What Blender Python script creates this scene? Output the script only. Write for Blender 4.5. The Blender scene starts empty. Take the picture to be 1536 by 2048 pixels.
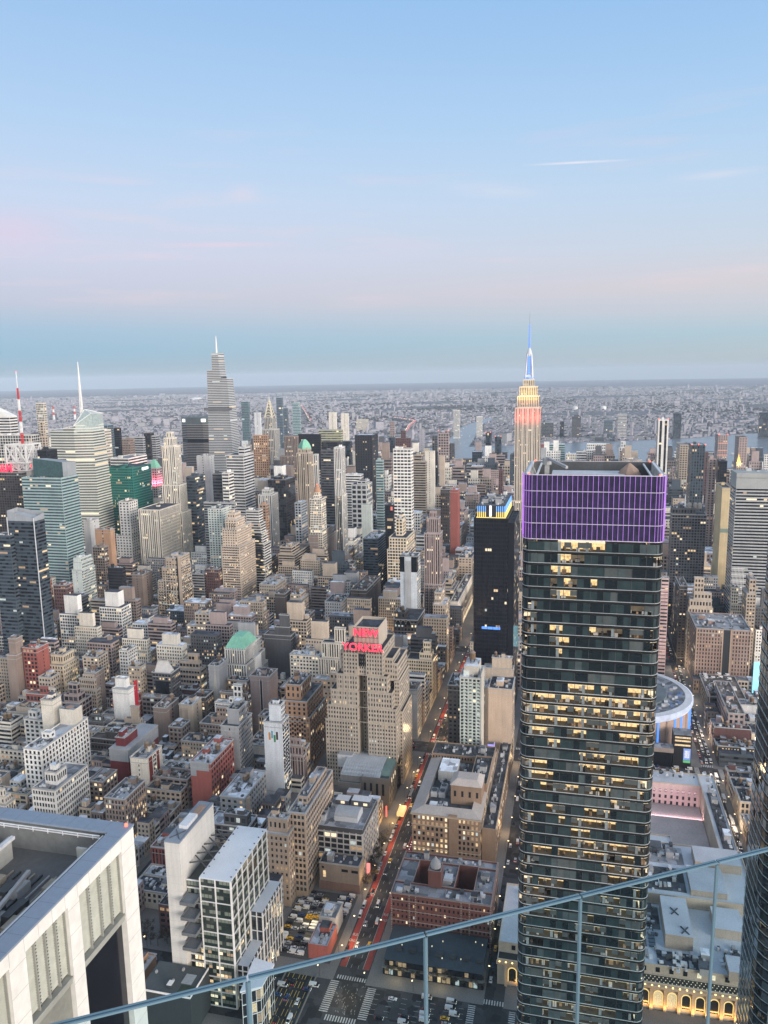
import bpy, math, random
import numpy as np
R = math.radians
rnd = random.Random(7)
scene = bpy.context.scene
# ---------------------------------------------------------------- camera
cam = bpy.data.cameras.new("camera"); camo = bpy.data.objects.new("camera", cam)
scene.collection.objects.link(camo); scene.camera = camo
YAW, PITCH, ROLL, FPX, CZ = R(13.8), R(-9.83), R(-1.0), 1592.0, 347.0
cam.sensor_fit = 'VERTICAL'; cam.sensor_height = 24.0; cam.lens = 24.0 * FPX / 2048
cam.clip_start = 0.1; cam.clip_end = 120000
_f = np.array([math.cos(YAW)*math.cos(PITCH), math.sin(YAW)*math.cos(PITCH), math.sin(PITCH)])
_r = np.array([math.sin(YAW), -math.cos(YAW), 0.0]); _u = np.cross(_r, _f)
_c, _s = math.cos(ROLL), math.sin(ROLL)
_r2, _u2 = _c*_r + _s*_u, -_s*_r + _c*_u
from mathutils import Matrix, Vector
m = Matrix.Identity(4)
for i in range(3):
    m[i][0], m[i][1], m[i][2] = _r2[i], _u2[i], -_f[i]
m[2][3] = CZ
camo.matrix_world = m
def view_px(x, y, z):
    d = np.array([x, y, z-CZ]); w = d @ _f
    if w <= 1: return None
    return 768 + FPX*(d @ _r2)/w, 1024 - FPX*(d @ _u2)/w, w
# ---------------------------------------------------------------- world, sun, exposure
world = bpy.data.worlds.new("World"); scene.world = world; world.use_nodes = True
SUN_DIR = Vector((-0.515, -0.857, 0.16)).normalized()     # towards the glow after sunset, behind the camera
def build_world():
    nt = world.node_tree; N = nt.nodes; Lk = nt.links; N.clear()
    def n(t, **k):
        q = N.new(t)
        for a, b in k.items(): setattr(q, a, b)
        return q
    out = n('ShaderNodeOutputWorld'); tc = n('ShaderNodeTexCoord')
    sep = n('ShaderNodeSeparateXYZ'); Lk.new(tc.outputs['Generated'], sep.inputs[0])
    def math_(op, a, b=None, c=None):
        q = n('ShaderNodeMath', operation=op)
        for i, v in enumerate((a, b, c)):
            if v is None: continue
            if isinstance(v, (int, float)): q.inputs[i].default_value = v
            else: Lk.new(v, q.inputs[i])
        return q.outputs[0]
    def ramp(fac, stops):
        q = n('ShaderNodeValToRGB'); e = q.color_ramp.elements
        while len(e) > 1: e.remove(e[-1])
        e[0].position = stops[0][0]; e[0].color = (*stops[0][1], 1)
        for p, c in stops[1:]:
            k = e.new(p); k.color = (*c, 1)
        Lk.new(fac, q.inputs[0]); return q.outputs[0]
    def mix(f, a, b, mode='MIX'):
        q = n('ShaderNodeMix', data_type='RGBA', blend_type=mode)
        if isinstance(f, (int, float)): q.inputs[0].default_value = f
        else: Lk.new(f, q.inputs[0])
        for s, v in ((q.inputs[6], a), (q.inputs[7], b)):
            if isinstance(v, tuple): s.default_value = (*v, 1)
            else: Lk.new(v, s)
        return q.outputs[2]
    z = sep.outputs[2]
    zf = math_('MULTIPLY', z, 2.0)                         # ramp position = 2 sin(elevation)
    S = lambda r, g, b: tuple(((v/255+.055)/1.055)**2.4 for v in (r, g, b))
    north = ramp(zf, SKY_N(S)); south = ramp(zf, SKY_S(S))
    az = math_('SUBTRACT', math_('MULTIPLY', sep.outputs[0], math.sin(YAW)), math_('MULTIPLY', sep.outputs[1], math.cos(YAW)))
    azf = math_('MULTIPLY_ADD', az, 1.1, 0.5)              # 0 to the north of the view, 1 to the south
    azf = math_('MINIMUM', math_('MAXIMUM', azf, 0.0), 1.0)
    east = mix(azf, north, south)
    # soft pink wisps low in the sky
    mp = n('ShaderNodeMapping'); Lk.new(tc.outputs['Generated'], mp.inputs[0]); mp.inputs['Scale'].default_value = (3.0, 3.0, 34.0)
    nz = n('ShaderNodeTexNoise'); Lk.new(mp.outputs[0], nz.inputs[0]); nz.inputs['Scale'].default_value = 1.6; nz.inputs['Detail'].default_value = 5
    wf = ramp(nz.outputs[0], [(0, (0, 0, 0)), (.55, (0, 0, 0)), (.8, (1, 1, 1))])
    band = ramp(zf, [(0, (0, 0, 0)), (.1, (0, 0, 0)), (.22, (1, 1, 1)), (.5, (.6, .6, .6)), (.62, (0, 0, 0))])
    w = math_('MULTIPLY', math_('MULTIPLY', wf, band), 0.45)
    east = mix(w, east, S(238, 214, 226))
    # a contrail: a thin arc well up in the southern half
    def dirpx(x, y):
        d = (x-768)*_r2 + (1024-y)*_u2 + FPX*_f
        return d/np.linalg.norm(d)
    def streak(east, p, q, wid, amt, col):
        a, b = dirpx(*p), dirpx(*q); nn = np.cross(a, b); nn /= np.linalg.norm(nn); t = b-a; L = np.linalg.norm(t); t /= L; mid = (a+b)/2
        def dot(v):
            q = n('ShaderNodeVectorMath', operation='DOT_PRODUCT'); Lk.new(tc.outputs['Generated'], q.inputs[0]); q.inputs[1].default_value = tuple(v); return q.outputs['Value']
        across = math_('SUBTRACT', 1.0, math_('MULTIPLY', math_('ABSOLUTE', dot(nn)), 1/wid))
        along = math_('SUBTRACT', 1.0, math_('MULTIPLY', math_('ABSOLUTE', math_('SUBTRACT', dot(t), float(mid @ t))), 2/L))
        f = math_('MULTIPLY', math_('MAXIMUM', across, 0.0), math_('MAXIMUM', along, 0.0))
        front = math_('GREATER_THAN', dot(mid), 0.5)
        nz2 = math_('MULTIPLY_ADD', nz.outputs[0], 1.6, -0.1)
        return mix(math_('MULTIPLY', math_('MULTIPLY', math_('MULTIPLY', f, front), amt), nz2), east, col)
    east = streak(east, (1040, 331), (1270, 319), .0018, 1.6, S(232, 232, 245))
    east = streak(east, (1330, 360), (1536, 338), .006, .55, S(236, 230, 240))
    east = streak(east, (290, 491), (600, 488), .004, .95, S(242, 208, 225))
    east = streak(east, (440, 388), (530, 380), .012, .45, S(240, 218, 232))
    east = streak(east, (-120, 470), (170, 455), .03, .5, S(238, 200, 226))
    east = streak(east, (860, 372), (1110, 385), .012, .5, S(232, 228, 240))
    # the west, behind the camera, still bright from the sunset
    wd = n('ShaderNodeVectorMath', operation='DOT_PRODUCT'); Lk.new(tc.outputs['Generated'], wd.inputs[0]); wd.inputs[1].default_value = (-.85, -.53, 0)
    west = ramp(zf, [(0, (2.3, 1.9, 1.6)), (.15, (2.35, 2.05, 1.78)), (.5, (1.65, 1.65, 1.64)), (1, (.85, .91, 1.02))])
    wfac = ramp(math_('MULTIPLY_ADD', wd.outputs['Value'], .5, .5), [(0, (0, 0, 0)), (.42, (0, 0, 0)), (.85, (1, 1, 1))])
    col = mix(wfac, east, west)
    below = math_('LESS_THAN', z, -0.03)
    col = mix(below, col, (.10, .11, .14))
    bg = n('ShaderNodeBackground'); Lk.new(col, bg.inputs[0]); bg.inputs[1].default_value = 0.95
    sky = n('ShaderNodeTexSky', sky_type='NISHITA'); sky.sun_disc = False
    sky.sun_elevation = R(1.0); sky.sun_rotation = math.atan2(SUN_DIR.x, SUN_DIR.y); sky.altitude = 300
    bg2 = n('ShaderNodeBackground'); Lk.new(sky.outputs[0], bg2.inputs[0]); bg2.inputs[1].default_value = 0.05
    add = n('ShaderNodeAddShader'); Lk.new(bg.outputs[0], add.inputs[0]); Lk.new(bg2.outputs[0], add.inputs[1])
    Lk.new(add.outputs[0], out.inputs[0])
def SKY_N(S):
    return [(0, S(158, 188, 204)), (.02, S(154, 187, 206)), (.06, S(140, 190, 219)), (.11, S(150, 192, 223)), (.17, S(184, 197, 224)), (.28, S(204, 208, 235)),
            (.4, S(196, 213, 241)), (.55, S(178, 208, 243)), (.78, S(154, 194, 238)), (1, S(152, 180, 214))]
def SKY_S(S):
    return [(0, S(182, 196, 202)), (.03, S(180, 198, 206)), (.08, S(172, 203, 219)), (.13, S(196, 206, 221)), (.19, S(213, 209, 219)), (.28, S(200, 214, 232)),
            (.4, S(190, 215, 241)), (.55, S(172, 208, 244)), (.78, S(148, 193, 240)), (1, S(152, 180, 214))]
build_world()
sun = bpy.data.lights.new("sun", 'SUN'); sun.energy = 4.8; sun.angle = R(36); sun.color = (1.0, .88, .79)
suno = bpy.data.objects.new("sun", sun); scene.collection.objects.link(suno)
suno.rotation_euler = SUN_DIR.to_track_quat('Z', 'Y').to_euler()
vs = scene.view_settings; vs.view_transform = 'Standard'; vs.look = 'None'; vs.exposure = 0.0; vs.gamma = 1.0
scene.cycles.max_bounces = 5; scene.cycles.diffuse_bounces = 2; scene.cycles.glossy_bounces = 3
scene.cycles.transmission_bounces = 4; scene.cycles.transparent_max_bounces = 12; scene.cycles.volume_bounces = 0
scene.cycles.use_denoising = True; scene.cycles.sample_clamp_indirect = 4
# ---------------------------------------------------------------- materials
MATS = {}
def _mat(name):
    M = bpy.data.materials.new(name); M.use_nodes = True; M.node_tree.nodes.clear()
    N, Lk = M.node_tree.nodes, M.node_tree.links
    o = N.new('ShaderNodeOutputMaterial'); p = N.new('ShaderNodeBsdfPrincipled'); Lk.new(p.outputs[0], o.inputs[0])
    return M, N, Lk, p
def _noise(N, Lk, vec, scale, detail=3, vscale=None):
    if vscale:
        mp = N.new('ShaderNodeMapping'); Lk.new(vec, mp.inputs[0]); mp.inputs['Scale'].default_value = vscale; vec = mp.outputs[0]
    q = N.new('ShaderNodeTexNoise'); Lk.new(vec, q.inputs[0]); q.inputs['Scale'].default_value = scale; q.inputs['Detail'].default_value = detail
    return q.outputs[0]
def _m(N, Lk, op, a, b, c=None):
    q = N.new('ShaderNodeMath'); q.operation = op
    for i, v in enumerate((a, b, c)):
        if v is None: continue
        if isinstance(v, (int, float)): q.inputs[i].default_value = v
        else: Lk.new(v, q.inputs[i])
    return q.outputs[0]
def surf(name, rgb, rough=.8, mott=.3, streak=.16, fine=.22, metal=0.0, spec=.35, rand=.25, fscale=1.3):
    """a weathered opaque surface: blotches, rain streaks and fine grain vary its own colour"""
    if name in MATS: return MATS[name]
    M, N, Lk, p = _mat(name)
    g = N.new('ShaderNodeNewGeometry'); oi = N.new('ShaderNodeObjectInfo')
    a = _noise(N, Lk, g.outputs['Position'], .06, 4)
    b = _noise(N, Lk, g.outputs['Position'], 1.0, 3, (.5, .5, .035))
    c = _noise(N, Lk, g.outputs['Position'], fscale, 2)
    v = _m(N, Lk, 'MULTIPLY_ADD', a, mott*2, 1-mott)
    v = _m(N, Lk, 'MULTIPLY', v, _m(N, Lk, 'MULTIPLY_ADD', b, streak*2, 1-streak))
    v = _m(N, Lk, 'MULTIPLY', v, _m(N, Lk, 'MULTIPLY_ADD', c, fine*2, 1-fine))
    v = _m(N, Lk, 'MULTIPLY', v, _m(N, Lk, 'MULTIPLY_ADD', oi.outputs['Random'], rand, 1-rand*.5))
    sc = N.new('ShaderNodeVectorMath'); sc.operation = 'SCALE'; sc.inputs[0].default_value = rgb; Lk.new(v, sc.inputs['Scale'])
    Lk.new(sc.outputs[0], p.inputs['Base Color'])
    p.inputs['Roughness'].default_value = rough; p.inputs['Metallic'].default_value = metal; p.inputs['Specular IOR Level'].default_value = spec
    MATS[name] = M; return M
def glass(name, rgb, rough=.12, ior=1.5, vary=.5, coat=0.0, metal=0.0):
    """dark building glass that mirrors the sky; pane to pane it varies a little"""
    if name in MATS: return MATS[name]
    M, N, Lk, p = _mat(name)
    g = N.new('ShaderNodeNewGeometry')
    c = _noise(N, Lk, g.outputs['Position'], .35, 3)
    v = _m(N, Lk, 'MULTIPLY_ADD', c, vary*2, 1-vary)
    sc = N.new('ShaderNodeVectorMath'); sc.operation = 'SCALE'; sc.inputs[0].default_value = rgb; Lk.new(v, sc.inputs['Scale'])
    Lk.new(sc.outputs[0], p.inputs['Base Color']); p.inputs['Roughness'].default_value = rough; p.inputs['IOR'].default_value = ior
    p.inputs['Metallic'].default_value = metal
    MATS[name] = M; return M
def lamp(name, rgb, strength, vary=.0, scale=.6, sample=False):
    if name in MATS: return MATS[name]
    M, N, Lk, p = _mat(name)
    p.inputs['Base Color'].default_value = (.1, .1, .1, 1); p.inputs['Emission Color'].default_value = (*rgb, 1)
    if vary:
        g = N.new('ShaderNodeNewGeometry'); c = _noise(N, Lk, g.outputs['Position'], scale, 3)
        v = _m(N, Lk, 'MULTIPLY', _m(N, Lk, 'MULTIPLY_ADD', c, vary*2.4, 1-vary*1.2), strength)
        Lk.new(v, p.inputs['Emission Strength'])
    else: p.inputs['Emission Strength'].default_value = strength
    M.cycles.emission_sampling = 'AUTO' if sample else 'NONE'
    MATS[name] = M; return M
def roofing(name, rgb, mott=.5, **k):
    """a flat roof of patched sheets: rectangles of newer and older covering, puddle marks and grit"""
    M = surf(name, rgb, rough=.85, mott=mott, streak=0, fine=.35, rand=.4); N, Lk = M.node_tree.nodes, M.node_tree.links
    g = [q for q in N if q.type == 'NEW_GEOMETRY'][0]; sc = [q for q in N if q.type == 'VECT_MATH'][0]; old = sc.inputs['Scale'].links[0].from_socket
    vo = N.new('ShaderNodeTexVoronoi'); vo.distance = 'CHEBYCHEV'; vo.inputs['Scale'].default_value = .17; Lk.new(g.outputs['Position'], vo.inputs[0]); sp = N.new('ShaderNodeSeparateXYZ'); Lk.new(vo.outputs['Color'], sp.inputs[0])
    Lk.new(_m(N, Lk, 'MULTIPLY', old, _m(N, Lk, 'MULTIPLY_ADD', sp.outputs[0], 1.1, .5)), sc.inputs['Scale'])
    return M
COL = {  # name: wall colour, plain words
 'tan': (0.488, 0.407, 0.321), 'peach': (0.609, 0.499, 0.394), 'cream': (0.752, 0.699, 0.599), 'white': (0.780, 0.770, 0.730), 'brown': (0.287, 0.226, 0.193), 'dkbrown': (0.082, 0.069, 0.065),
 'redbrick': (0.329, 0.104, 0.085), 'redbr2': (0.160, 0.030, 0.035), 'maroon': (0.135, 0.070, 0.068), 'grey': (0.352, 0.362, 0.372), 'dkgrey': (0.102, 0.105, 0.113), 'black': (0.028, 0.030, 0.036), 'ltgrey': (0.570, 0.574, 0.570),
 'bluewh': (0.686, 0.731, 0.766), 'bluegl': (0.268, 0.378, 0.451), 'tealgl': (0.366, 0.488, 0.488), 'greengl': (0.030, 0.200, 0.165), 'paleg': (0.572, 0.635, 0.599), 'orange': (0.464, 0.287, 0.183), 'pinkbr': (0.382, 0.305, 0.289),
 'yelcr': (0.708, 0.608, 0.450), 'yelgl': (0.426, 0.426, 0.318), 'lav': (0.406, 0.396, 0.442), 'dkglass': (0.060, 0.080, 0.100), 'gold': (0.620, 0.500, 0.300), 'stripe': (0.443, 0.462, 0.462), 'brickb': (0.357, 0.252, 0.208),
 'pink': (0.712, 0.531, 0.513), 'tanb': (0.473, 0.374, 0.291)}
CW = {'tan': 'tan', 'peach': 'peach', 'cream': 'cream', 'white': 'white', 'brown': 'brown', 'dkbrown': 'dark brown', 'redbrick': 'red brick', 'maroon': 'maroon', 'grey': 'grey', 'dkgrey': 'dark grey',
 'ltgrey': 'pale grey', 'orange': 'orange brown', 'pinkbr': 'pinkish brown', 'yelcr': 'yellowish', 'paleg': 'pale green', 'bluewh': 'bluish white', 'black': 'black', 'dkglass': 'dark glass', 'bluegl': 'blue glass', 'lav': 'lavender grey'}
def wall(c): return surf('wall_'+c, COL[c], rough=.75, mott=.28, streak=.22, fine=.3)
coping = surf('coping_stone', (.42, .42, .41), mott=.3)
roofs = [roofing('roof_dark', (.075, .08, .09), mott=.6, streak=0, fine=.5), roofing('roof_grey', (.22, .23, .25), mott=.6, streak=0, fine=.4),
         roofing('roof_pale', (.48, .51, .55), mott=.35, streak=0, fine=.3), roofing('roof_tar', (.05, .055, .07), mott=.5, streak=0, fine=.4), roofing('roof_brown', (.15, .12, .10), mott=.5, streak=0, fine=.4)]
metal_grey = surf('grey_metal', (.33, .34, .35), rough=.5, mott=.3); metal_dk = surf('dark_metal', (.06, .065, .07), rough=.45, mott=.3); metal_lt = surf('light_metal', (.58, .6, .62), rough=.45, mott=.25)
wood = surf('tank_wood', (.17, .115, .075), mott=.3, streak=.4); white_paint = surf('white_paint', (.75, .75, .73), mott=.12, streak=.15, fine=.1)
asphalt = roofing('asphalt', (.055, .056, .06), mott=.4); pave = surf('pavement_concrete', (.17, .165, .16), mott=.35, streak=0, fine=.35)
line_white = surf('road_white', (.48, .48, .47), mott=.5, streak=0, fine=.6); line_yel = surf('road_yellow', (.6, .42, .1), mott=.25, streak=0, fine=.3); lane_red = surf('bus_lane_red', (.30, .055, .045), mott=.35, streak=0, fine=.35)
copper = surf('copper_green', (.23, .52, .38), mott=.2, streak=.25)
G_DK = glass('glass_dark', (.018, .021, .026)); G_BL = glass('glass_blue', (.045, .065, .085), ior=1.8); G_TL = glass('glass_teal', (.05, .10, .105), ior=1.8); G_GR = glass('glass_green', (.012, .085, .07), ior=1.6)
G_BK = glass('glass_black', (.012, .014, .02), ior=1.45); G_YL = glass('glass_yellow', (.16, .16, .06), ior=1.5); G_GY = glass('glass_grey', (.06, .066, .072), ior=1.6)
L_A = lamp('window_warm', (1, .70, .36), .85, .85, 1.4); L_B = lamp('window_bright', (1, .82, .54), 1.15, .7, 1.4); L_C = lamp('window_dim', (.9, .55, .27), .42, .8, .9); L_D = lamp('window_pale', (.85, .95, .9), .55, .6, .9)
LITS = [L_A, L_B, L_C, L_D]
# ---------------------------------------------------------------- mesh helpers
col = scene.collection
class MB:
    def __init__(s): s.v = []; s.f = []; s.m = []
    def quad(s, a, b, c, d, m=0):
        i = len(s.v); s.v += [a, b, c, d]; s.f.append((i, i+1, i+2, i+3)); s.m.append(m)
    def poly(s, pts, m=0):
        i = len(s.v); s.v += list(pts); s.f.append(tuple(range(i, i+len(pts)))); s.m.append(m)
    def box(s, x0, y0, z0, x1, y1, z1, m=0, top=None, bottom=True):
        i = len(s.v)
        s.v += [(x0, y0, z0), (x1, y0, z0), (x1, y1, z0), (x0, y1, z0), (x0, y0, z1), (x1, y0, z1), (x1, y1, z1), (x0, y1, z1)]
        F = [(0, 1, 5, 4), (1, 2, 6, 5), (2, 3, 7, 6), (3, 0, 4, 7), (4, 5, 6, 7)] + ([(3, 2, 1, 0)] if bottom else [])
        s.f += [tuple(i+k for k in f) for f in F]; s.m += [m]*4 + [m if top is None else top] + ([m] if bottom else [])
    def prism(s, pts, z0, z1, m=0, top=None):
        i = len(s.v); n = len(pts)
        s.v += [(x, y, z0) for x, y in pts] + [(x, y, z1) for x, y in pts]
        for k in range(n): s.f.append((i+k, i+(k+1) % n, i+n+(k+1) % n, i+n+k)); s.m.append(m)
        s.f.append(tuple(i+n+k for k in range(n))); s.m.append(m if top is None else top)
        s.f.append(tuple(i+k for k in reversed(range(n)))); s.m.append(m)
    def lathe(s, cx, cy, prof, n=12, m=0, cap=True):
        i = len(s.v)
        for r, z in prof:
            for k in range(n): s.v.append((cx+r*math.cos(2*math.pi*k/n), cy+r*math.sin(2*math.pi*k/n), z))
        for j in range(len(prof)-1):
            for k in range(n):
                a = i+j*n+k; b = i+j*n+(k+1) % n
                s.f.append((a, b, b+n, a+n)); s.m.append(m)
        if cap:
            s.f.append(tuple(i+(len(prof)-1)*n+k for k in range(n))); s.m.append(m)
    def frustum(s, b0, z0, b1, z1, m=0, top=None):
        x0, y0, x1, y1 = b0; u0, w0, u1, w1 = b1; i = len(s.v)
        s.v += [(x0, y0, z0), (x1, y0, z0), (x1, y1, z0), (x0, y1, z0), (u0, w0, z1), (u1, w0, z1), (u1, w1, z1), (u0, w1, z1)]
        s.f += [tuple(i+k for k in f) for f in [(0, 1, 5, 4), (1, 2, 6, 5), (2, 3, 7, 6), (3, 0, 4, 7), (4, 5, 6, 7)]]; s.m += [m]*4+[m if top is None else top]
    def bar(s, a, b, r, m=0):
        a, b = Vector(a), Vector(b); d = (b-a).normalized(); u = d.cross(Vector((0, 0, 1)))
        if u.length < .01: u = Vector((1, 0, 0))
        u.normalize(); w = d.cross(u); i = len(s.v)
        for p in (a, b):
            for k in range(4):
                q = p + (u*(1 if k in (0, 3) else -1) + w*(1 if k < 2 else -1))*r
                s.v.append(tuple(q))
        s.f += [tuple(i+k for k in f) for f in [(0, 1, 5, 4), (1, 2, 6, 5), (2, 3, 7, 6), (3, 0, 4, 7), (4, 5, 6, 7), (3, 2, 1, 0)]]; s.m += [m]*6
    def mesh(s, name, mats):
        me = bpy.data.meshes.new(name)
        if s.v:
            nv = len(s.v); nf = len(s.f); me.vertices.add(nv); me.vertices.foreach_set('co', np.array(s.v, dtype=np.float32).ravel())
            tot = np.array([len(f) for f in s.f], dtype=np.int32); loops = np.concatenate([np.array(f, dtype=np.int32) for f in s.f]) if nf < 50 or len(set(tot.tolist())) > 1 else np.array(s.f, dtype=np.int32).ravel()
            me.loops.add(len(loops)); me.loops.foreach_set('vertex_index', loops)
            me.polygons.add(nf); me.polygons.foreach_set('loop_start', np.concatenate([[0], np.cumsum(tot)[:-1]]).astype(np.int32)); me.polygons.foreach_set('loop_total', tot)
            me.polygons.foreach_set('material_index', np.array(s.m, dtype=np.int32))
        for M in (mats if isinstance(mats, (list, tuple)) else [mats]): me.materials.append(M)
        me.update(calc_edges=True); me.shade_flat()
        return me
    def build(s, name, mats, parent=None, kind=None, label=None):
        o = bpy.data.objects.new(name, s.mesh(name, mats)); col.objects.link(o)
        if parent is not None: o.parent = parent; o.matrix_parent_inverse = Matrix.Translation(-parent_loc(parent))
        if kind: o['kind'] = kind
        if label: o['label'] = label
        return o
def parent_loc(p):
    v = Vector(p.location)
    return v + (parent_loc(p.parent) if p.parent is not None and False else Vector((0, 0, 0)))
def thing(name, label, cat, loc=(0, 0, 0), group=None):
    o = bpy.data.objects.new(name, None); o.empty_display_size = .5; col.objects.link(o); o.location = loc
    o['label'] = label; o['category'] = cat
    if group: o['group'] = group
    return o
def tag(o, label, cat, group=None):
    o['label'] = label; o['category'] = cat
    if group: o['group'] = group
    return o
def part(o, parent):
    o.parent = parent; o.matrix_parent_inverse = Matrix.Translation(-Vector(parent.location)); return o
# ---------------------------------------------------------------- facades
def face_win(mb, p, d, W, z0, z1, bay, fl, ww, wh, lit, gl, off=.07, strip=None, r=rnd, lits=True, dim=1.0):
    """window panes on one wall face. p: its lower left corner seen from outside, d: unit direction to the right; material slots: 0..len(gl)-1 glass, then the four lit ones"""
    nx, ny = d[1]*off, -d[0]*off
    nb = max(1, int(round((W-.8)/bay))); nf = max(1, int((z1-z0)/fl)); bw = (W-.8)/nb; fh = (z1-z0)/nf
    ng = len(gl)
    if strip is not None:
        for i in range(nb):
            a = .4+(i+.5-ww/2)*bw; b = a+ww*bw
            q = lambda t, z: (p[0]+d[0]*t+nx*.5, p[1]+d[1]*t+ny*.5, z)
            mb.quad(q(a, z0+.5), q(b, z0+.5), q(b, z1-fh*.4), q(a, z1-fh*.4), strip)
    for j in range(nf):
        zb = z0+(j+.5-wh/2)*fh; zt = zb+wh*fh
        lf = lit*r.choice((.25, .5, .8, 1, 1.6, 3.2))*dim*(.45 if ww > .85 else 1)
        run = 0; rm = 0
        for i in range(nb):
            a = .4+(i+.5-ww/2)*bw; b = a+ww*bw
            if run > 0: run -= 1; m = rm
            elif lits and r.random() < lf*.7:
                m = rm = ng+r.choice((0, 0, 1, 1, 2, 2, 3)); run = r.choice((0, 0, 0, 1, 2))
            else: m = r.randrange(ng)
            q = lambda t, z: (p[0]+d[0]*t+nx, p[1]+d[1]*t+ny, z)
            mb.quad(q(a, zb), q(b, zb), q(b, zt), q(a, zt), m)
STY = {  # bay, floor, width share, height share, dark spandrel strip
 'p': (3.1, 3.7, .46, .52, False), 'h': (4.0, 4.0, 1.0, .52, False), 'v': (2.6, 3.7, .46, .66, True), 'g': (3.3, 3.8, .70, .64, False), 'c': (3.0, 4.0, .94, .90, False), 'm': (4.2, 4.2, .72, .6, False)}
GLS = {'tealgl': (G_TL, G_BL), 'greengl': (G_GR, G_GR), 'dkglass': (G_BL, G_BK), 'bluegl': (G_BL, G_GY), 'yelgl': (G_YL, G_GY), 'black': (G_BK, G_DK), 'stripe': (G_BK, G_DK)}
TANK = {}
def tank_mesh():
    if not TANK:
        b = MB(); b.lathe(0, 0, [(1.7, 2.2), (1.7, 5.6)], 12, 0); TANK['water_tank'] = b.mesh('water_tank', [wood])
        b = MB(); b.lathe(0, 0, [(1.85, 5.6), (.1, 7.0)], 12, 0); TANK['lid'] = b.mesh('lid', [surf('tank_lid', (.26, .21, .17))]); b = MB()
        for k in range(4):
            a = math.pi/4+k*math.pi/2; x, y = 1.25*math.cos(a), 1.25*math.sin(a); b.box(x-.12, y-.12, 0, x+.12, y+.12, 2.25, 0)
        for z in (1.2, 2.1): b.box(-1.4, -1.4, z, 1.4, -1.2, z+.15); b.box(-1.4, 1.2, z, 1.4, 1.4, z+.15); b.box(-1.4, -1.2, z, -1.2, 1.2, z+.15); b.box(1.2, -1.2, z, 1.4, 1.2, z+.15)
        TANK['stand'] = b.mesh('stand', [metal_dk])
    return TANK
def add_tank(parent, x, y, z, s=1.0):
    T = tank_mesh(); o = bpy.data.objects.new('water_tank', T['water_tank']); col.objects.link(o); o.location = (x, y, z); o.scale = (s, s, s)
    for k in ('lid', 'stand'): q = bpy.data.objects.new(k, T[k]); col.objects.link(q); q.parent = o
    return part(o, parent)
HUTS = {}
def roof_gear(parent, b, z, r, tanks=0, gear=True, wallm=None, hut=True):
    """huts, ducts and units on a flat roof b = x0,y0,x1,y1"""
    x0, y0, x1, y1 = b; w, l = y1-y0, x1-x0
    if w < 5 or l < 5: return
    if hut:
        for k in range(1 if w*l < 500 else 2):
            hw, hl, hh = min(r.uniform(3, 7), w*.55), min(r.uniform(4, 9), l*.45), r.uniform(2.6, 5)
            hx, hy = r.uniform(x0+1.2, max(x0+1.3, x1-hl-1)), r.uniform(y0+1.2, max(y0+1.3, y1-hw-1))
            h = MB(); h.box(hx, hy, z, hx+hl, hy+hw, z+hh, 0, 1, False); h.box(hx-.2, hy-.2, z+hh, hx+hl+.2, hy+hw+.2, z+hh+.25, 1)
            h.build('rooftop_hut', [wallm or metal_grey, r.choice(roofs[:3]), ], parent)
    if gear:
        g = MB()
        close = math.hypot(x0, y0) < 760
        for k in range(int(min(44, 6+w*l/22))):
            gx, gy = r.uniform(x0+1, x1-2.5), r.uniform(y0+1, y1-2.5); s = r.uniform(.6, 2.4); q = MB() if close else g; m_ = r.randrange(3)
            q.box(gx, gy, z+.003, gx+s*r.uniform(.6, 2), gy+s, z+r.uniform(.4, 2.2), 0 if close else m_, None, False)
            if close: q.build('rooftop_unit', (metal_grey, metal_lt, metal_dk)[m_], parent)  # plain boxes for air conditioning units
        for k in range(2):
            gy = r.uniform(y0+1, y1-1); a = r.uniform(x0+1, (x0+x1)/2); g.box(a, gy, z+.3, a+r.uniform(3, l*.45), gy+.5, z+.8, r.randrange(3))
        g.build('rooftop_duct', [metal_grey, metal_lt, metal_dk], parent)  # on distant roofs this mesh holds the air conditioning units too
    for k in range(tanks):
        add_tank(parent, r.uniform(x0+2.5, x1-2.5), r.uniform(y0+2.5, y1-2.5), z, r.uniform(.85, 1.25))
def shell(wm, rm, gm, x0, y0, x1, y1, z0, z1, par=1.0, roofslot=0):
    """walls with a parapet in wm, the sunk roof in rm"""
    t = .45
    wm.quad((x0, y1, z0), (x0, y0, z0), (x0, y0, z1), (x0, y1, z1), 0); wm.quad((x0, y0, z0), (x1, y0, z0), (x1, y0, z1), (x0, y0, z1), 0)
    wm.quad((x1, y0, z0), (x1, y1, z0), (x1, y1, z1), (x1, y0, z1), 0); wm.quad((x1, y1, z0), (x0, y1, z0), (x0, y1, z1), (x1, y1, z1), 0)
    a, b, c, d = x0+t, y0+t, x1-t, y1-t; zr = z1-par
    for q in (((x0, y0), (x1, y0), (c, b), (a, b)), ((x1, y0), (x1, y1), (c, d), (c, b)), ((x1, y1), (x0, y1), (a, d), (c, d)), ((x0, y1), (x0, y0), (a, b), (a, d))):
        wm.quad(*[(x, y, z1) for x, y in q], 1)
    wm.quad((a, b, zr), (a, b, z1), (c, b, z1), (c, b, zr), 0); wm.quad((c, b, zr), (c, b, z1), (c, d, z1), (c, d, zr), 0)
    wm.quad((c, d, zr), (c, d, z1), (a, d, z1), (a, d, zr), 0); wm.quad((a, d, zr), (a, d, z1), (a, b, z1), (a, b, zr), 0)
    rm.quad((a, b, zr), (c, b, zr), (c, d, zr), (a, d, zr), 0)
    return zr
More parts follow.
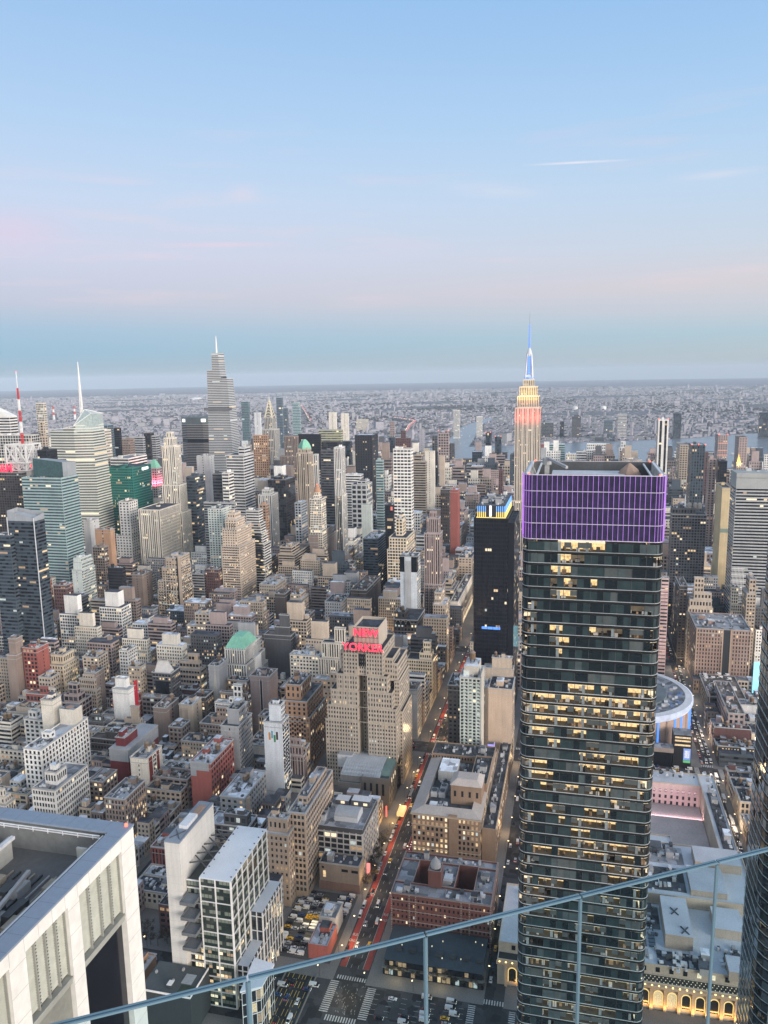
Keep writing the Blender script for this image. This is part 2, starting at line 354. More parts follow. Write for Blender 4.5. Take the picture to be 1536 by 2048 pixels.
def facades(gm, x0, y0, x1, y1, z0, z1, west, side, lit, gl, r, bay=None, fl=None, far=1.0, dim=1.0, var=(1, 1, 1, 1)):
    for (p, d, W, sty) in (((x0, y1), (0, -1), y1-y0, west), ((x0, y0), (1, 0), x1-x0, side), ((x1, y1), (-1, 0), x1-x0, side)):
        if sty == 'b' or z1-z0 < 3: continue
        if sty == 's':
            if W > 14: face_win(gm, (p[0]+d[0]*W*.42, p[1]+d[1]*W*.42), d, W*.16, z0, z1-1.2, 3, 3.7*far, .5, .5, lit, gl, r=r)
            continue
        bw, fh, ww, wh, st = STY[sty]
        if not bay and sty in 'pgm': bw, fh, ww, wh = bw*var[0], fh*var[1], min(.8, ww*var[2]), wh*var[3]
        face_win(gm, p, d, W, z0+.4, z1-1.3, (bay or bw)*far, (fl or fh)*far, ww, wh, lit, gl, strip=(0 if st else None), r=r, dim=dim)
def trim(wm, x0, y0, x1, y1, z, out=.45, h=.7, m=1):
    """a cornice or belt course proud of the walls"""
    wm.box(x0-out, y0-out, z-h, x1+out, y0-.02, z, m); wm.box(x0-out, y1+.02, z-h, x1+out, y1+out, z, m)
    wm.box(x0-out, y0-.02, z-h, x0-.02, y1+.02, z, m); wm.box(x1+.02, y0-.02, z-h, x1+out, y1+.02, z, m)
def own_windows(gm, root, mats, d, most=80, within=740):
    """the panes that show largest become windows of their own, the rest one sheet of glazing"""
    if not gm.f: return
    if d < within:
        def size(f):
            P = [view_px(*gm.v[i]) for i in f]
            if any(p is None for p in P): return 0
            x = [p[0] for p in P]; y = [p[1] for p in P]; a = 0
            for i in range(len(P)): a += x[i-1]*y[i]-x[i]*y[i-1]
            return a if 0 < sum(x)/len(x) < 1536 and sum(y)/len(y) < 2048 else 0
        S = [size(f) for f in gm.f]; sgn = 1 if sum(S) > 0 else -1
        order = sorted(range(len(gm.f)), key=lambda i: -abs(S[i])-gm.v[gm.f[i][0]][2]*.4)[:most]; pick = set(order)
        for i in order:
            q = MB(); q.poly([gm.v[k] for k in gm.f[i]]); q.build('window', mats[gm.m[i]], root)
        keep = [i for i in range(len(gm.f)) if i not in pick]; gm.f, gm.m = [gm.f[i] for i in keep], [gm.m[i] for i in keep]
    if gm.f: gm.build('glazing', mats, root, kind='stuff')
def building(name, label, cat, b, sty, colr, tiers=(), lit=.10, tanks=0, seed=1, group=None, bay=None, fl=None, roof=None, gear=True, corn=True, cap=None, wm_col=None):
    x0, y0, x1, y1, H = b; r = random.Random(seed)
    d = math.hypot(x0, y0); far = 1.0 if d < 1300 else (1.3 if d < 2200 else 1.8)
    root = thing(name, label, cat, ((x0+x1)/2, (y0+y1)/2, 0), group)
    wm, rm, gm = MB(), MB(), MB(); gl = GLS.get(colr, (G_DK, G_DK, G_GY)); var = (r.uniform(.78, 1.5), r.uniform(.9, 1.2), r.uniform(.85, 1.45), r.uniform(.85, 1.3)); lit = lit*.72
    west, side = sty[0], sty[-1]
    boxes = [(x0, y0, x1, y1, 0.0, H)]
    top = H; last = boxes[0]
    for t in tiers:
        if t[0] == 'wedge': continue
        h, fx0, fx1, fy0, fy1 = t; bx = (x0+(x1-x0)*fx0, y0+(y1-y0)*fy0, x0+(x1-x0)*fx1, y0+(y1-y0)*fy1)
        if h > 1: boxes.append((*bx, top, H*h) if bx[0] >= x0-.01 and bx[2] <= x1+.01 else (*bx, 0.0, H*h)); top = max(top, H*h) if bx[2] <= x1+.01 else top
        else: boxes.append((*bx, 0.0, H*h))
    zr = {}
    for i, (a, c, e, f, z0, z1) in enumerate(boxes):
        k = .25*i/ max(1, len(boxes)) if i else 0
        zz = shell(wm, rm, gm, a-k*.2, c-k*.2, e+k*.2, f+k*.2, z0-(1.0 if z0 > 1 else 0), z1); zr[i] = zz
        facades(gm, a-k*.2, c-k*.2, e+k*.2, f+k*.2, z0+(0 if z0 > 1 else 3.5), z1, west, side, lit, gl, r, bay, fl, far, 1.0, var)
        if corn and d < 1500 and colr not in ('tealgl', 'dkglass', 'bluegl', 'black', 'greengl') and z1-z0 > 8:
            trim(wm, a-k*.2, c-k*.2, e+k*.2, f+k*.2, z1-.05)
            if z1-z0 > 25: trim(wm, a-k*.2, c-k*.2, e+k*.2, f+k*.2, z1-4.6, .25, .4); trim(wm, a-k*.2, c-k*.2, e+k*.2, f+k*.2, z0+9 if z0 < 1 else z0+4, .25, .4)
    if d < 900 and colr not in ('tealgl', 'dkglass', 'bluegl', 'black', 'greengl') and west in 'pm' and side in 'pm' and r.random() < .6:
        a, c, e, f, z0, z1 = boxes[0]; step = r.choice((3, 4, 5))*3.7; z = z1-step
        while z > 8: trim(wm, a, c, e, f, z, .18, .3); z -= step
        for yy in (c+.5, f-.5): wm.box(a-.28, yy-.5, z0, a-.02, yy+.5, z1-1, 0)
        for xx in (a+.5, e-.5): wm.box(xx-.5, c-.28, z0, xx+.5, c-.02, z1-1, 0)
    for a, c, e, f, z0, z1 in boxes:   # piers that stand out of ribbed and blank fronts
        if west == 'v' and d < 1500:
            n = max(2, int((f-c)/5.2)); w = (f-c)/n
            for k in range(n+1):
                yy = min(max(c+k*w, c+.3), f-.3); wm.box(a-.35, yy-.3, z0, a-.02, yy+.3, z1-.8, 0)
    root_w = wm.build('wall', [wall(colr) if isinstance(colr, str) else colr, coping], root)
    rm.build('roof', roof or r.choice(roofs), root)
    own_windows(gm, root, list(gl)+LITS, d)
    if gear and d < 1700:
        big = max(range(len(boxes)), key=lambda i: boxes[i][5]); t = boxes[big]
        roof_gear(root, (t[0]+.6, t[1]+.6, t[2]-.6, t[3]-.6), zr[big], r, tanks, d < 1250, wall(colr), hut=(t[2]-t[0])*(t[3]-t[1]) > 90)
        if big != 0 and len(tiers) and d < 900:
            g0 = boxes[0]; roof_gear(root, (g0[0]+.6, g0[1]+.6, min(g0[2], t[0])-.3 if t[0]-g0[0] > 4 else g0[0], g0[3]-.6), zr[0], r, 0, True, wall(colr), hut=False)
    return root, boxes, zr
HAZE = 3.6e-5
HEROES = [  # key, x0 y0 x1 y1 height in metres (x along the streets, y uptown), facade, colour, label, setbacks, options
('a', [1300.0, 1043.1, 1321.0, 1077.5, 280.4], 'h','white','white banded tower with slanted white roof at the city edge', [('wedge', 0.06)], {}),
('b', [1180.0, 907.1, 1201.0, 975.5, 254.9], 'g','white','low wide white gridded office block behind the red lettered building', [], {}),
('c', [1700.0, 1265.6, 1710.8, 1286.6, 292.0], 'g','cream','very slender pale gridded tower rising behind the antenna mast', [], {}),
('d', [1350.0, 1007.3, 1357.3, 1020.3, 238.7], 'p','peach','pinkish tan tower at the foot of the slender gridded tower', [(1.12, 0.2, 0.8, 0.2, 0.8)], {}),
('e', [1010.0, 753.0, 1034.0, 769.1, 246.2], 'c','black','plain black glass block beside the antenna lattice', [], {}),
('f', [1500.0, 1139.1, 1518.0, 1152.6, 234.0], 'h','dkgrey','dark grey tower between the antenna mast and the slender gridded tower', [], {}),
('g', [1600.0, 1030.3, 1624.0, 1070.0, 245.3], 'c','bluegl','pale blue glass tower with open top behind the crystalline spire tower', [], {}),
('h', [1330.0, 863.9, 1352.2, 888.1, 252.7], 'p','cream','cream tower with warm lit top right behind the crystalline spire tower', [], {}),
('i', [1650.0, 1032.0, 1657.4, 1059.6, 234.8], 'h','black','black tower with thin white floor bands and blank black top', [], {}),
('j', [1480.0, 903.1, 1498.0, 922.0, 223.8], 'p','brown','brown lit block between two dark banded towers', [], {}),
('k', [1620.0, 955.2, 1629.0, 988.7, 216.7], 'h','grey','curved looking grey tower with pale floor bands', [], {}),
('l', [1700.0, 983.1, 1718.0, 999.5, 219.1], 'c','dkbrown','blank dark bronze slab right of the pale banded tower', [], {}),
('m', [1630.0, 929.5, 1648.0, 939.6, 218.7], 'h','grey','narrow grey banded block right of the bronze slab', [], {}),
('n', [1310.0, 805.2, 1375.7, 842.8, 202.4], 'h','white','broad white office block with blank white penthouse behind the green glass tower', [], {}),
('green', [1230.0, 749.8, 1291.9, 799.5, 194.5], 'g','greengl','emerald green glass office tower', [(1.0, 0, 0.4, 0.2, 1)], {}),
('a2', [930.0, 675.0, 967.8, 736.6, 217.1], 'h','tealgl','tall teal glass tower with pale floor bands and slanted crown', [], {}),
('a1', [735.0, 571.6, 752.7, 605.0, 196.0], 'h','dkglass','dark glass tower with thin pale bands and sloping grey crown', [], {}),
('a1b', [728.0, 598.6, 743.0, 620.3, 181.2], 'h','dkglass','lower dark glass wing with one lit rim beside the sloping crown', [], {}),
('hm', [1000.0, 791.3, 1030.0, 842.1, 214.1], 'g','dkbrown','dark office building carrying red letters and an antenna lattice', [], {}),
('deco', [1220.0, 661.4, 1240.8, 685.2, 233.7], 'v','cream','tall cream stone tower stepping up to a small crown', [(1.06, 0.1, 0.8, 0.15, 0.85), (1.1, 0.25, 0.65, 0.3, 0.7), (0.72, -0.15, 1.1, -0.25, 1.1), (0.52, -0.3, 1.3, -0.4, 1.2)], {}),
('pyr', [1340.0, 766.3, 1360.5, 786.0, 181.0], 'p','grey','grey stone tower with green hipped roof and red lit upper floors', [], {}),
('slab', [1420.0, 697.6, 1441.6, 724.2, 196.1], 's','ltgrey','plain pale grey slab with few windows before the banded skyscrapers', [], {}),
('strp', [1330.0, 586.0, 1376.4, 619.4, 207.7], 'h','ltgrey','broad grey tower with even white floor bands', [(1.06, 0.3, 0.9, 0.1, 0.45)], {}),
('bw', [1180.0, 547.2, 1200.2, 558.4, 194.6], 'h','white','narrow tower with bold white and black stripes', [], {}),
('bwd', [1200.0, 568.4, 1218.0, 585.1, 190.1], 'h','dkgrey','dark banded block joined to the bold striped tower', [], {}),
('yel', [1250.0, 642.7, 1288.7, 659.4, 177.9], 'h','dkglass','dark glass office block with yellow lit floors', [], {'lit': 0.35}),
('org', [1680.0, 679.7, 1689.4, 714.3, 216.1], 'p','orange','orange brown masonry tower with many lit windows left of the arched steel spire', [], {'lit': 0.25}),
('low', [1120.0, 511.5, 1127.8, 563.3, 156.0], 'h','grey','wide grey slab roof behind the pale green block', [], {}),
('a10', [1086.0, 517.0, 1129.6, 540.3, 152.6], 'p','paleg','pale green grey brick block beside the peach tower', [], {}),
('a11', [1120.0, 472.1, 1135.5, 493.4, 145.2], 'h','white','white wedding cake tower with stepped terraces', [(0.86, 0, 1.25, -0.1, 1), (0.76, 0, 1.5, -0.2, 1.05), (0.64, 0, 1.75, -0.3, 1.1)], {'lit': 0.2}),
('org2', [1210.0, 497.2, 1223.3, 509.0, 138.7], 'p','orange','small orange topped tower behind the white stepped tower', [], {}),
('box', [1310.0, 526.9, 1342.0, 552.2, 139.7], 'v','white','white finned office box with dark penthouse', [(1.06, 0.2, 0.8, 0.2, 0.8)], {}),
('blk', [1450.0, 552.9, 1504.5, 589.7, 146.9], 'c','dkbrown','plain blackish bronze office block', [(1.03, 0.2, 0.8, 0.3, 0.8)], {}),
('brn', [1650.0, 598.6, 1660.8, 628.8, 216.7], 'v','brown','brown tan tower with ribbed crown left of the green domed tower', [(0.8, -0.1, 1, -0.2, 1.35)], {}),
('wg', [1255.0, 452.1, 1285.0, 463.6, 135.5], 'p','bluewh','small bluish white tower with three dark slots at its top', [], {}),
('dome', [1340.0, 465.4, 1364.9, 488.0, 211.1], 'v','tan','tan stone tower with green domed roof', [(1.035, 0.1, 0.9, 0.1, 0.9)], {}),
('domw', [1385.0, 464.4, 1394.1, 471.8, 204.3], 'v','white','white stone wing joined to the green domed tower', [], {}),
('blk2', [1750.0, 578.4, 1758.5, 632.1, 213.1], 'c','black','broad black glass tower with lit top edge behind the green dome', [], {}),
('yg', [2400.0, 724.2, 2422.9, 796.9, 177.2], 'h','yelgl','yellowish glass slab with pale end wall by the river', [], {}),
('ds', [1500.0, 469.8, 1513.3, 495.5, 200.7], 'h','dkgrey','dark grey tower with close floor bands left of the white striped tower', [], {}),
('ds2', [1850.0, 560.6, 1864.1, 607.8, 187.1], 'c','dkbrown','dark brown block behind the dark banded tower', [], {}),
('db', [1900.0, 549.9, 1916.0, 570.9, 184.2], 'c','dkglass','dark blue glass tower right behind the white striped tower', [], {}),
('wst', [1240.0, 375.0, 1264.0, 386.8, 230.9], 'v','white','slender white tower with black vertical stripes', [(0.66, 0, 1.15, -0.05, 1.02)], {}),
('gran', [1720.0, 446.7, 1772.5, 487.0, 213.7], 'p','black','dark granite tower with scattered lit windows', [(0.62, -0.1, 1, 0.2, 1.2)], {'lit': 0.12}),
('ts', [1500.0, 368.8, 1508.6, 383.0, 181.7], 'h','tealgl','narrow teal and white glass tower', [], {}),
('wgrid', [1330.0, 277.2, 1348.6, 308.8, 220.5], 'g','white','tall bright white gridded tower with slotted top', [], {'lit': 0.03}),
('dkb', [2250.0, 516.6, 2259.5, 533.6, 166.0], 'c','dkglass','small dark blue glass tower near the river', [], {}),
('brn2', [2150.0, 449.5, 2161.3, 491.6, 171.9], 'p','maroon','brown brick apartment slab with a central turret', [(1.12, 0.2, 0.8, 0.35, 0.65)], {}),
('tan2', [1620.0, 307.2, 1634.1, 333.3, 166.9], 'h','tan','tan apartment block with balcony bands', [(1.08, 0.2, 0.8, 0.35, 0.95)], {}),
('bw2', [1730.0, 309.0, 1744.5, 329.1, 177.2], 's','cream','plain cream apartment slab with blank wall', [], {}),
('bk3', [1900.0, 331.2, 1911.8, 338.8, 159.1], 'c','black','thin black slab beside the plain cream slab', [], {}),
('brt', [2320.0, 370.3, 2333.6, 401.6, 172.9], 'p','pinkbr','tall pinkish brown tower with jagged top near the river', [(1.04, 0.1, 0.9, 0.1, 0.4)], {}),
('tsl', [1900.0, 315.1, 1917.1, 326.6, 150.1], 's','tan','slim tan tower in front of the pinkish brown tower', [], {}),
('dk4', [2360.0, 359.5, 2370.9, 374.8, 139.2], 'p','dkgrey','dark grey tower standing at the river edge', [], {}),
('lav', [2750.0, 526.9, 2759.7, 542.9, 155.9], 's','lav','plain lavender grey tower near the far shore', [], {}),
('dk5', [2400.0, 418.0, 2407.4, 434.1, 159.6], 'p','dkgrey','dark tower left of the pinkish brown tower', [], {}),
('pur', [2850.0, 656.2, 2863.2, 672.2, 175.6], 'p','pinkbr','far pinkish tower under the lit highway ramp', [], {}),
('wband', [1510.0, 417.0, 1531.0, 450.3, 151.3], 'h','white','white banded block behind the big window grid block', [], {}),
('bigw', [1440.0, 386.5, 1480.9, 416.7, 142.1], 'g','ltgrey','grey block with large dark square windows', [(1.04, 0.2, 0.8, 0.1, 0.7)], {'bay': 7, 'fl': 7}),
('pale', [1255.0, 330.1, 1262.6, 346.5, 135.5], 'b','paleg','pale grey blank slab with cream top', [], {}),
('crt', [1200.0, 398.0, 1224.0, 417.9, 151.9], 'g','cream','cream apartment tower with round tiered lit crown', [(1.03, 0.25, 0.75, 0.25, 0.75), (1.06, 0.32, 0.68, 0.32, 0.68)], {'lit': 0.15}),
('bks', [1200.0, 280.1, 1210.3, 293.3, 144.7], 'c','black','black slab with small red sign at its top', [], {}),
('dkr', [1400.0, 222.9, 1415.6, 238.7, 141.3], 'p','dkbrown','dark brown office block left of the red brick slab', [], {'lit': 0.12}),
('red', [1350.0, 200.1, 1378.0, 213.0, 148.4], 'b','redbrick','plain red brick slab beyond the low rooftops', [], {}),
('cop1', [2470.0, 263.2, 2506.5, 278.9, 163.6], 'c','dkglass','tall dark copper and glass tower by the river', [], {}),
('cop2', [2500.0, 233.6, 2520.7, 253.0, 148.8], 'c','dkglass','shorter leaning looking dark glass tower by the river', [], {}),
('dk6', [2000.0, 153.6, 2030.1, 164.8, 144.1], 'p','dkglass','dark tower just left of the blue spired skyscraper', [], {}),
('mar', [1650.0, 151.0, 1675.0, 158.8, 146.7], 'p','maroon','maroon brick apartment tower beyond the numbered tower', [], {}),
('bei', [2000.0, 192.1, 2008.1, 212.0, 104.1], 'p','pinkbr','low pinkish block before the two dark river towers', [], {}),
('tw1', [4250.0, 619.5, 4275.0, 651.8, 151.2], 'v','white','taller of two white towers across the river', [], {}),
('tw2', [4250.0, 499.4, 4275.0, 528.7, 116.2], 'v','white','shorter of two white towers across the river', [], {}),
('q1', [3800.0, 1169.6, 3812.3, 1207.4, 164.5], 's','cream','plain cream tower across the river beside the red lit road', [], {}),
('q2', [3850.0, 1121.5, 3861.2, 1159.5, 156.6], 's','cream','second plain cream tower across the river', [], {}),
('q3', [4700.0, 1244.9, 4712.4, 1318.5, 78.7], 'p','cream','low long cream building across the river', [], {}),
('q4', [3500.0, 1335.6, 3512.9, 1365.2, 248.3], 'c','bluegl','tall slender blue glass tower across the river', [], {}),
('q5', [3600.0, 1350.6, 3613.6, 1370.8, 195.8], 'c','bluegl','narrower blue tower beside the tall blue glass tower', [], {}),
('q6', [3600.0, 1286.9, 3614.1, 1324.5, 218.9], 'h','tealgl','teal glass tower by the red lit road across the river', [], {}),
('q7', [3300.0, 1416.8, 3311.1, 1452.4, 238.1], 'c','tealgl','teal glass tower left of the arched steel spire', [], {}),
('q8', [3700.0, 1678.2, 3711.9, 1699.6, 245.3], 'c','bluegl','thin blue tower just right of the tallest banded skyscraper', [], {}),
('q9', [3300.0, 1364.9, 3311.5, 1393.2, 189.6], 's','ltgrey','plain pale tower behind the arched steel spire', [], {}),
('r1', [4300.0, 129.0, 4330.0, 191.1, 80.4], 'c','grey','grey apartment slab on the far bank right of the spired skyscraper', [], {}),
('r2', [4300.0, 75.2, 4320.0, 95.7, 85.5], 'c','dkglass','thin dark tower on the far bank', [], {}),
('r3', [4250.0, -10.7, 4280.0, 34.5, 114.0], 'p','dkgrey','dark tower on the far bank with stepped top', [(1.06, 0.2, 0.8, 0.2, 0.8)], {}),
('r4', [4250.0, -170.0, 4280.0, -125.6, 95.5], 'c','bluegl','pale bluish tower on the far bank', [], {}),
('r5', [4250.0, -237.6, 4280.0, -193.6, 125.6], 'h','ltgrey','pale banded tower on the far bank, tallest of its row', [], {}),
('r6', [2700.0, 42.4, 2740.0, 94.3, 108.7], 'h','tealgl','teal banded office block at the near river bank', [], {}),
('r7', [2700.0, 97.6, 2730.0, 120.5, 108.5], 'p','redbrick','red brick block beside the teal banded block at the river', [], {}),
('r8', [2650.0, -107.4, 2690.0, -18.7, 94.4], 'p','white','long white building on the near river bank', [(1.2, 0.3, 0.7, 0.1, 0.9)], {}),
('r9', [2700.0, -156.1, 2730.0, -129.6, 98.0], 'p','ltgrey','small stepped white tower on the near river bank', [(1.2, 0.2, 0.8, 0.2, 0.8)], {}),
('s1', [1500.0, -155.6, 1530.0, -137.9, 258.7], 'v','white','tall white ribbed tower rising behind the purple lit tower', [], {'bay': 6}),
('s2', [4250.0, -499.9, 4291.4, -463.5, 126.0], 'c','dkglass','dark blue tower on the far bank, right of the white ribbed tower', [], {}),
('s3', [2000.0, -259.1, 2073.9, -235.0, 169.7], 'p','tan','tan apartment block with shaded side wall', [], {}),
('s4', [1350.0, -196.7, 1390.4, -176.4, 227.0], 'p','dkglass','dark glass tower with red lights on its crown', [], {'lit': 0.1}),
('s5', [1950.0, -291.6, 1959.4, -284.9, 157.9], 'p','maroon','narrow maroon tower behind the dark glass tower', [], {}),
('s6', [1500.0, -238.1, 1516.0, -225.6, 189.7], 'p','pinkbr','pinkish brown tower with many small windows', [], {}),
('s7', [2150.0, -365.6, 2201.2, -343.1, 181.9], 'p','pinkbr','brown tower wearing strings of red lights', [], {}),
('s8', [1480.0, -252.8, 1512.5, -240.9, 188.0], 'c','black','black glass tower below the red light strings', [], {}),
('s9', [2200.0, -420.9, 2258.0, -401.4, 172.2], 'p','pinkbr','twin shafted pinkish brown tower beside the river', [], {}),
('gold', [1650.0, -306.2, 1657.9, -298.8, 164.0], 'p','tan','tan stone tower with bright gilded cap', [], {}),
('gp', [1250.0, -220.8, 1303.3, -208.6, 173.3], 'b','gold','slab with a blank golden panelled end wall', [], {}),
('big', [1050.0, -232.0, 1087.5, -191.2, 218.2], 'h','stripe','huge dark tower with even white floor bands and blank grey top', [], {}),
('grd', [1100.0, -166.3, 1121.6, -123.0, 157.7], 'g','dkgrey','dark gridded slab with barrel tanks on its roof', [(1.05, 0.1, 0.9, 0.3, 1)], {'bay': 3.5, 'lit': 0.08}),
('whs', [2000.0, -435.8, 2008.1, -421.0, 147.6], 'p','white','white block near the river at the photo edge', [], {}),
('far9', [4300.0, -929.3, 4323.0, -872.3, 127.1], 'c','dkglass','wide dark glass tower on the far bank at the photo edge', [], {}),
('dkl', [960.0, -128.3, 1003.9, -119.7, 97.0], 'p','dkbrown','dark brown loft block beside the tan stepped hotel', [], {'lit': 0.12}),
('htl', [950.0, -156.0, 960.5, -128.5, 66.4], 'p','tan','tan hotel climbing in many setbacks', [(1.12, 0.05, 0.9, 0.0, 0.97), (1.26, 0.1, 0.85, 0.06, 0.93), (1.38, 0.15, 0.8, 0.08, 0.78), (1.65, 0.2, 0.6, 0.4, 0.78)], {}),
('tn3', [990.0, -196.7, 1001.3, -181.9, 69.2], 'p','cream','small cream tower with setbacks before the white banded giant', [(1.3, 0.1, 0.8, 0.45, 1)], {}),
('gs', [960.0, -203.0, 985.8, -193.0, 91.3], 'p','tan','grey tan block with stepped side wall', [(1.18, 0.1, 0.9, 0.05, 0.75)], {}),
('tw', [890.0, -186.0, 950.7, -130.2, 68.6], 'p','brickb','brown brick twin block with dark recess between its wings', [], {}),
('pk', [900.0, -100.7, 908.7, -92.8, 120.5], 'h','pink','narrow slab with pink lit balconies beside the purple lit tower', [], {}),
('a3', [832.2, 671.6, 861.0, 692.8, 75.0], 'p','tan','tan setback apartment block with water tower', [(1.18, 0.3, 0.7, 0.25, 0.8), (1.32, 0.35, 0.6, 0.3, 0.55)], {}),
('a3b', [878.0, 692.1, 923.0, 703.1, 81.1], 's','orange','slab with orange and white striped side wall behind the tan setback block', [], {}),
('mrn', [868.0, 637.3, 884.1, 655.3, 86.3], 'p','maroon','maroon brick block left of the blank pale green slab', [], {'lit': 0.1}),
('a4', [905.0, 638.0, 935.9, 652.6, 97.1], 'sg','paleg','pale green slab with blank white end wall', [(1.1, 0.1, 0.95, 0.1, 0.95), (1.16, 0.1, 0.9, 0.15, 0.9)], {}),
('a5', [1000.0, 664.6, 1010.4, 683.7, 107.1], 'g','brown','brown gridded tower with lit lower floors beside the pale green slab', [], {'lit': 0.2}),
('a5b', [1030.0, 672.0, 1041.7, 697.8, 126.8], 's','orange','brown slab with orange topped penthouse behind the gridded tower', [], {}),
('a5c', [1070.0, 732.4, 1094.5, 743.5, 130.9], 's','ltgrey','pale grey slab with one tall dark window near its top', [], {}),
('a6', [1180.0, 730.0, 1206.8, 749.7, 143.7], 'p','white','slim white tower in front of the emerald glass tower', [(0.6, -0.2, 1.2, -0.15, 1.3)], {}),
('a7', [1150.0, 656.9, 1225.7, 695.6, 136.9], 'v','cream','big cream slab with ribbed front and blank side wall', [], {}),
('blkr', [933.5, 595.6, 942.3, 617.7, 95.0], 'h','black','black faceted glass block among lofts', [], {}),
('a8', [985.0, 540.4, 1020.8, 558.7, 99.1], 'p','tan','tan ziggurat loft with blank tan side strip', [(0.86, 0, 1.05, 0, 1.35), (0.66, 0, 1.1, 0, 1.75), (0.52, 0, 1.15, 0, 1.85)], {'lit': 0.3}),
('br1', [986.3, 598.2, 1013.5, 614.3, 72.0], 's','brown','brown loft with blank front and water tank shed', [], {}),
('a9', [1050.0, 477.6, 1101.8, 501.5, 129.8], 'p','peach','tall peach brick tower with vertical crown slots', [(1.1, 0.1, 0.7, 0.12, 0.85), (1.16, 0.2, 0.6, 0.3, 0.8), (0.8, 0, 1.1, -0.1, 1.1)], {'lit': 0.12}),
('mr2', [1042.6, 506.9, 1055.0, 528.6, 70.0], 'p','maroon','dark maroon loft with bright lit floors', [], {'lit': 0.3}),
('bn3', [1043.0, 530.8, 1064.0, 552.1, 62.0], 'h','grey','low grey banded loft left of the peach tower', [], {}),
('ma1', [1174.7, 477.0, 1201.0, 500.6, 60.0], 'p','brown','brown loft with grid of lit windows', [], {'lit': 0.2}),
('bb1', [1146.5, 427.3, 1226.5, 453.8, 72.0], 'h','tan','big tan loft with long banded side', [(1.15, 0.05, 0.5, 0.2, 0.95)], {}),
('cr2', [1195.0, 404.5, 1275.0, 418.4, 94.2], 's','brown','brown lower tower with a column of dark windows below the cream tower', [(0.86, 0, 1.3, 0, 1)], {}),
('rw', [1140.3, 330.3, 1161.1, 361.2, 62.0], 'm','white','white framed loft with dark red window bays', [], {}),
('rwb', [1192.1, 332.3, 1234.8, 342.1, 60.0], 'p','tan','tan loft block behind the red and white framed loft', [], {}),
('gb', [1150.0, 293.2, 1203.5, 316.2, 100.3], 'h','dkglass','blue grey apartment block with thin balcony bands', [], {}),
('b11', [1100.0, 237.5, 1157.8, 263.4, 113.9], 'p','yelcr','yellowish cream stepped loft tower', [(0.84, 0, 1.1, 0, 1.12), (1.22, 0.3, 0.7, 0.35, 0.75)], {}),
('b12', [935.0, 189.6, 959.8, 210.5, 125.7], 'bg','bluewh','blank bluish grey slab with black glass top', [], {}),
('b13', [975.0, 167.2, 995.3, 187.4, 147.5], 'v','pinkbr','slender brown deco tower with vertical ribs and pale crown', [(1.13, 0.1, 0.85, 0.1, 0.85), (1.18, 0.3, 0.6, 0.3, 0.7), (0.55, 0, 1.2, -0.15, 1.05)], {}),
('b14', [997.6, 271.5, 1077.6, 293.1, 62.0], 's','dkbrown','dark brown loft with a strip of dark windows', [], {}),
('b15', [970.3, 298.6, 1009.3, 321.3, 52.0], 'p','ltgrey','pale stone loft with dark flat roof', [], {}),
('b4', [953.4, 348.2, 982.6, 363.4, 58.0], 'p','tan','tan loft tower with bright lit floors and stepped top', [(1.1, 0.05, 1, 0.2, 1)], {'lit': 0.4}),
('b4b', [899.1, 322.0, 930.2, 342.4, 52.0], 'p','brown','brown lit loft wing below the tan lit loft', [], {'lit': 0.35}),
('b6', [947.6, 368.7, 970.5, 382.5, 66.0], 's','dkbrown','narrow dark brown loft with blank side wall', [], {}),
('b3', [1027.6, 412.8, 1071.6, 437.7, 55.0], 'p','tan','tan loft with grey flat roof and lit attic row', [], {'lit': 0.25}),
('b5', [970.2, 417.3, 1027.1, 443.9, 42.0], 'h','brown','low brown loft with dark blue roof and long bands', [], {}),
('dkm', [881.1, 178.2, 926.1, 206.8, 62.0], 'p','dkbrown','dark loft with three arched windows under its roof', [(1.12, 0.1, 0.5, 0.55, 1)], {'lit': 0.12}),
('con', [831.4, 165.9, 861.0, 187.0, 52.0], 'h','orange','half built tower with tan slab edges and work lights on top', [], {'lit': 0.3}),
('mcy', [1021.3, 151.2, 1171.3, 161.7, 46.0], 's','cream','cream department store with vertical letters on its wall', [], {}),
('mc2', [1057.1, 162.2, 1105.8, 176.6, 52.0], 'h','tan','tan stepped loft with lit floors behind the cream store', [(1.25, 0.2, 0.9, 0.3, 0.95)], {'lit': 0.3}),
('hs1', [949.6, 156.6, 984.9, 172.0, 62.0], 'p','tan','tan loft stepping down beside the ribbed deco tower', [(1.22, 0.2, 1, 0.4, 0.95)], {'lit': 0.35}),
('pnk', [1176.9, 153.0, 1236.9, 173.3, 70.0], 'p','peach','peach stone store building with rows of square windows', [], {}),
('a15', [672.9, 559.0, 684.1, 567.4, 85.0], 's','brown','tall brown brick block with blank walls at the photo edge', [(0.8, -0.2, 1, -0.1, 1.25)], {}),
('a15r', [678.7, 538.9, 697.6, 556.0, 74.0], 'ps','redbrick','red brick apartment block with lit window columns', [], {'lit': 0.2}),
('a16', [697.1, 523.3, 724.2, 543.4, 50.0], 'p','yelcr','yellowish loft with white penthouse and lit side windows', [(1.2, 0.15, 0.85, 0.1, 0.85)], {'lit': 0.15}),
('a16b', [672.7, 520.8, 686.9, 535.3, 46.0], 'p','tan','tan loft descending in front of the yellowish loft', [], {}),
('a17', [783.5, 629.7, 833.9, 654.9, 45.0], 'h','bluewh','long bluish white loft with dark roof', [], {}),
('a18', [713.1, 491.6, 731.1, 510.3, 55.0], 'p','tan','tan loft with ornate front and tall side windows', [], {}),
('a19', [688.5, 479.3, 704.1, 492.1, 48.0], 's','brown','brown brick loft with blank front and corner water tanks', [], {}),
('a21', [731.0, 467.0, 749.4, 477.4, 58.0], 'p','white','white stuccoed loft with small windows', [], {}),
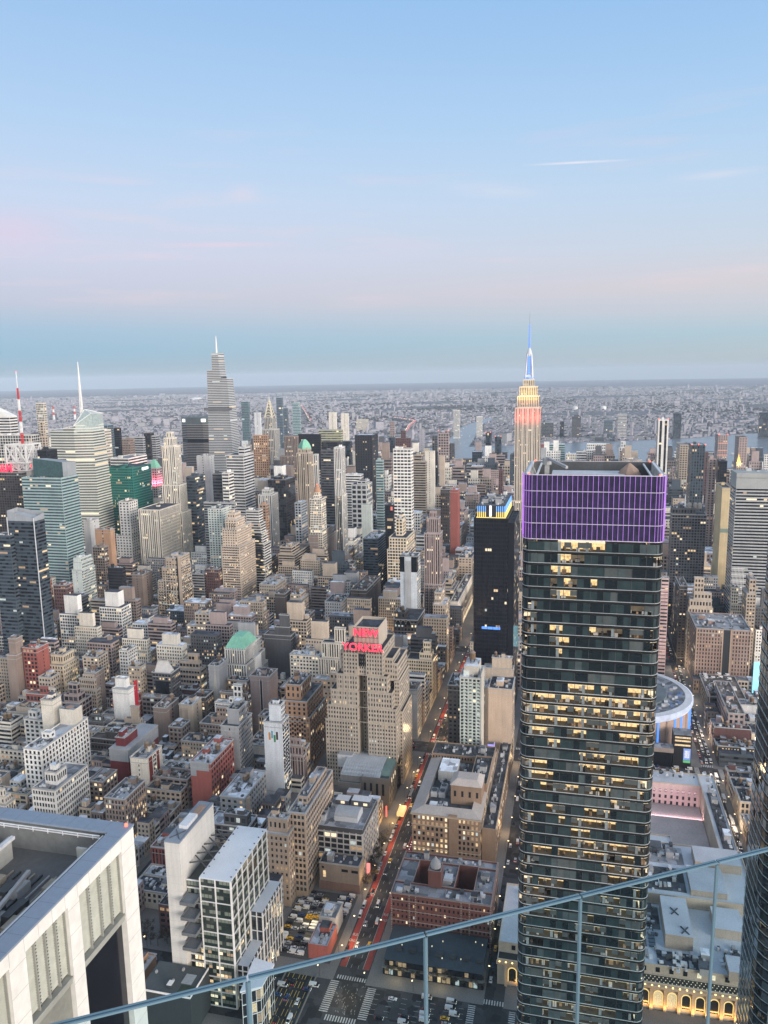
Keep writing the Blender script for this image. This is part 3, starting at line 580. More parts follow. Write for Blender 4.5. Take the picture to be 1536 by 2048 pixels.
('a22', [629.4, 404.2, 640.2, 421.3, 60.0], 'b','white','white blank slab with a red stripe down its side', [(1.14, 0.5, 1, 0.3, 1)], {}),
('a22b', [679.5, 421.8, 690.8, 434.9, 62.0], 'p','tan','tan ribbed brick block right of the red striped slab', [], {'lit': 0.15}),
('pyw', [679.2, 387.4, 697.4, 408.4, 58.0], 'p','dkgrey','black loft crowned by a white truncated roof', [], {'lit': 0.2}),
('obl', [687.5, 339.9, 709.2, 350.9, 66.0], 'b','grey','grey slab with a tall pale triangle painted on its wall', [], {}),
('grn', [721.8, 327.0, 763.4, 348.6, 72.0], 'v','white','white gothic loft tower with mint green copper roof', [(0.8, -0.1, 1.1, -0.15, 1.1), (0.6, -0.2, 1.2, -0.2, 1.2)], {'lit': 0.1}),
('grl', [699.4, 315.4, 709.3, 336.5, 48.0], 'p','brown','brown lit loft at the foot of the green roofed tower', [], {'lit': 0.45}),
('blst', [684.9, 285.7, 707.0, 305.7, 60.0], 'b','pinkbr','brown brick slab with a black vertical slot down its front', [], {}),
('lf1', [635.0, 370.2, 659.7, 383.4, 42.0], 's','brown','brown loft with round roof tank left of the stained loft', [], {}),
('lf2', [637.8, 343.8, 655.8, 357.8, 46.0], 's','tan','stained tan loft with blank patched walls', [], {}),
('lf3', [607.4, 339.3, 623.2, 352.4, 38.0], 'p','brown','small brown loft under the stained tan loft', [], {}),
('lf4', [657.0, 340.3, 675.0, 353.6, 46.0], 'p','dkbrown','dark loft with boxed roof hut beside the painted triangle slab', [], {}),
('w1', [573.3, 455.0, 587.4, 475.3, 50.0], 'p','white','white apartment wing with corner windows and low roof hut', [(1.14, 0.1, 0.5, 0.4, 0.8)], {'lit': 0.03}),
('w1t', [551.2, 427.5, 563.2, 438.8, 80.0], 'b','cream','square cream elevator tower on the white apartments', [], {}),
('w2', [505.2, 406.0, 567.1, 422.2, 60.0], 'p','white','long white apartment wing with square window grid', [(1.08, 0.3, 0.4, 0.3, 0.8)], {'lit': 0.03}),
('w3', [471.2, 370.1, 511.9, 390.0, 48.0], 'p','white','white apartment wing with glazed corner and grey roof hut', [(1.2, 0.2, 0.5, 0.2, 0.7)], {'lit': 0.05}),
('c2', [550.7, 358.9, 600.0, 376.1, 42.0], 'b','redbr2','dark red painted slab with grey upper storey', [(1.2, 0.1, 0.5, 0.3, 0.8)], {}),
('c3', [537.2, 333.2, 561.3, 348.3, 44.0], 's','cream','cream hotel slab with red vertical stripes', [], {}),
('c4', [515.7, 360.6, 535.9, 373.4, 32.0], 'p','brown','small brown loft with lit top row beside white apartments', [], {'lit': 0.2}),
('c5', [479.7, 318.5, 509.0, 335.1, 42.0], 'p','brown','brown office block with water tank and lit side windows', [], {'lit': 0.3}),
('c6', [578.9, 271.1, 607.3, 287.4, 58.0], 'sp','grey','tall grey concrete tower with tall square roof hut', [(1.22, 0.2, 0.8, 0.1, 0.75)], {}),
('c7', [529.2, 273.1, 572.3, 290.4, 50.0], 'bp','redbrick','red brick tower with dotted side windows and grey parapet', [], {}),
('c8', [569.2, 228.3, 585.4, 244.2, 70.0], 'bp','bluewh','white slab with four coloured bars on its front', [(1.2, 0.2, 0.75, 0.1, 0.75)], {}),
('c9', [508.9, 236.6, 551.9, 256.2, 36.0], 'p','grey','grey bay windowed loft with blank front and roof tanks', [], {}),
('b19', [621.8, 225.3, 666.5, 248.5, 66.0], 'p','orange','orange brown setback tower with water tank', [(1.2, 0.1, 0.75, 0.3, 0.9), (0.78, 0, 1.05, -0.1, 1.1)], {'lit': 0.1}),
('tb1', [446.1, 177.8, 456.6, 194.4, 52.0], 'p','tanb','tan brick office tower with dark green roof and rooftop huts', [(1.18, 0.3, 0.95, 0.1, 0.9)], {'lit': 0.05}),
('tb2', [457.1, 169.4, 517.1, 181.3, 62.0], 'p','tanb','tan brick slab joined behind the green roofed tan tower', [(1.08, 0.2, 0.9, 0.2, 0.8)], {'lit': 0.03}),
('gar', [807.7, -167.5, 867.5, -132.6, 24.0], 'h','dkgrey','low parking deck with cars on its roof beside the arena street', [], {}),
('tnb', [746.0, -154.7, 826.0, -140.5, 34.0], 'p','pinkbr','tan brick block with pink lit side wall before the parking deck', [], {})]
# ================================================================ THE SETTING
def structure(name, mb, mats):
    o = mb.build(name, mats); o['kind'] = 'structure'; return o
RE = 6.9e6
def ground_mat():
    M, N, Lk, p = _mat('land'); g = N.new('ShaderNodeNewGeometry'); P = g.outputs['Position']
    vo = N.new('ShaderNodeTexVoronoi'); mp = N.new('ShaderNodeMapping'); mp.inputs['Rotation'].default_value = (0, 0, .5); mp.inputs['Scale'].default_value = (1/42, 1/19, 1); Lk.new(P, mp.inputs[0]); Lk.new(mp.outputs[0], vo.inputs[0]); vo.inputs['Scale'].default_value = 1
    big = _noise(N, Lk, P, .0011, 5); med = _noise(N, Lk, P, .006, 4)
    cr = N.new('ShaderNodeValToRGB'); e = cr.color_ramp.elements; Lk.new(vo.outputs['Color'], cr.inputs[0])
    e[0].position = 0; e[0].color = (.09, .095, .11, 1); e[1].position = 1; e[1].color = (.33, .34, .36, 1)
    k = e.new(.45); k.color = (.14, .145, .165, 1); k = e.new(.7); k.color = (.22, .225, .25, 1)
    cr.color_ramp.interpolation = 'CONSTANT'
    tr = N.new('ShaderNodeValToRGB'); e = tr.color_ramp.elements; e[0].position = .42; e[0].color = (0, 0, 0, 1); e[1].position = .58; e[1].color = (1, 1, 1, 1)
    Lk.new(_m(N, Lk, 'ADD', _m(N, Lk, 'MULTIPLY', big, .65), _m(N, Lk, 'MULTIPLY', med, .35)), tr.inputs[0])
    mx = N.new('ShaderNodeMix'); mx.data_type = 'RGBA'; Lk.new(tr.outputs[0], mx.inputs[0]); Lk.new(cr.outputs[0], mx.inputs[6]); mx.inputs[7].default_value = (.085, .09, .088, 1)
    Lk.new(mx.outputs[2], p.inputs['Base Color']); p.inputs['Roughness'].default_value = .95
    return M
def far_z(x, y): return -(x*x+y*y)/(2*RE)
g = MB(); rad = [0, 400, 1200, 2500, 4000, 6000, 8500, 11500, 15000, 20000, 26000, 30000, 35000, 40000]; n = 72
for j, rr in enumerate(rad):
    for k in range(n):
        x, y = rr*math.cos(2*math.pi*k/n), rr*math.sin(2*math.pi*k/n); g.v.append((x, y, far_z(x, y)-1.6))
for j in range(len(rad)-1):
    for k in range(n):
        a = j*n+k; b = j*n+(k+1) % n; g.f.append((a, b, b+n, a+n)); g.m.append(0)
structure('ground', g, ground_mat())
def water_mat():
    M, N, Lk, p = _mat('river'); g = N.new('ShaderNodeNewGeometry')
    p.inputs['Base Color'].default_value = (.17, .22, .26, 1); p.inputs['Roughness'].default_value = .25; p.inputs['IOR'].default_value = 1.33
    nz = _noise(N, Lk, g.outputs['Position'], .02, 8, (1, .6, 1)); bp = N.new('ShaderNodeBump'); bp.inputs['Strength'].default_value = .35; bp.inputs['Distance'].default_value = 6; Lk.new(nz, bp.inputs['Height']); Lk.new(bp.outputs[0], p.inputs['Normal'])
    return M
w = MB(); near = [(2690, -6000), (2690, -1500), (2690, -600), (2780, -80), (2800, 340), (2760, 900), (2760, 6000)]
farb = [(6800, -6000), (5000, -1800), (4600, -880), (4240, -480), (4080, -100), (3900, 200), (3760, 517), (3560, 1000), (3400, 1800), (3300, 6000)]
for i in range(len(near)-1): pass
w.poly([(x, y, -.7) for x, y in near] + [(x, y, -.7) for x, y in reversed(farb)])
w.poly([(3700, 640, -.68), (3700, 500, -.68), (4500, 560, -.68), (5300, 640, -.68), (6200, 600, -.68), (6200, 680, -.68), (5300, 745, -.68), (4500, 690, -.68)])
structure('river_water', w, water_mat())
AV = [100, 380, 690, 965, 1240, 1500, 1640, 1790, 1935, 2080, 2290, 2500, 2665]
def SY(k): return 128+82*(k-34)                                  # centre line of street number k
a = MB(); a.quad((60, -1400, -.2), (2692, -1400, -.2), (2692, 2300, -.2), (60, 2300, -.2)); structure('road', a, asphalt)
pv = MB()
for i in range(len(AV)-1):
    for k in range(16, 60):
        hw = 12.5 if k in (34, 42, 23) else 7.5; hw2 = 12.5 if k+1 in (34, 42, 23) else 7.5
        x0, x1, y0, y1 = AV[i]+10.5, AV[i+1]-10.5, SY(k)+(3.6 if k == 34 else hw-3), SY(k+1)-(16 if k+1 == 34 else hw2-3)
        if k == 33 and i == 1: y0 = 44
        if k == 32 and i == 1: y1 = 33
        if i == 0: continue
        if i == 2 and k in (31, 32): continue
        pv.box(x0, y0, -.19, x1, y1, -.05, 0, None, False)
pv.box(700.5, SY(31)+5, -.19, 954, SY(33)-5, -.05, 0, None, False)
pv.box(110, SY(33)+4.5, -.19, 300, SY(34)-9.5, -.05, 0, None, False)
pv.box(110, SY(34)+9.5, -.19, 352, SY(35)+60, -.05, 0, None, False)
structure('pavement', pv, pave)
# ---- painted lanes, crossings and lettering on the road
def mark(name, quads, m, z=-.19):
    b = MB()
    for x0, y0, x1, y1 in quads: b.quad((x0, y0, z), (x1, y0, z), (x1, y1, z), (x0, y1, z))
    return structure(name, b, m)
S34 = 121.5
mark('bus_lane', [(402, S34+5.6, 679, S34+9.2), (402, S34-8.8, 560, S34-5.2), (702, S34+5.6, 950, S34+9.2), (980, S34+5.6, 1225, S34+9.2), (980, S34-9, 1225, S34-5.2)], lane_red, -.19)
q = []
for x0, x1 in ((402, 676), (704, 950), (980, 1225)):
    q += [(x0, S34+5.25, x1, S34+5.45), (x0, S34-5.05, x1, S34-4.85)]
    x = x0
    while x < x1: q.append((x, S34+2.2, x+3, S34+2.4)); q.append((x, S34-2.0, x+3, S34-1.8)); x += 9
def zebra(x0, y0, x1, y1, along):
    if along == 'y':
        y = y0
        while y < y1: q.append((x0, y, x1, min(y+.75, y1))); y += 1.5
    else:
        x = x0
        while x < x1: q.append((x, y0, min(x+.75, x1), y1)); x += 1.5
AX = 378
zebra(367, 127.5, 391, 132.5, 'x'); zebra(366, 105, 389, 110, 'x'); zebra(361.5, 110.5, 365.5, 128, 'y'); zebra(392.2, S34-9, 395.2, S34+9, 'y')
zebra(391.5, 30, 395, 44, 'y'); zebra(366, 26, 389, 29.5, 'x'); zebra(366, 48, 389, 52, 'x')
for i_ in range(60): q.append((367+rnd.uniform(0, 22), 110.8+rnd.uniform(0, 16), 0, 0)); e_ = q[-1]; q[-1] = (e_[0], e_[1], e_[0]+.9, e_[1]+.16)
for k in (1, 2):
    for yy in (S34,): zebra(AV[k+1]-15, yy-9, AV[k+1]-11.5, yy+9, 'y'); zebra(AV[k+1]+11.5, yy-9, AV[k+1]+15, yy+9, 'y')
for k in (31, 33):
    zebra(675, SY(k)-6, 679, SY(k)+6, 'y'); zebra(702, SY(k)-6, 706, SY(k)+6, 'y'); zebra(AV[2]-10, SY(k)+8, AV[2]+10, SY(k)+12, 'x'); zebra(AV[2]-10, SY(k)-12, AV[2]+10, SY(k)-8, 'x')
for xx in (-7.4, -3.7, 0, 3.7, 7.4):
    y = 54
    while y < 103: q.append((AX+xx-.08, y, AX+xx+.08, y+3)); y += 8
for i in (2, 3):
    for xx in (-5, -1.7, 1.7, 5):
        y = -130
        while y < 520: q.append((AV[i]+xx-.08, y, AV[i]+xx+.08, y+3)); y += 9
for k in (31, 33):
    for x in range(404, 1230, 9): q.append((x, SY(k)-.1, x+3, SY(k)+.1))
mark('road_marking', q, line_white, -.185)
q2 = []
for i, yy in enumerate((150, 153.6, 157.2, 160.8, 164.4, 168, 171.6)):
    x = 300
    while x < 368: q2.append((x, yy+52, x+4.5, yy+52.22)); x += 7
mark('ramp_marking', [(x, yy, x+5, yy+.3) for x in range(345, 392, 7) for yy in (144, 147.5, 149.2, 151.4, 155, 158)], line_yel, -.185)
def text(name, body, size, loc, rot, m, parent=None, ext=.0, sx=1.0, align='CENTER'):
    c = bpy.data.curves.new(name, 'FONT'); c.body = body; c.size = size; c.extrude = ext; c.offset = .008*size if ext > .2 else 0; c.align_x = align; c.align_y = 'CENTER'
    o = bpy.data.objects.new(name, c); col.objects.link(o); o.location = loc; o.rotation_euler = rot; o.scale = (sx, 1, 1); c.materials.append(m)
    if parent is not None: part(o, parent)
    TEXTS.append(o); return o
TEXTS = []
def text_to_mesh():
    dg = bpy.context.evaluated_depsgraph_get()
    for o in TEXTS:
        me = bpy.data.meshes.new_from_object(o.evaluated_get(dg)); q = bpy.data.objects.new('tmp', me); col.objects.link(q)
        q.location, q.rotation_euler, q.scale = o.location, o.rotation_euler, o.scale
        if o.parent is not None: q.parent = o.parent; q.matrix_parent_inverse = o.matrix_parent_inverse
        if 'kind' in o: q['kind'] = o['kind']
        nm = o.name; bpy.data.objects.remove(o); q.name = nm
for i, (x, yy, wd) in enumerate(((430, S34+7.4, 'BUS'), (424.5, S34+7.4, 'ONLY'), (475, S34+7.4, 'BUS'), (469.5, S34+7.4, 'ONLY'), (452, S34-7, 'BUS'), (446.5, S34-7, 'ONLY'))):
    o = text('road_lettering', wd, 3.4, (x, yy, -.18), (0, 0, -math.pi/2), line_white, None, 0, .55); o['kind'] = 'structure'
# ---- parking lot ground and plaza
mark('parking_lot', [(402, 137, 466, 176)], surf('lot_tar', (.07, .07, .07), mott=.4), -.045)
mark('lot_marking', [(404+i*2.8, y, 404.1+i*2.8, y+5) for i in range(22) for y in (141, 156, 168)], line_yel, -.04)
# ---- haze: one box of pale air round everything
hz = MB(); hz.box(-40200, -40200, -240, 40200, 40200, 462)
HM, N_, L_, _p = _mat('haze_air'); N_.clear(); _o = N_.new('ShaderNodeOutputMaterial'); _v = N_.new('ShaderNodeVolumePrincipled'); L_.new(_v.outputs[0], _o.inputs['Volume'])
_v.inputs['Color'].default_value = (.70, .84, 1.0, 1); _v.inputs['Density'].default_value = HAZE; _v.inputs['Anisotropy'].default_value = -.12
hzo = hz.build('haze', HM); hzo['kind'] = 'stuff'
# ================================================================ THE BUILDINGS
HERO = []
OCC = []                                                        # footprints already taken
TANKS = {'a3': 1, 'a18': 1, 'a19': 2, 'c5': 1, 'c2': 0, 'c9': 2, 'b19': 1, 'br1': 1, 'lf1': 1, 'a22b': 1, 'b4': 1, 'c3': 1, 'a8': 0, 'b6': 1, 'obl': 1, 'grd': 0, 'a16': 0, 'ma1': 1, 'bb1': 1, 'lf4': 1, 'c7': 1, 'dkm': 1, 'w3': 0, 'tb2': 0, 'hs1': 1, 'b15': 1, 'a15r': 1}
BUILT = {}
def kindname(key, H, d):
    return 'tower' if H > 85 else 'office_block'
for i, (key, b, sty, c, label, tiers, kw) in enumerate(HEROES):
    x0, y0, x1, y1, H = b
    root, boxes, zr = building(kindname(key, H, 0), label, 'skyscraper' if H > 140 else 'building', b, sty, c, tiers, kw.get('lit', .10 if x0 < 1300 else .07), TANKS.get(key, 0), 100+i, None, kw.get('bay'), kw.get('fl'), None, True)
    BUILT[key] = (root, boxes, zr, b)
    OCC.append((x0, y0, x1, y1))
    for bx in boxes[1:]: OCC.append(bx[:4])
# ================================================================ LANDMARKS BUILT ONE BY ONE
purple = lamp('purple_light', (.50, .12, 1.0), 1.5); red_led = lamp('red_neon', (1, .012, .06), 2.3); blue_led = lamp('blue_light', (.06, .28, 1.0), 1.4); white_led = lamp('white_light', (.95, .97, 1), 1.6)
amber = lamp('amber_light', (1, .62, .2), 1.6); beacon = lamp('red_beacon', (1, .12, .05), 3.0); cyan_led = lamp('cyan_screen', (.35, .85, 1), 1.3, .3, .2); pink_led = lamp('pink_light', (1, .5, .62), .9); yellow_led = lamp('yellow_light', (1, .8, .15), 1.3)
tail = lamp('tail_red', (1, .08, .04), 2.0); head = lamp('head_white', (1, .93, .8), 2.6); street_bulb = lamp('street_bulb', (1, .74, .42), 4.0)
def beacon_on(parent, x, y, z, s=.9):
    b = MB(); b.lathe(x, y, [(s, z), (s, z+s*1.2), (.1, z+s*1.8)], 6); b.build('warning_light', beacon, parent)
def rectpath(x0, y0, x1, y1, rad, n=5):
    P = []
    for cx, cy, a0 in ((x0+rad, y1-rad, 90), (x0+rad, y0+rad, 180), (x1-rad, y0+rad, 270), (x1-rad, y1-rad, 0)):
        for k in range(n+1):
            a = R(a0+90*k/n); P.append((cx+rad*math.cos(a), cy+rad*math.sin(a)))
    return P                                                    # counter-clockwise seen from above
def resample(P, step):
    out = []; n = len(P)
    for i in range(n):
        a, b = P[i], P[(i+1) % n]; L = math.dist(a, b); k = max(1, int(round(L/step)))
        for j in range(k): out.append((a[0]+(b[0]-a[0])*j/k, a[1]+(b[1]-a[1])*j/k))
    return out
def offset(P, d):
    out = []; n = len(P)
    for i in range(n):
        a, b, c = P[i-1], P[i], P[(i+1) % n]
        t = Vector((c[0]-a[0], c[1]-a[1])).normalized(); out.append((b[0]+t.y*d, b[1]-t.x*d))
    return out
# ---- the big dark tower with the purple crown
def glass_tower(name, label, x0, y0, x1, y1, H, zc, floor, rad, crown, seed, litf, look='clear'):
    r = random.Random(seed); root = thing(name, label, 'skyscraper', ((x0+x1)/2, (y0+y1)/2, 0)); OCC.append((x0, y0, x1, y1))
    P = resample(rectpath(x0, y0, x1, y1, rad), 2.45); n = len(P)
    core = MB(); core.prism(rectpath(x0+5.5, y0+5.5, x1-5.5, y1-5.5, 2), 0, zc, 0); core.build('core', surf('core_wall', (.12, .12, .125)), root)
    vis = [i for i in range(n) if P[i][0] < (x0+x1)/2+6]        # the bays of the fronts one can see are built with rooms behind them
    nfl = int(zc/floor); gm, rm, cm = MB(), MB(), MB(); mull = MB()
    slab_m = [G_DK, surf('slab_black', (.016, .018, .02), rough=.5, spec=.2, mott=.3), surf('slab_edge_line', (.42, .46, .47), rough=.4, mott=.3)]
    PO, PI, PO2 = offset(P, .2), offset(P, -4.5), offset(P, .22)
    for j in range(nfl):
        z = j*floor; zt = z+floor
        ring = MB(); 
        for i in range(n):
            k = (i+1) % n
            ring.quad((*PO[i], z-.4), (*PO[k], z-.4), (*PO[k], z+.5), (*PO[i], z+.5), 1)
            ring.quad((*PO[i], z+.5), (*PO[k], z+.5), (*P[k], z+.6), (*P[i], z+.6), 2); ring.quad((*PO[i], z+.42), (*PO[k], z+.42), (*PO2[k], z+.51), (*PO2[i], z+.51), 2)
            ring.quad((*PO[k], z-.4), (*PO[i], z-.4), (*P[i], z-.55), (*P[k], z-.55), 1)
        if z > 55: ring.build('floor_band', slab_m, root)
        fl = litf(z, r); run = 0; m = None
        for i in range(n):
            k = (i+1) % n
            if i not in vis: gm.quad((*P[i], z+.6), (*P[k], z+.6), (*P[k], zt-.6), (*P[i], zt-.6), 0); continue
            if run <= 0:
                run = r.choice((1, 1, 2, 3, 4)); u = r.random()
                m = 1 if u < fl*1.05 else (2 if u < fl*1.05+.04 else (4 if u < fl*1.05+.12 else 0))
            run -= 1
            if m in (0, 4):
                gm.quad((*P[i], z+.6), (*P[k], z+.6), (*P[k], zt-.6), (*P[i], zt-.6), (0 if r.random() < .5 else 1) if m == 0 else r.choice((2, 2, 3)))
            else:                                               # a room seen through the glass
                rm.quad((*P[i], z+.62), (*P[k], z+.62), (*PI[k], z+.62), (*PI[i], z+.62), 0)
                hz_ = zt-.7
                rm.quad((*PI[i], z+.62), (*PI[k], z+.62), (*PI[k], hz_), (*PI[i], hz_), 1 if m == 1 else 2)
                rm.quad((*P[i], hz_), (*P[k], hz_), (*PI[k], hz_), (*PI[i], hz_), 3 if m == 1 else 0)
                for _k in range(r.choice((0, 1, 1, 2))):
                    t = r.uniform(.2, .85); bx, by = P[i][0]*(1-t)+PI[i][0]*t, P[i][1]*(1-t)+PI[i][1]*t; s = r.uniform(.35, .9)
                    cm.box(bx-s, by-s, z+.62, bx+s, by+s, z+.62+r.uniform(.5, 1.6), r.randrange(3))
                if r.random() < .22: cm.quad((*P[i], z+.62), (*PI[i], z+.62), (*PI[i], hz_), (*P[i], hz_), 3)
                if r.random() < .25: gm.quad((*P[i], z+2.0), (*P[k], z+2.0), (*P[k], zt-.6), (*P[i], zt-.6), 3)
            a = P[i]; 
            if i % 2 == 0: mull.box(a[0]-.09, a[1]-.09, z+.6, a[0]+.09, a[1]+.09, zt-.6, 0, None, False)
    if look == 'mirror': gm.build('glazing', [glass('mirror_glass', (.20, .25, .27), rough=.05, metal=.85, vary=.35), glass('mirror_glass_dark', (.10, .13, .15), rough=.05, metal=.8, vary=.35), glass('mirror_glass', (1, 1, 1)), glass('mirror_glass_dark', (1, 1, 1))], root, kind='stuff')
    else: gm.build('glazing', [glass('tower_glass', (.012, .02, .024), rough=.06, ior=1.55), glass('tower_glass_teal', (.03, .05, .055), rough=.08, ior=1.5), glass('tower_glass_pale', (.07, .095, .10), rough=.25, ior=1.4), surf('window_blind', (.075, .09, .092), mott=.6)], root, kind='stuff')
    rm.build('office_interior', [surf('office_floor', (.06, .055, .05)), lamp('office_warm', (1, .68, .30), 1.05, .95, .9), lamp('office_dim', (.95, .72, .45), .13, .8, .5), lamp('office_ceiling', (1, .82, .55), 1.2, .5, .8)], root, kind='stuff')
    cm.build('office_furniture', [surf('desk_dark', (.05, .045, .045)), surf('desk_wood', (.3, .2, .12)), surf('desk_white', (.5, .48, .45)), surf('partition', (.09, .09, .09))], root, kind='stuff')
    mull.build('mullion', metal_dk, root)
    # four light columns seen between the bays of the west front
    for t in (.08, .27, .47, .67, .9):
        y = y1+(y0-y1)*t; b = MB(); b.box(x0+.4, y-.55, 0, x0+1.3, y+.55, zc-1, 0); b.build('column', surf('column_cladding', (.22, .26, .27), rough=.5), root)
    return root, P, n
def litf(z, r):
    if 196 < z < 222: return r.choice((.35, .75, .95))
    if 150 < z < 196: return r.choice((.15, .3, .45, .6))
    if 100 < z < 150: return r.choice((.3, .45, .6))
    if z < 100: return r.choice((.3, .45, .6))
    return r.choice((.04, .1, .18, .3))
Y2MW = -71.5
def main_tower():
    x0, y0, x1, y1, H, zc = 300.0, -31.1, 347.0, 19.6, 309.0, 284.6
    root, P, n = glass_tower('office_tower', 'tall dark glass tower with rounded corners and a purple lit crown', x0, y0, x1, y1, H, zc, 4.66, 3.2, True, 5, litf)
    cg, ln = MB(), MB(); PO = offset(P, .12); ph = H-zc
    for i in range(n):
        k = (i+1) % n; cg.quad((*P[i], zc), (*P[k], zc), (*P[k], H), (*P[i], H), 0)
    cg.build('crown_glass', glass('crown_glass', (.035, .03, .07), rough=.07, ior=1.7, vary=.8), root)
    for q in range(5):
        b = MB(); z = zc+ph*q/4
        for i in range(n):
            k = (i+1) % n; b.quad((*PO[i], z-.12), (*PO[k], z-.12), (*PO[k], z+.14), (*PO[i], z+.14)); b.quad((*PO[i], z+.14), (*PO[k], z+.14), (*P[k], z+.16), (*P[i], z+.16))
        b.build('crown_rail', surf('crown_rail', (.6, .58, .66), rough=.4, mott=.1), root)
    FP = resample(rectpath(x0, y0, x1, y1, 3.2), 1.85); FO = offset(FP, .45)
    for i, (x, y) in enumerate(FP):
        if x < x0+9:
            b = MB(); b.bar((FO[i][0], FO[i][1], zc), (FO[i][0], FO[i][1], H), .068, 0)
            b.build('light_fin', lamp('purple_fin', (.52, .17, .9), 1.0, .5, .22), root)
    # open roof well behind the screen: floor, inner walls, corner trusses, plant
    zr = H-9; rf = MB(); rf.quad((x0+2, y0+2, zr), (x1-2, y0+2, zr), (x1-2, y1-2, zr), (x0+2, y1-2, zr)); rf.build('roof', roofs[3], root)
    iw = MB(); PI = offset(P, -.5)
    for i in range(n):
        k = (i+1) % n; iw.quad((*PI[k], zr), (*PI[i], zr), (*PI[i], H), (*PI[k], H), 0); iw.quad((*PI[i], H), (*P[i], H), (*P[k], H), (*PI[k], H), 1)
    iw.build('parapet', [surf('screen_inside', (.09, .1, .11), rough=.5), metal_lt], root)
    for yy, s in ((y1-1.2, -1), (y0+1.2, 1)):
        tr = MB()
        for x in np.linspace(x0+3, x1-3, 7): tr.bar((x, yy, zr), (x, yy, H+.2), .22); 
        xs = np.linspace(x0+3, x1-3, 7)
        for i in range(6): tr.bar((xs[i], yy, zr if i % 2 else H), (xs[i+1], yy, H if i % 2 else zr), .22); tr.bar((xs[i], yy+s*3.2, zr), (xs[i], yy, H), .18)
        tr.bar((x0+3, yy, H+.2), (x1-3, yy, H+.2), .4); tr.bar((x0+3, yy+s*3.5, H-.6), (x1-3, yy+s*3.5, H-.6), .3); tr.build('roof_truss', metal_lt, root)
    b = MB(); b.box(x0+22, -18, zr, x0+36, 10, zr+6.5, 0, 1, False); b.build('plant_room', [surf('plant_wall', (.2, .21, .22)), metal_lt], root)
    b = MB(); b.box(x0+16, -14, zr, x0+21, 8, zr+5, 0, 1); b.build('plant_deck', [metal_grey, surf('plant_top', (.4, .43, .45))], root)
    b = MB()
    for i, y in enumerate(np.linspace(y0+6, y1-6, 7)): b.lathe(x0+8, y, [(2.6, zr), (2.6, zr+4.2), (2.2, zr+4.3)], 16)
    b.build('cooling_fan', surf('fan_drum', (.42, .42, .4)), root)
    b = MB(); b.bar((x0+26, 12, zr), (x0+26, 12, H+4), .9); b.bar((x0+26, 12, H+3.6), (x0+12, 4, H+1.5), .5); b.lathe(x0+26, 12, [(1.8, H+1), (1.8, H+3.5)], 10); b.build('maintenance_crane', metal_grey, root)
    b = MB(); b.lathe(x0+28, -20, [(4.6, zr+6), (3.4, zr+8), (.4, zr+10.6)], 9); b.build('roof_tarpaulin', surf('canvas_tan', (.33, .24, .19)), root)
    for x, y in ((x0+1, y1-2), (x0+1, y0+2), (x1-1, y1-2), (x1-1, y0+2)): beacon_on(root, x, y, H+.1, .35)
main_tower()
# ---- the second dark tower at the edge of the view
glass_tower('office_tower', 'dark curved glass tower at the photo edge mirroring the city', 292, -128, 335, Y2MW, 290, 290, 4.6, 12, False, 9, lambda z, r: r.choice((0, 0, .03, .06)), 'mirror')
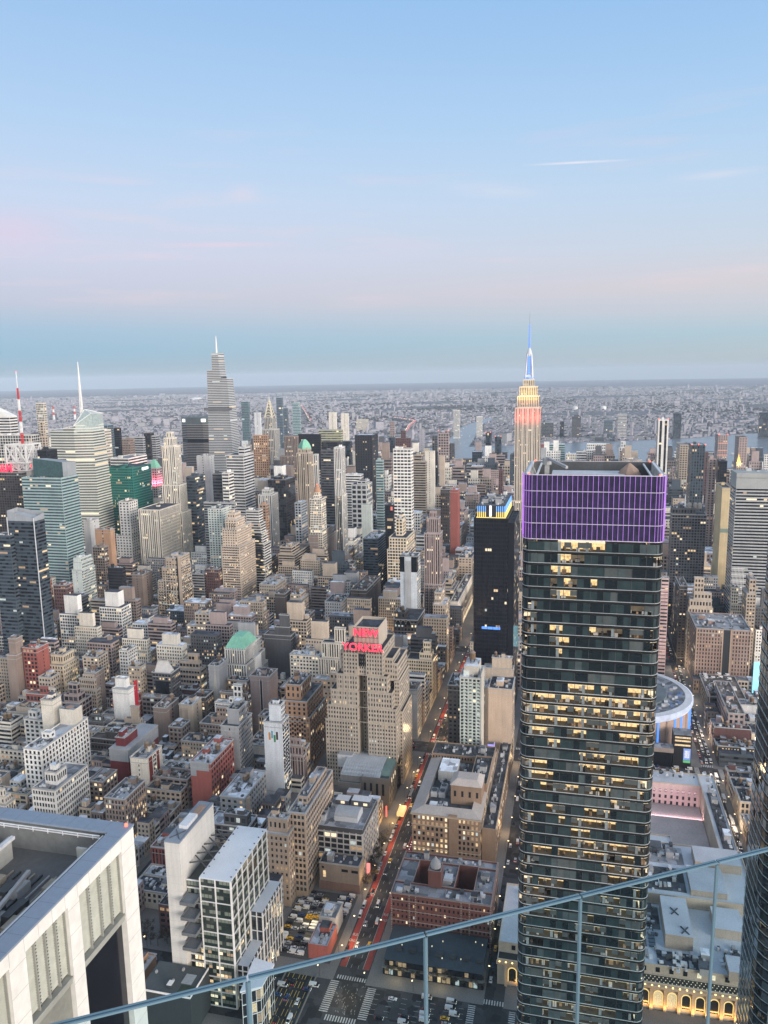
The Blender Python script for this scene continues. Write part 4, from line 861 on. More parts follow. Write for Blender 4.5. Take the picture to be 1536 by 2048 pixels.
# ---- stepped brick hotel with the red sign
def hotel():
    root = thing('hotel_tower', 'stepped tan brick hotel with red letters along its top', 'hotel', (645, 172, 0)); OCC.append((575, 138, 658, 206))
    r = random.Random(3); wm, rm, gm = MB(), MB(), MB()
    T = [(605, 141, 656, 203, 0, 60), (605.2, 141.4, 655, 201, 60, 73), (605.4, 144.5, 654, 197.8, 73, 87), (605.6, 148.3, 652, 192.3, 87, 101), (605.8, 152.2, 650, 186.4, 101, 123.5)]
    wings = [(611, 141.2, 656.2, 146, 60, 73), (618, 138.6, 656.3, 141.3, 0, 66), (614, 140, 653, 144.6, 73, 95), (614, 141.5, 651, 148.5, 95, 110), (612, 145, 640, 152.3, 101, 115), (612, 186.3, 640, 190, 101, 112), (630, 186.2, 652, 196, 87, 112)]
    for t in T:                                                 # two shafts either side of a dark central recess
        x0, y0, x1, y1, z0, z1 = t; rec = (165.8, 173.8) if z1 < 110 else (166.5, 173.2)
        for (c, f, xa) in ((y0, rec[0], x0), (rec[1], y1, x0), (rec[0]+.01, rec[1]-.01, x0+(15 if z1 < 110 else 1.5))):
            shell(wm, rm, gm, xa, c, x1-.05*(xa > x0+.5), f, max(0, z0-.6), z1, .9)
            face_win(gm, (xa, f), (0, -1), f-c, z0+(4 if z0 < 1 else .5), z1-1, 2.35, 3.3, .42, .52, .045, (G_DK, G_DK, G_GY), r=r)
        face_win(gm, (x0, y0), (1, 0), x1-x0, z0+(4 if z0 < 1 else .5), z1-1, 2.6, 3.3, .42, .52, .045, (G_DK, G_DK, G_GY), r=r)
        trim(wm, x0, y0, x1, y1, z1-.06, .2, .4)
        for yy in np.arange(y0+.3, y1, 4.7):
            if rec[0]-.4 < yy < rec[1]+.4: continue
            wm.box(x0-.3, yy-.3, z0, x0-.02, yy+.3, z1-.8, 0)
    for t in wings:
        x0, y0, x1, y1, z0, z1 = t; shell(wm, rm, gm, x0, y0, x1, y1, max(0, z0-.6), z1, .9); facades(gm, x0, y0, x1, y1, z0+(4 if z0 < 1 else .4), z1, 'p', 'p', .05, (G_DK, G_DK, G_GY), r, 2.4, 3.3)
    sl = MB()
    for y in (167.2, 169, 170.8, 172.4): sl.quad((606.9, y+.6, 108), (606.9, y-.6, 108), (606.9, y-.6, 119), (606.9, y+.6, 119))
    sl.build('tall_window', G_DK, root)
    brick = surf('hotel_brick', (.44, .39, .325), mott=.2, streak=.2)
    wm.build('wall', [brick, surf('hotel_stone', (.42, .37, .29))], root); rm.build('roof', roofs[3], root); own_windows(gm, root, [G_DK, G_DK, G_GY]+LITS, 500, 100)
    p = MB(); p2 = MB(); p3 = MB(); zr = shell(p, p2, p3, 611, 156.5, 640, 178, 122.6, 141, 2.5); p.build('penthouse', [brick, surf('hotel_stone', (.42, .37, .29))], root); p2.build('penthouse_roof', roofs[3], root)
    b = MB(); b.box(641, 158, 122.6, 648, 166, 136, 0, 1); b.build('rooftop_hut', [surf('hut_pale', (.55, .55, .53)), metal_dk], root)
    add_tank(root, 646, 176, 122.7, 1.2)
    roof_gear(root, (641, 168, 649, 184), 122.6, r, 0)
    sg = thing('rooftop_sign', 'red glowing letters on the roof of the stepped brick hotel', 'sign', (608, 168, 121))
    fr = MB()
    for y in np.linspace(153, 185, 12): fr.bar((605.3, y, 119.5), (605.3, y, 129.5), .12)
    for z in (121, 125, 129): fr.bar((605.3, 152.5, z), (605.3, 185.5, z), .12)
    for y in np.linspace(157, 177.5, 7): fr.bar((610.4, y, 122.6), (610.4, y, 140.5), .12)
    for z in (132, 139.8): fr.bar((610.4, 156.5, z), (610.4, 178, z), .12)
    fr.build('frame', metal_dk, sg)
    rot = (R(90), 0, R(-90))
    text('lettering', 'YORKER', 9.0, (604.7, 168.7, 125), rot, red_led, sg, .35, 1.02); text('lettering', 'NEW', 9.2, (609.9, 167.2, 135.8), rot, red_led, sg, .35, 1.02)
hotel()
# ---- theatre with ribbed metal barrel roof
def hall():
    root = thing('theatre_hall', 'dark stone hall with a pale ribbed metal vault on its roof', 'building', (595, 160, 0)); OCC.append((568, 137, 624, 186))
    r = random.Random(4); wm, rm, gm = MB(), MB(), MB()
    shell(wm, rm, gm, 575, 141, 624, 164, 0, 27); shell(wm, rm, gm, 572, 164.05, 620, 183, 0, 22)
    for y in (146, 151, 156, 161): gm.quad((574.9, y+1, 12), (574.9, y-1, 12), (574.9, y-1, 22), (574.9, y+1, 22), 0)
    face_win(gm, (575, 141), (1, 0), 49, 4, 25, 6, 7, .35, .55, .05, (G_DK, G_DK), r=r)
    wm.build('wall', [surf('hall_stone', (.13, .125, .12)), surf('hall_trim', (.2, .2, .19))], root); rm.build('roof', surf('hall_roof', (.05, .075, .085)), root); own_windows(gm, root, [G_DK, G_DK]+LITS, 500, 100)
    v = MB(); n = 10; xa, xb, ya, yb = 576, 619, 149, 182
    pr = lambda t: (xa+(xb-xa)*t, 23.5+7.5*math.sin(math.pi*(.12+.72*t)))
    for i in range(n):
        (x_0, z_0), (x_1, z_1) = pr(i/n), pr((i+1)/n); v.quad((x_0, yb, z_0), (x_0, ya, z_0), (x_1, ya, z_1), (x_1, yb, z_1), 0)
        for y in (ya, yb): v.quad((x_0, y, 20), (x_1, y, 20), (x_1, y, z_1-.01), (x_0, y, z_0-.01), 2)
        for y in np.arange(ya+1, yb, 2.1): v.box(min(x_0, x_1), y, min(z_0, z_1)-.3, max(x_0, x_1), y+.18, max(z_0, z_1)+.12, 1)
    v.quad((xa, yb, 20), (xa, ya, 20), (xa, ya, pr(0)[1]), (xa, yb, pr(0)[1]), 2)
    v.build('vault_roof', [surf('vault_metal', (.50, .54, .58), rough=.45), surf('vault_rib', (.40, .44, .48), rough=.45), surf('hall_gable', (.2, .2, .2))], root)
    g = MB(); g.frustum((581, 141.6, 621, 150.6), 26.05, (583, 143, 620, 149), 29.5); g.build('side_roof', surf('verdigris', (.16, .25, .23)), root)
    b = MB(); b.box(598, 178, 21, 612, 191, 32, 0, 1); b.build('rooftop_hut', [metal_lt, metal_grey], root)
    roof_gear(root, (608, 166, 619, 182), 21, r, 1)
hall()
# ---- pale grid-fronted block with vault on its roof, and the little stone church before it
def gridblock():
    root = thing('office_block', 'low block with a pale concrete grid front and a grey barrel vault on top', 'building', (500, 158, 0)); OCC.append((481, 137, 524, 180))
    r = random.Random(8); wm, rm, gm, fr = MB(), MB(), MB(), MB(); x0, y0, x1, y1, H = 482, 137.5, 523, 179, 39
    zr = shell(wm, rm, gm, x0, y0, x1, y1, 0, H)
    for (p, d, W) in (((x0, y1), (0, -1), y1-y0), ((x0, y0), (1, 0), x1-x0)):
        nb = 9; bw = W/nb
        for j in range(8):
            z = 2.5+j*4.1
            for i in range(nb):
                q = lambda t, zz, o: (p[0]+d[0]*t+d[1]*o, p[1]+d[1]*t-d[0]*o, zz)
                m = 0 if r.random() < .78 else 1+r.choice((0, 1, 2, 3, 2))
                gm.quad(q(i*bw+.3, z, .06), q((i+1)*bw-.3, z, .06), q((i+1)*bw-.3, z+2.9, .06), q(i*bw+.3, z+2.9, .06), m)
        for i in range(nb+1):
            c = (p[0]+d[0]*min(max(i*bw, .3), W-.3), p[1]+d[1]*min(max(i*bw, .3), W-.3)); fr.box(c[0]-.35-(.3 if d[0] == 0 else 0), c[1]-.35-(.3 if d[0] else 0), 1, c[0]+.3, c[1]+.3, 36)
        for j in range(9):
            z = 2.3+j*4.1
            if d[0] == 0: fr.box(x0-.5, y0-.45, z-.45, x0-.03, y1, z+.4)
            else: fr.box(x0-.02, y0-.5, z-.45, x1, y0-.03, z+.4)
    wm.build('wall', [surf('grid_wall', (.07, .07, .075)), coping], root); fr.build('frame', surf('grid_concrete', (.45, .44, .43), mott=.2), root)
    rm.build('roof', roofs[1], root); own_windows(gm, root, [G_DK]+LITS, 500, 100)
    v = MB(); n = 8; cx, cy = 498, 152
    v.box(cx-7, cy-8.5, zr, cx+7, cy+8.5, zr+3.5, 0, None, False)
    for i in range(n):
        a, b = math.pi*i/n, math.pi*(i+1)/n; p = lambda t, y: (cx-7*math.cos(t), y, zr+3.5+3*math.sin(t))
        v.quad(p(a, cy+8.5), p(a, cy-8.5), p(b, cy-8.5), p(b, cy+8.5), 1)
        for y in (cy-8.5, cy+8.5): v.poly([(cx, y, zr+3.5), p(a, y), p(b, y)], 0)
    v.build('vault_roof', [metal_lt, surf('vault_grey', (.36, .38, .4), rough=.5)], root)
    for yy in (168.5, 173): 
        c = MB(); c.box(489, yy-1.8, zr, 500, yy+1.8, zr+4, 0, 1)
        for xx in (491.5, 497.5): c.lathe(xx, yy, [(1.4, zr+4), (1.4, zr+4.5)], 12, 2)
        c.build('cooling_unit', [metal_lt, metal_grey, metal_dk], root)
    c = MB(); c.box(512, 140, zr, 520, 154, zr+4.5, 0, 1); c.box(512, 156, zr, 520, 166, zr+3.5, 0, 1); c.build('rooftop_hut', [surf('hut_dark', (.1, .1, .11)), metal_lt], root)
    for xx, yy in ((511.9, 142), (511.9, 149), (511.9, 159)):
        c = MB(); c.quad((xx-.03, yy+3, zr+1.2), (xx-.03, yy, zr+1.2), (xx-.03, yy, zr+3.2), (xx-.03, yy+3, zr+3.2)); c.build('window', L_B, root)
    add_tank(root, 517, 171, zr, 1.3); roof_gear(root, (484, 139, 511, 143), zr, r, 0, hut=False); roof_gear(root, (500, 163, 511, 177), zr, r, 0, hut=False)
    ch = thing('church', 'small windowless beige stone church beside the parking lot', 'church', (475, 150, 0)); OCC.append((465, 134, 481.5, 166))
    wm, rm, gm = MB(), MB(), MB(); zr = shell(wm, rm, gm, 469, 137, 481.5, 165, 0, 20); trim(wm, 469, 137, 481.5, 165, 19.9, .3, .7)
    wm.box(468.4, 136.5, 0, 468.95, 165.5, 6, 2)
    wm.build('wall', [surf('church_stone', (.33, .27, .225)), coping, surf('church_base', (.27, .17, .14))], ch); rm.build('roof', roofs[3], ch)
    for y, z0, z1, wd, m in ((161.5, 9, 14, 2, L_A), (147, 14.5, 16.5, 4.6, G_DK), (140, 14.5, 16.5, 4.6, G_DK), (162.5, 15.5, 17, 1.6, G_DK)):
        b = MB(); b.quad((468.93, y+wd/2, z0), (468.93, y-wd/2, z0), (468.93, y-wd/2, z1), (468.93, y+wd/2, z1)); b.build('window', m, ch)
    roof_gear(ch, (470, 139, 480, 163), zr, r, 0)
gridblock()
# ---- the lit masonry annex with sloping stone roof edge, its brick neighbour with light courts
def annex():
    root = thing('post_office_annex', 'big tan masonry block with lit windows and a broad sloping stone roof rim', 'building', (575, 85, 0)); OCC.append((505, 50, 690, 119))
    r = random.Random(12); wm, rm, gm = MB(), MB(), MB(); x0, y0, x1, y1, H = 518, 61, 622, 110.5, 35
    zr = shell(wm, rm, gm, x0, y0, x1, y1, 0, H, 1.5)
    zr2 = shell(wm, rm, gm, 537, 62.5, 556, 85, H-1, H+14); zr3 = shell(wm, rm, gm, 556.1, 60.6, 600, 74, H-1, H+7); zr4 = shell(wm, rm, gm, 601, 60.5, 622.3, 110.8, H-1, H+5)
    z5 = shell(wm, rm, gm, 523, 50.5, 676, 60.4, 0, 26); z6 = shell(wm, rm, gm, 622.5, 60.5, 637, 111, 0, 31); roof_gear(root, (525, 52, 674, 59), z5, r, 0); roof_gear(root, (624, 62, 636, 110), z6, r, 0)
    pt = MB(); pt.box(628, 63, z6, 633, 68, z6+9); pt.build('rooftop_hut', surf('hut_dark', (.1, .1, .11)), root); pt = MB(); pt.box(627.6, 63, z6+1, 627.9, 68, z6+9); pt.box(628, 62.6, z6+1, 633, 62.9, z6+9); pt.build('purple_lit_face', lamp('purple_lit_face', (.42, .34, 1), 1.0), root)  # purple light on the hut put in as glowing panels
    face_win(gm, (523, 50.5), (1, 0), 153, 4, 25, 5, 4.2, .5, .5, .3, (G_DK, G_DK), r=r)
    face_win(gm, (x0, y1), (0, -1), 27, 5, 34, 3.1, 4.1, .5, .58, .5, (G_DK, G_DK), r=r); face_win(gm, (x0, y1-33), (0, -1), 16, 5, 34, 3.1, 4.1, .5, .58, .5, (G_DK, G_DK), r=r)
    face_win(gm, (x0, y0), (1, 0), x1-x0, 5, 34, 3.6, 4.1, .5, .58, .35, (G_DK, G_DK), r=r)
    face_win(gm, (537, 85), (0, -1), 22.5, H+3, H+12, 5, 5, .3, .5, .1, (G_DK, G_DK), r=r); face_win(gm, (601, 110.8), (0, -1), 34, H, H+4.4, 2.4, 4, .4, .5, .1, (G_DK, G_DK), r=r)
    wm.box(517.4, y1-33, 0, 518.4, y1-27, H+1.5, 0); trim(wm, x0, y0, x1, y1, H-.3, .7, 1.1); trim(wm, x0, y0, x1, y1, 26.5, .35, .6); trim(wm, x0, y0, x1, y1, 8, .35, .6)
    brown = surf('annex_brick', (.235, .165, .115), mott=.25); wm.build('wall', [brown, surf('annex_stone', (.36, .30, .23))], root); rm.build('roof', roofs[0], root); own_windows(gm, root, [G_DK, G_DK]+LITS, 500, 100)
    s = MB(); o = [(x0-.8, y0-.8), (x1+.8, y0-.8), (x1+.8, y1+.8), (x0-.8, y1+.8)]; i4 = [(x0+8, y0+7), (x1-8, y0+7), (x1-8, y1-8), (x0+8, y1-8)]
    for k in (3, 2, 0):
        j = (k+1) % 4
        s.quad((*o[k], H+.1), (*o[j], H+.1), (*i4[j], H+2.6), (*i4[k], H+2.6)); s.quad((*i4[k], H+2.6), (*i4[j], H+2.6), (*i4[j], H-1), (*i4[k], H-1))
    s.build('roof_slope', surf('roof_slate_pale', (.40, .36, .33), mott=.25), root)
    h = MB(); h.frustum((536.4, 62, 556.6, 85.6), H+14.05, (541, 66, 552, 81), H+17.5); h.build('tower_roof', surf('roof_slate_pale', (.4, .36, .33)), root)
    for xx, yy in ((548, 93), (556, 93), (548, 99)):
        c = MB(); c.box(xx-3.5, yy-2.5, zr, xx+3.5, yy+2.5, zr+4, 0, 1); c.lathe(xx, yy, [(2, zr+4), (2, zr+4.6)], 14, 2); c.build('cooling_unit', [metal_lt, metal_grey, metal_dk], root)
    for (bx, z) in (((560, 62, 598, 73), zr3), ((527, 86, 540, 102), zr), ((560, 78, 600, 101), zr), ((603, 64, 620, 108), zr4)): roof_gear(root, bx, z, r, 0)
    c = MB(); c.box(570, 86, zr, 592, 100, zr+8, 0, 1); c.build('rooftop_hut', [surf('penthouse_pale', (.5, .49, .46)), roofs[2]], root)
    f = MB()
    for x in np.arange(x0+1, x1, 3.0): f.box(x-.2, y1+2.2, 4.5, x+.2, y1+2.6, 4.9)
    f.build('awning_light', white_led, root)
    b = thing('apartment_block', 'dark red brick block with pale bands, light courts and a corner tower', 'building', (447, 75, 0)); OCC.append((428, 42, 470, 109))
    wm, rm, gm = MB(), MB(), MB(); H = 33
    for t in ((430, 44, 442, 105.5), (442.1, 44.2, 466, 56), (442.1, 68, 466, 80), (442.1, 94, 466, 105.3), (466.1, 44.3, 474, 105.2)):
        zr = shell(wm, rm, gm, *t, 0, H, 1.2)
    for a, c in ((105.5, 94), (90, 62), (57, 44)): face_win(gm, (430, a), (0, -1), a-c, 4, 31, 2.6, 3.4, .38, .5, .16, (G_DK, G_DK), r=r)
    face_win(gm, (430, 94), (0, -1), 4, 4, 31, 2, 3.4, .4, .5, .16, (G_DK, G_DK), r=r); face_win(gm, (430, 62), (0, -1), 5, 4, 31, 2, 3.4, .4, .5, .16, (G_DK, G_DK), r=r)
    face_win(gm, (430, 44), (1, 0), 44, 4, 31, 2.8, 3.4, .38, .5, .1, (G_DK, G_DK), r=r); face_win(gm, (474, 105.4), (-1, 0), 44, 4, 31, 2.8, 3.4, .38, .5, .1, (G_DK, G_DK), r=r)
    for z in (8, 15, 22, 28.5, 32.8): trim(wm, 430, 44, 474, 105.5, z, .3, .45)
    for y in (94, 90, 62, 57, 105.2, 44.3): 
        for z in np.arange(1, 32, 1.6): wm.box(429.6, y-.35, z, 429.97, y+.35, z+.8, 1)
    zt = shell(wm, rm, gm, 440, 76, 449, 84, H, H+11)
    wm.build('wall', [surf('dark_red_brick', (.15, .066, .056), mott=.3), surf('brick_trim', (.3, .245, .22))], b); rm.build('roof', roofs[1], b); own_windows(gm, b, [G_DK, G_DK]+LITS, 450, 100)
    c = MB(); c.lathe(445, 80, [(3.4, zt+1), (3.2, zt+3), (2.4, zt+5), (1, zt+6.5), (.2, zt+8)], 10); c.build('turret', metal_grey, b)
    for bx in ((431, 46, 441, 74), (431, 86, 441, 104), (443, 46, 464, 55), (443, 69, 464, 79), (467, 46, 473, 104)): roof_gear(b, bx, zr, r, 0)
    l = thing('market_hall', 'low dark glass pavilion with curved roof on the avenue', 'building', (415, 72, 0)); OCC.append((398, 40, 429, 106))
    w = MB(); w.box(401, 45, 0, 428, 104, 4.5, 0); w.box(400.5, 44.5, 4.5, 428.5, 104.5, 5.3, 1); w.box(402, 46, 5.3, 428, 103, 9.4, 0); w.build('wall', [G_BK, surf('hall_band', (.2, .2, .19))], l)
    rf = MB(); n = 12
    for i in range(n):
        t0, t1 = i/n, (i+1)/n; p = lambda t, y: (401.5+t*27, y, 9.5+2.6*math.sin(t*math.pi*.55))
        rf.quad(p(t0, 103.5), p(t0, 45.5), p(t1, 45.5), p(t1, 103.5))
        for y in (45.5, 103.5): rf.poly([p(t0, y), p(t1, y), (401.5+t1*27, y, 9.4), (401.5+t0*27, y, 9.4)])
    rf.build('curved_roof', surf('pavilion_roof', (.06, .075, .09), mott=.5), l)
    wn = MB(); 
    for y in np.arange(46, 102, 2.6): wn.quad((400.93, y+2.2, .6), (400.93, y, .6), (400.93, y, 4.2), (400.93, y+2.2, 4.2), r.choice((0, 0, 0, 1, 2, 3, 3))); wn.quad((401.93, y+2.2, 5.8), (401.93, y, 5.8), (401.93, y, 8.6), (401.93, y+2.2, 8.6), r.choice((0, 0, 0, 3)))
    wn.build('shop_front', [G_DK, L_A, L_D, L_C], l)
    for y in np.arange(46, 102, 8): 
        c = MB(); c.box(408, y, 11.2, 411, y+4, 12.6); c.build('skylight', metal_dk, l)
    for x, y in [(r.uniform(404, 426), r.uniform(45, 101)) for _ in range(10)]:
        c = MB(); c.box(x-.25, y-.25, 12, x+.25, y+.25, 12.7); c.build('roof_light', L_B, l)
annex()
# ---- twin apartment towers behind the annex
def greens():
    for nm, lab, b, sty, c, lit in (('apartment_tower', 'pale green and white glazed apartment tower behind the tan masonry block', (638, 75, 668, 93, 93), 'g', 'paleg', .06), ('office_tower', 'brown brick office tower joined behind the pale green apartments', (660, 50.5, 690, 71, 76), 'p', 'tanb', .22), ('office_tower', 'dark brick tower squeezed beside the pale green apartments', (655, 93.5, 684, 106, 78), 'p', 'dkgrey', .12)):
        root, bx, zr = building(nm, lab, 'building', b, 'b'+sty if nm == 'office_tower' and 'brown' in lab else sty, c, [], lit, 0, hash(lab) % 97, None, None, 3.0 if c == 'paleg' else None); OCC.append(b[:4]); z = zr[0]
        if c == 'paleg':
            wq = MB(); wq.box(637.6, 74.4, 0, 655, 74.97, 97, 0); wq.box(643, 78, z, 664, 90, z+9, 0, 1); wq.build('end_wall', [surf('apartment_side', (.5, .47, .41)), roofs[2]], root)
            bl = MB()
            for j in range(28):
                for y in (78, 83.5, 89): bl.box(637, y-1.3, 4+j*3.05, 637.95, y+1.3, 4.9+j*3.05)
            bl.build('balcony_rail', surf('balcony_glass', (.5, .58, .54)), root)
            add_tank(root, 652, 84, z+9, 1.6)
greens()
# ---- black slab with the numbered, blue and yellow lit crown
def numbered():
    X0, Y0, X1, Y1, H = 760, 64, 835, 97, 208
    root = thing('office_tower', 'black glass slab with a blue and yellow lit crown bearing a numeral', 'skyscraper', (797, 80, 0)); OCC.append((X0-3, Y0-3, X1+3, Y1+3))
    r = random.Random(21); wm, rm, gm = MB(), MB(), MB(); zr = shell(wm, rm, gm, X0, Y0, X1, Y1, 0, H); shell(wm, rm, gm, X0+4, Y0-6, X1, Y0+.1, 0, H-5)
    face_win(gm, (X0, Y1), (0, -1), Y1-Y0, 20, H-1, 2.2, 4, .86, .62, .05, (G_BK, G_BK, G_DK), r=r); face_win(gm, (X0, Y0), (1, 0), X1-X0, 20, H-1, 3, 4, .86, .62, .1, (G_BK, G_BK, G_DK), r=r)
    face_win(gm, (X0+4, Y0-6), (1, 0), X1-X0-4, 10, H-6, 3, 4, .8, .6, .1, (G_BK, G_DK), r=r)
    for y in np.linspace(Y0+3, Y1-3, 6): wm.box(X0-.4, y-.15, 0, X0-.03, y+.15, H-1, 0)
    wm.build('wall', [surf('black_cladding', (.014, .016, .024), rough=.35, mott=.3), metal_dk], root); rm.build('roof', roofs[3], root); gm.build('glazing', [G_BK, G_BK, G_DK]+LITS, root, kind='stuff')
    b = MB(); b.box(X0-.2, Y0+6.5, 96, X0-.12, Y1-8, 98.6); b.build('window', blue_led, root)
    c0 = (X0+2, Y0+3, X1-2, Y1-3); cr = MB(); cr.box(*c0[:2], H-1.1, *c0[2:], H+12, 0, 1); cr.build('crown', [surf('crown_dark', (.03, .03, .04)), roofs[0]], root)
    blue = lamp('crown_blue', (.12, .42, 1), 1.3); yel = lamp('crown_yellow', (1, .74, .16), 1.3)
    n = 15
    for i in range(n):
        y = c0[3]-.8-(c0[3]-c0[1]-1.6)*i/(n-1)
        if 5 <= i <= 9: continue
        b = MB(); b.box(c0[0]-.5, y-.42, H+.6, c0[0]-.05, y+.42, H+5.8, 1); b.box(c0[0]-.5, y-.42, H+5.9, c0[0]-.05, y+.42, H+11.5, 0); b.build('crown_light', [blue, yel], root)
    for i in range(22):
        x = c0[0]+1.5+(c0[2]-c0[0]-3)*i/21; b = MB(); b.box(x-1.2, c0[1]-.5, H+.6, x+1.2, c0[1]-.05, H+5.8, 1); b.box(x-1.2, c0[1]-.5, H+5.9, x+1.2, c0[1]-.05, H+11.5, 0); b.build('crown_light', [blue, yel], root)
    b = MB(); b.box(c0[0]-.6, c0[1]-.6, H-.2, c0[2], c0[3]+.6, H+.5, 0); b.build('crown_rim', yel, root)
    text('lettering', '1', 15.5, (c0[0]-.55, 81, H+5.9), (R(90), 0, R(-90)), white_led, root, .25, 1.25)
    roof_gear(root, (c0[0]+2, c0[1]+2, c0[2]-2, c0[3]-2), H+12, r, 0); roof_gear(root, (c0[0]+20, c0[1]+4, c0[2]-10, c0[3]-4), H+12.1, r, 0)
numbered()
# ---- round arena
def arena():
    cx, cy, rr, H = 767, -48, 63, 40; root = thing('arena', 'round sports arena with flat grey roof and a glowing rim', 'arena', (cx, cy, 0)); OCC.append((cx-66, cy-66, cx+66, cy+66))
    w = MB(); w.lathe(cx, cy, [(rr-1.5, 0), (rr-1.5, H-5)], 64, 0, False); w.build('wall', surf('arena_wall', (.36, .27, .22)), root)
    w = MB(); w.lathe(cx, cy, [(rr, H-6), (rr+1.2, H-4), (rr+1.2, H-.5), (rr, H)], 96, 0, False); w.build('rim', lamp('arena_rim', (.72, .8, 1.0), .85, .5, .15), root)
    w = MB(); w.lathe(cx, cy, [(rr-.1, H-.1), (rr-6, H+.5)], 96, 0, False); w.lathe(cx, cy, [(rr-6, H+.5), (rr-16, H-1.5), (rr-22, H-1.5)], 64, 1, False); w.lathe(cx, cy, [(rr-22, H-1.4), (rr-23, H+.8), (2, H+.6)], 64, 2); w.build('roof', [surf('arena_ring', (.55, .58, .62)), roofs[1], surf('arena_top', (.15, .18, .20), mott=.4)], root)
    g = MB(); r = random.Random(2)
    for k in range(90):
        a = r.uniform(0, 6.28); q = r.uniform(rr-20, rr-8); x, y = cx+q*math.cos(a), cy+q*math.sin(a); g = MB(); g.box(x-r.uniform(.6, 2.2), y-1, H-1.6, x+1, y+r.uniform(.6, 2.4), H+r.uniform(-.6, 1.4)); x < cx+30 and g.build('rooftop_unit', r.choice((metal_grey, metal_lt, surf('blue_plant', (.14, .2, .36)))), root)
    for k in range(40):
        a = 2*math.pi*k/40
        if math.cos(a) > .5: continue
        b = MB(); x, y = cx+(rr-1.2)*math.cos(a), cy+(rr-1.2)*math.sin(a); b.bar((x, y, 6), (x, y, H-6.5), .8); b.build('light_column', blue_led if k % 3 else surf('pilaster', (.4, .3, .24)), root)
    sc = thing('billboard', 'dark stair tower carrying a blue and green screen by the arena plaza', 'billboard', (700, -95, 0)); OCC.append((690, -108, 715, -70))
    b = MB(); b.box(697, -103, 0, 712, -88, 30, 0, 1); b.build('housing', [surf('billboard_box', (.03, .032, .036), rough=.35), roofs[1]], sc)
    b = MB(); b.quad((696.9, -96.5, 7), (696.9, -102.5, 7), (696.9, -102.5, 18), (696.9, -96.5, 18)); b.build('screen', lamp('blue_screen', (.16, .32, .85), .9, .5, .4), sc)
    b = MB(); b.quad((696.9, -96.5, 4.6), (696.9, -102.5, 4.6), (696.9, -102.5, 6.8), (696.9, -96.5, 6.8)); b.build('green_strip', lamp('green_screen', (.1, .6, .16), .8), sc)
    b = MB(); b.quad((696.85, -97.5, 9), (696.85, -101.5, 9), (696.85, -101.5, 16), (696.85, -97.5, 16)); b.build('poster', lamp('pale_screen', (.75, .8, 1), .85, .6, .7), sc)
    for z in (20, 24, 27):
        b = MB(); b.quad((696.93, -89, z), (696.93, -102, z), (696.93, -102, z+1.6), (696.93, -89, z+1.6)); b.build('window', L_A, sc)
    an = thing('entrance_block', 'low curved canopy block in front of the arena', 'building', (700, -78, 0)); b = MB(); b.box(696, -87, 0, 704, -66, 14, 0, 1); b.box(694, -88, 14, 704, -60, 18, 2, 1); b.box(693, -64, 0, 697, -70, 12, 3); b.build('wall', [G_BK, roofs[1], surf('canopy_tan', (.3, .25, .22)), pink_led], an)
arena()
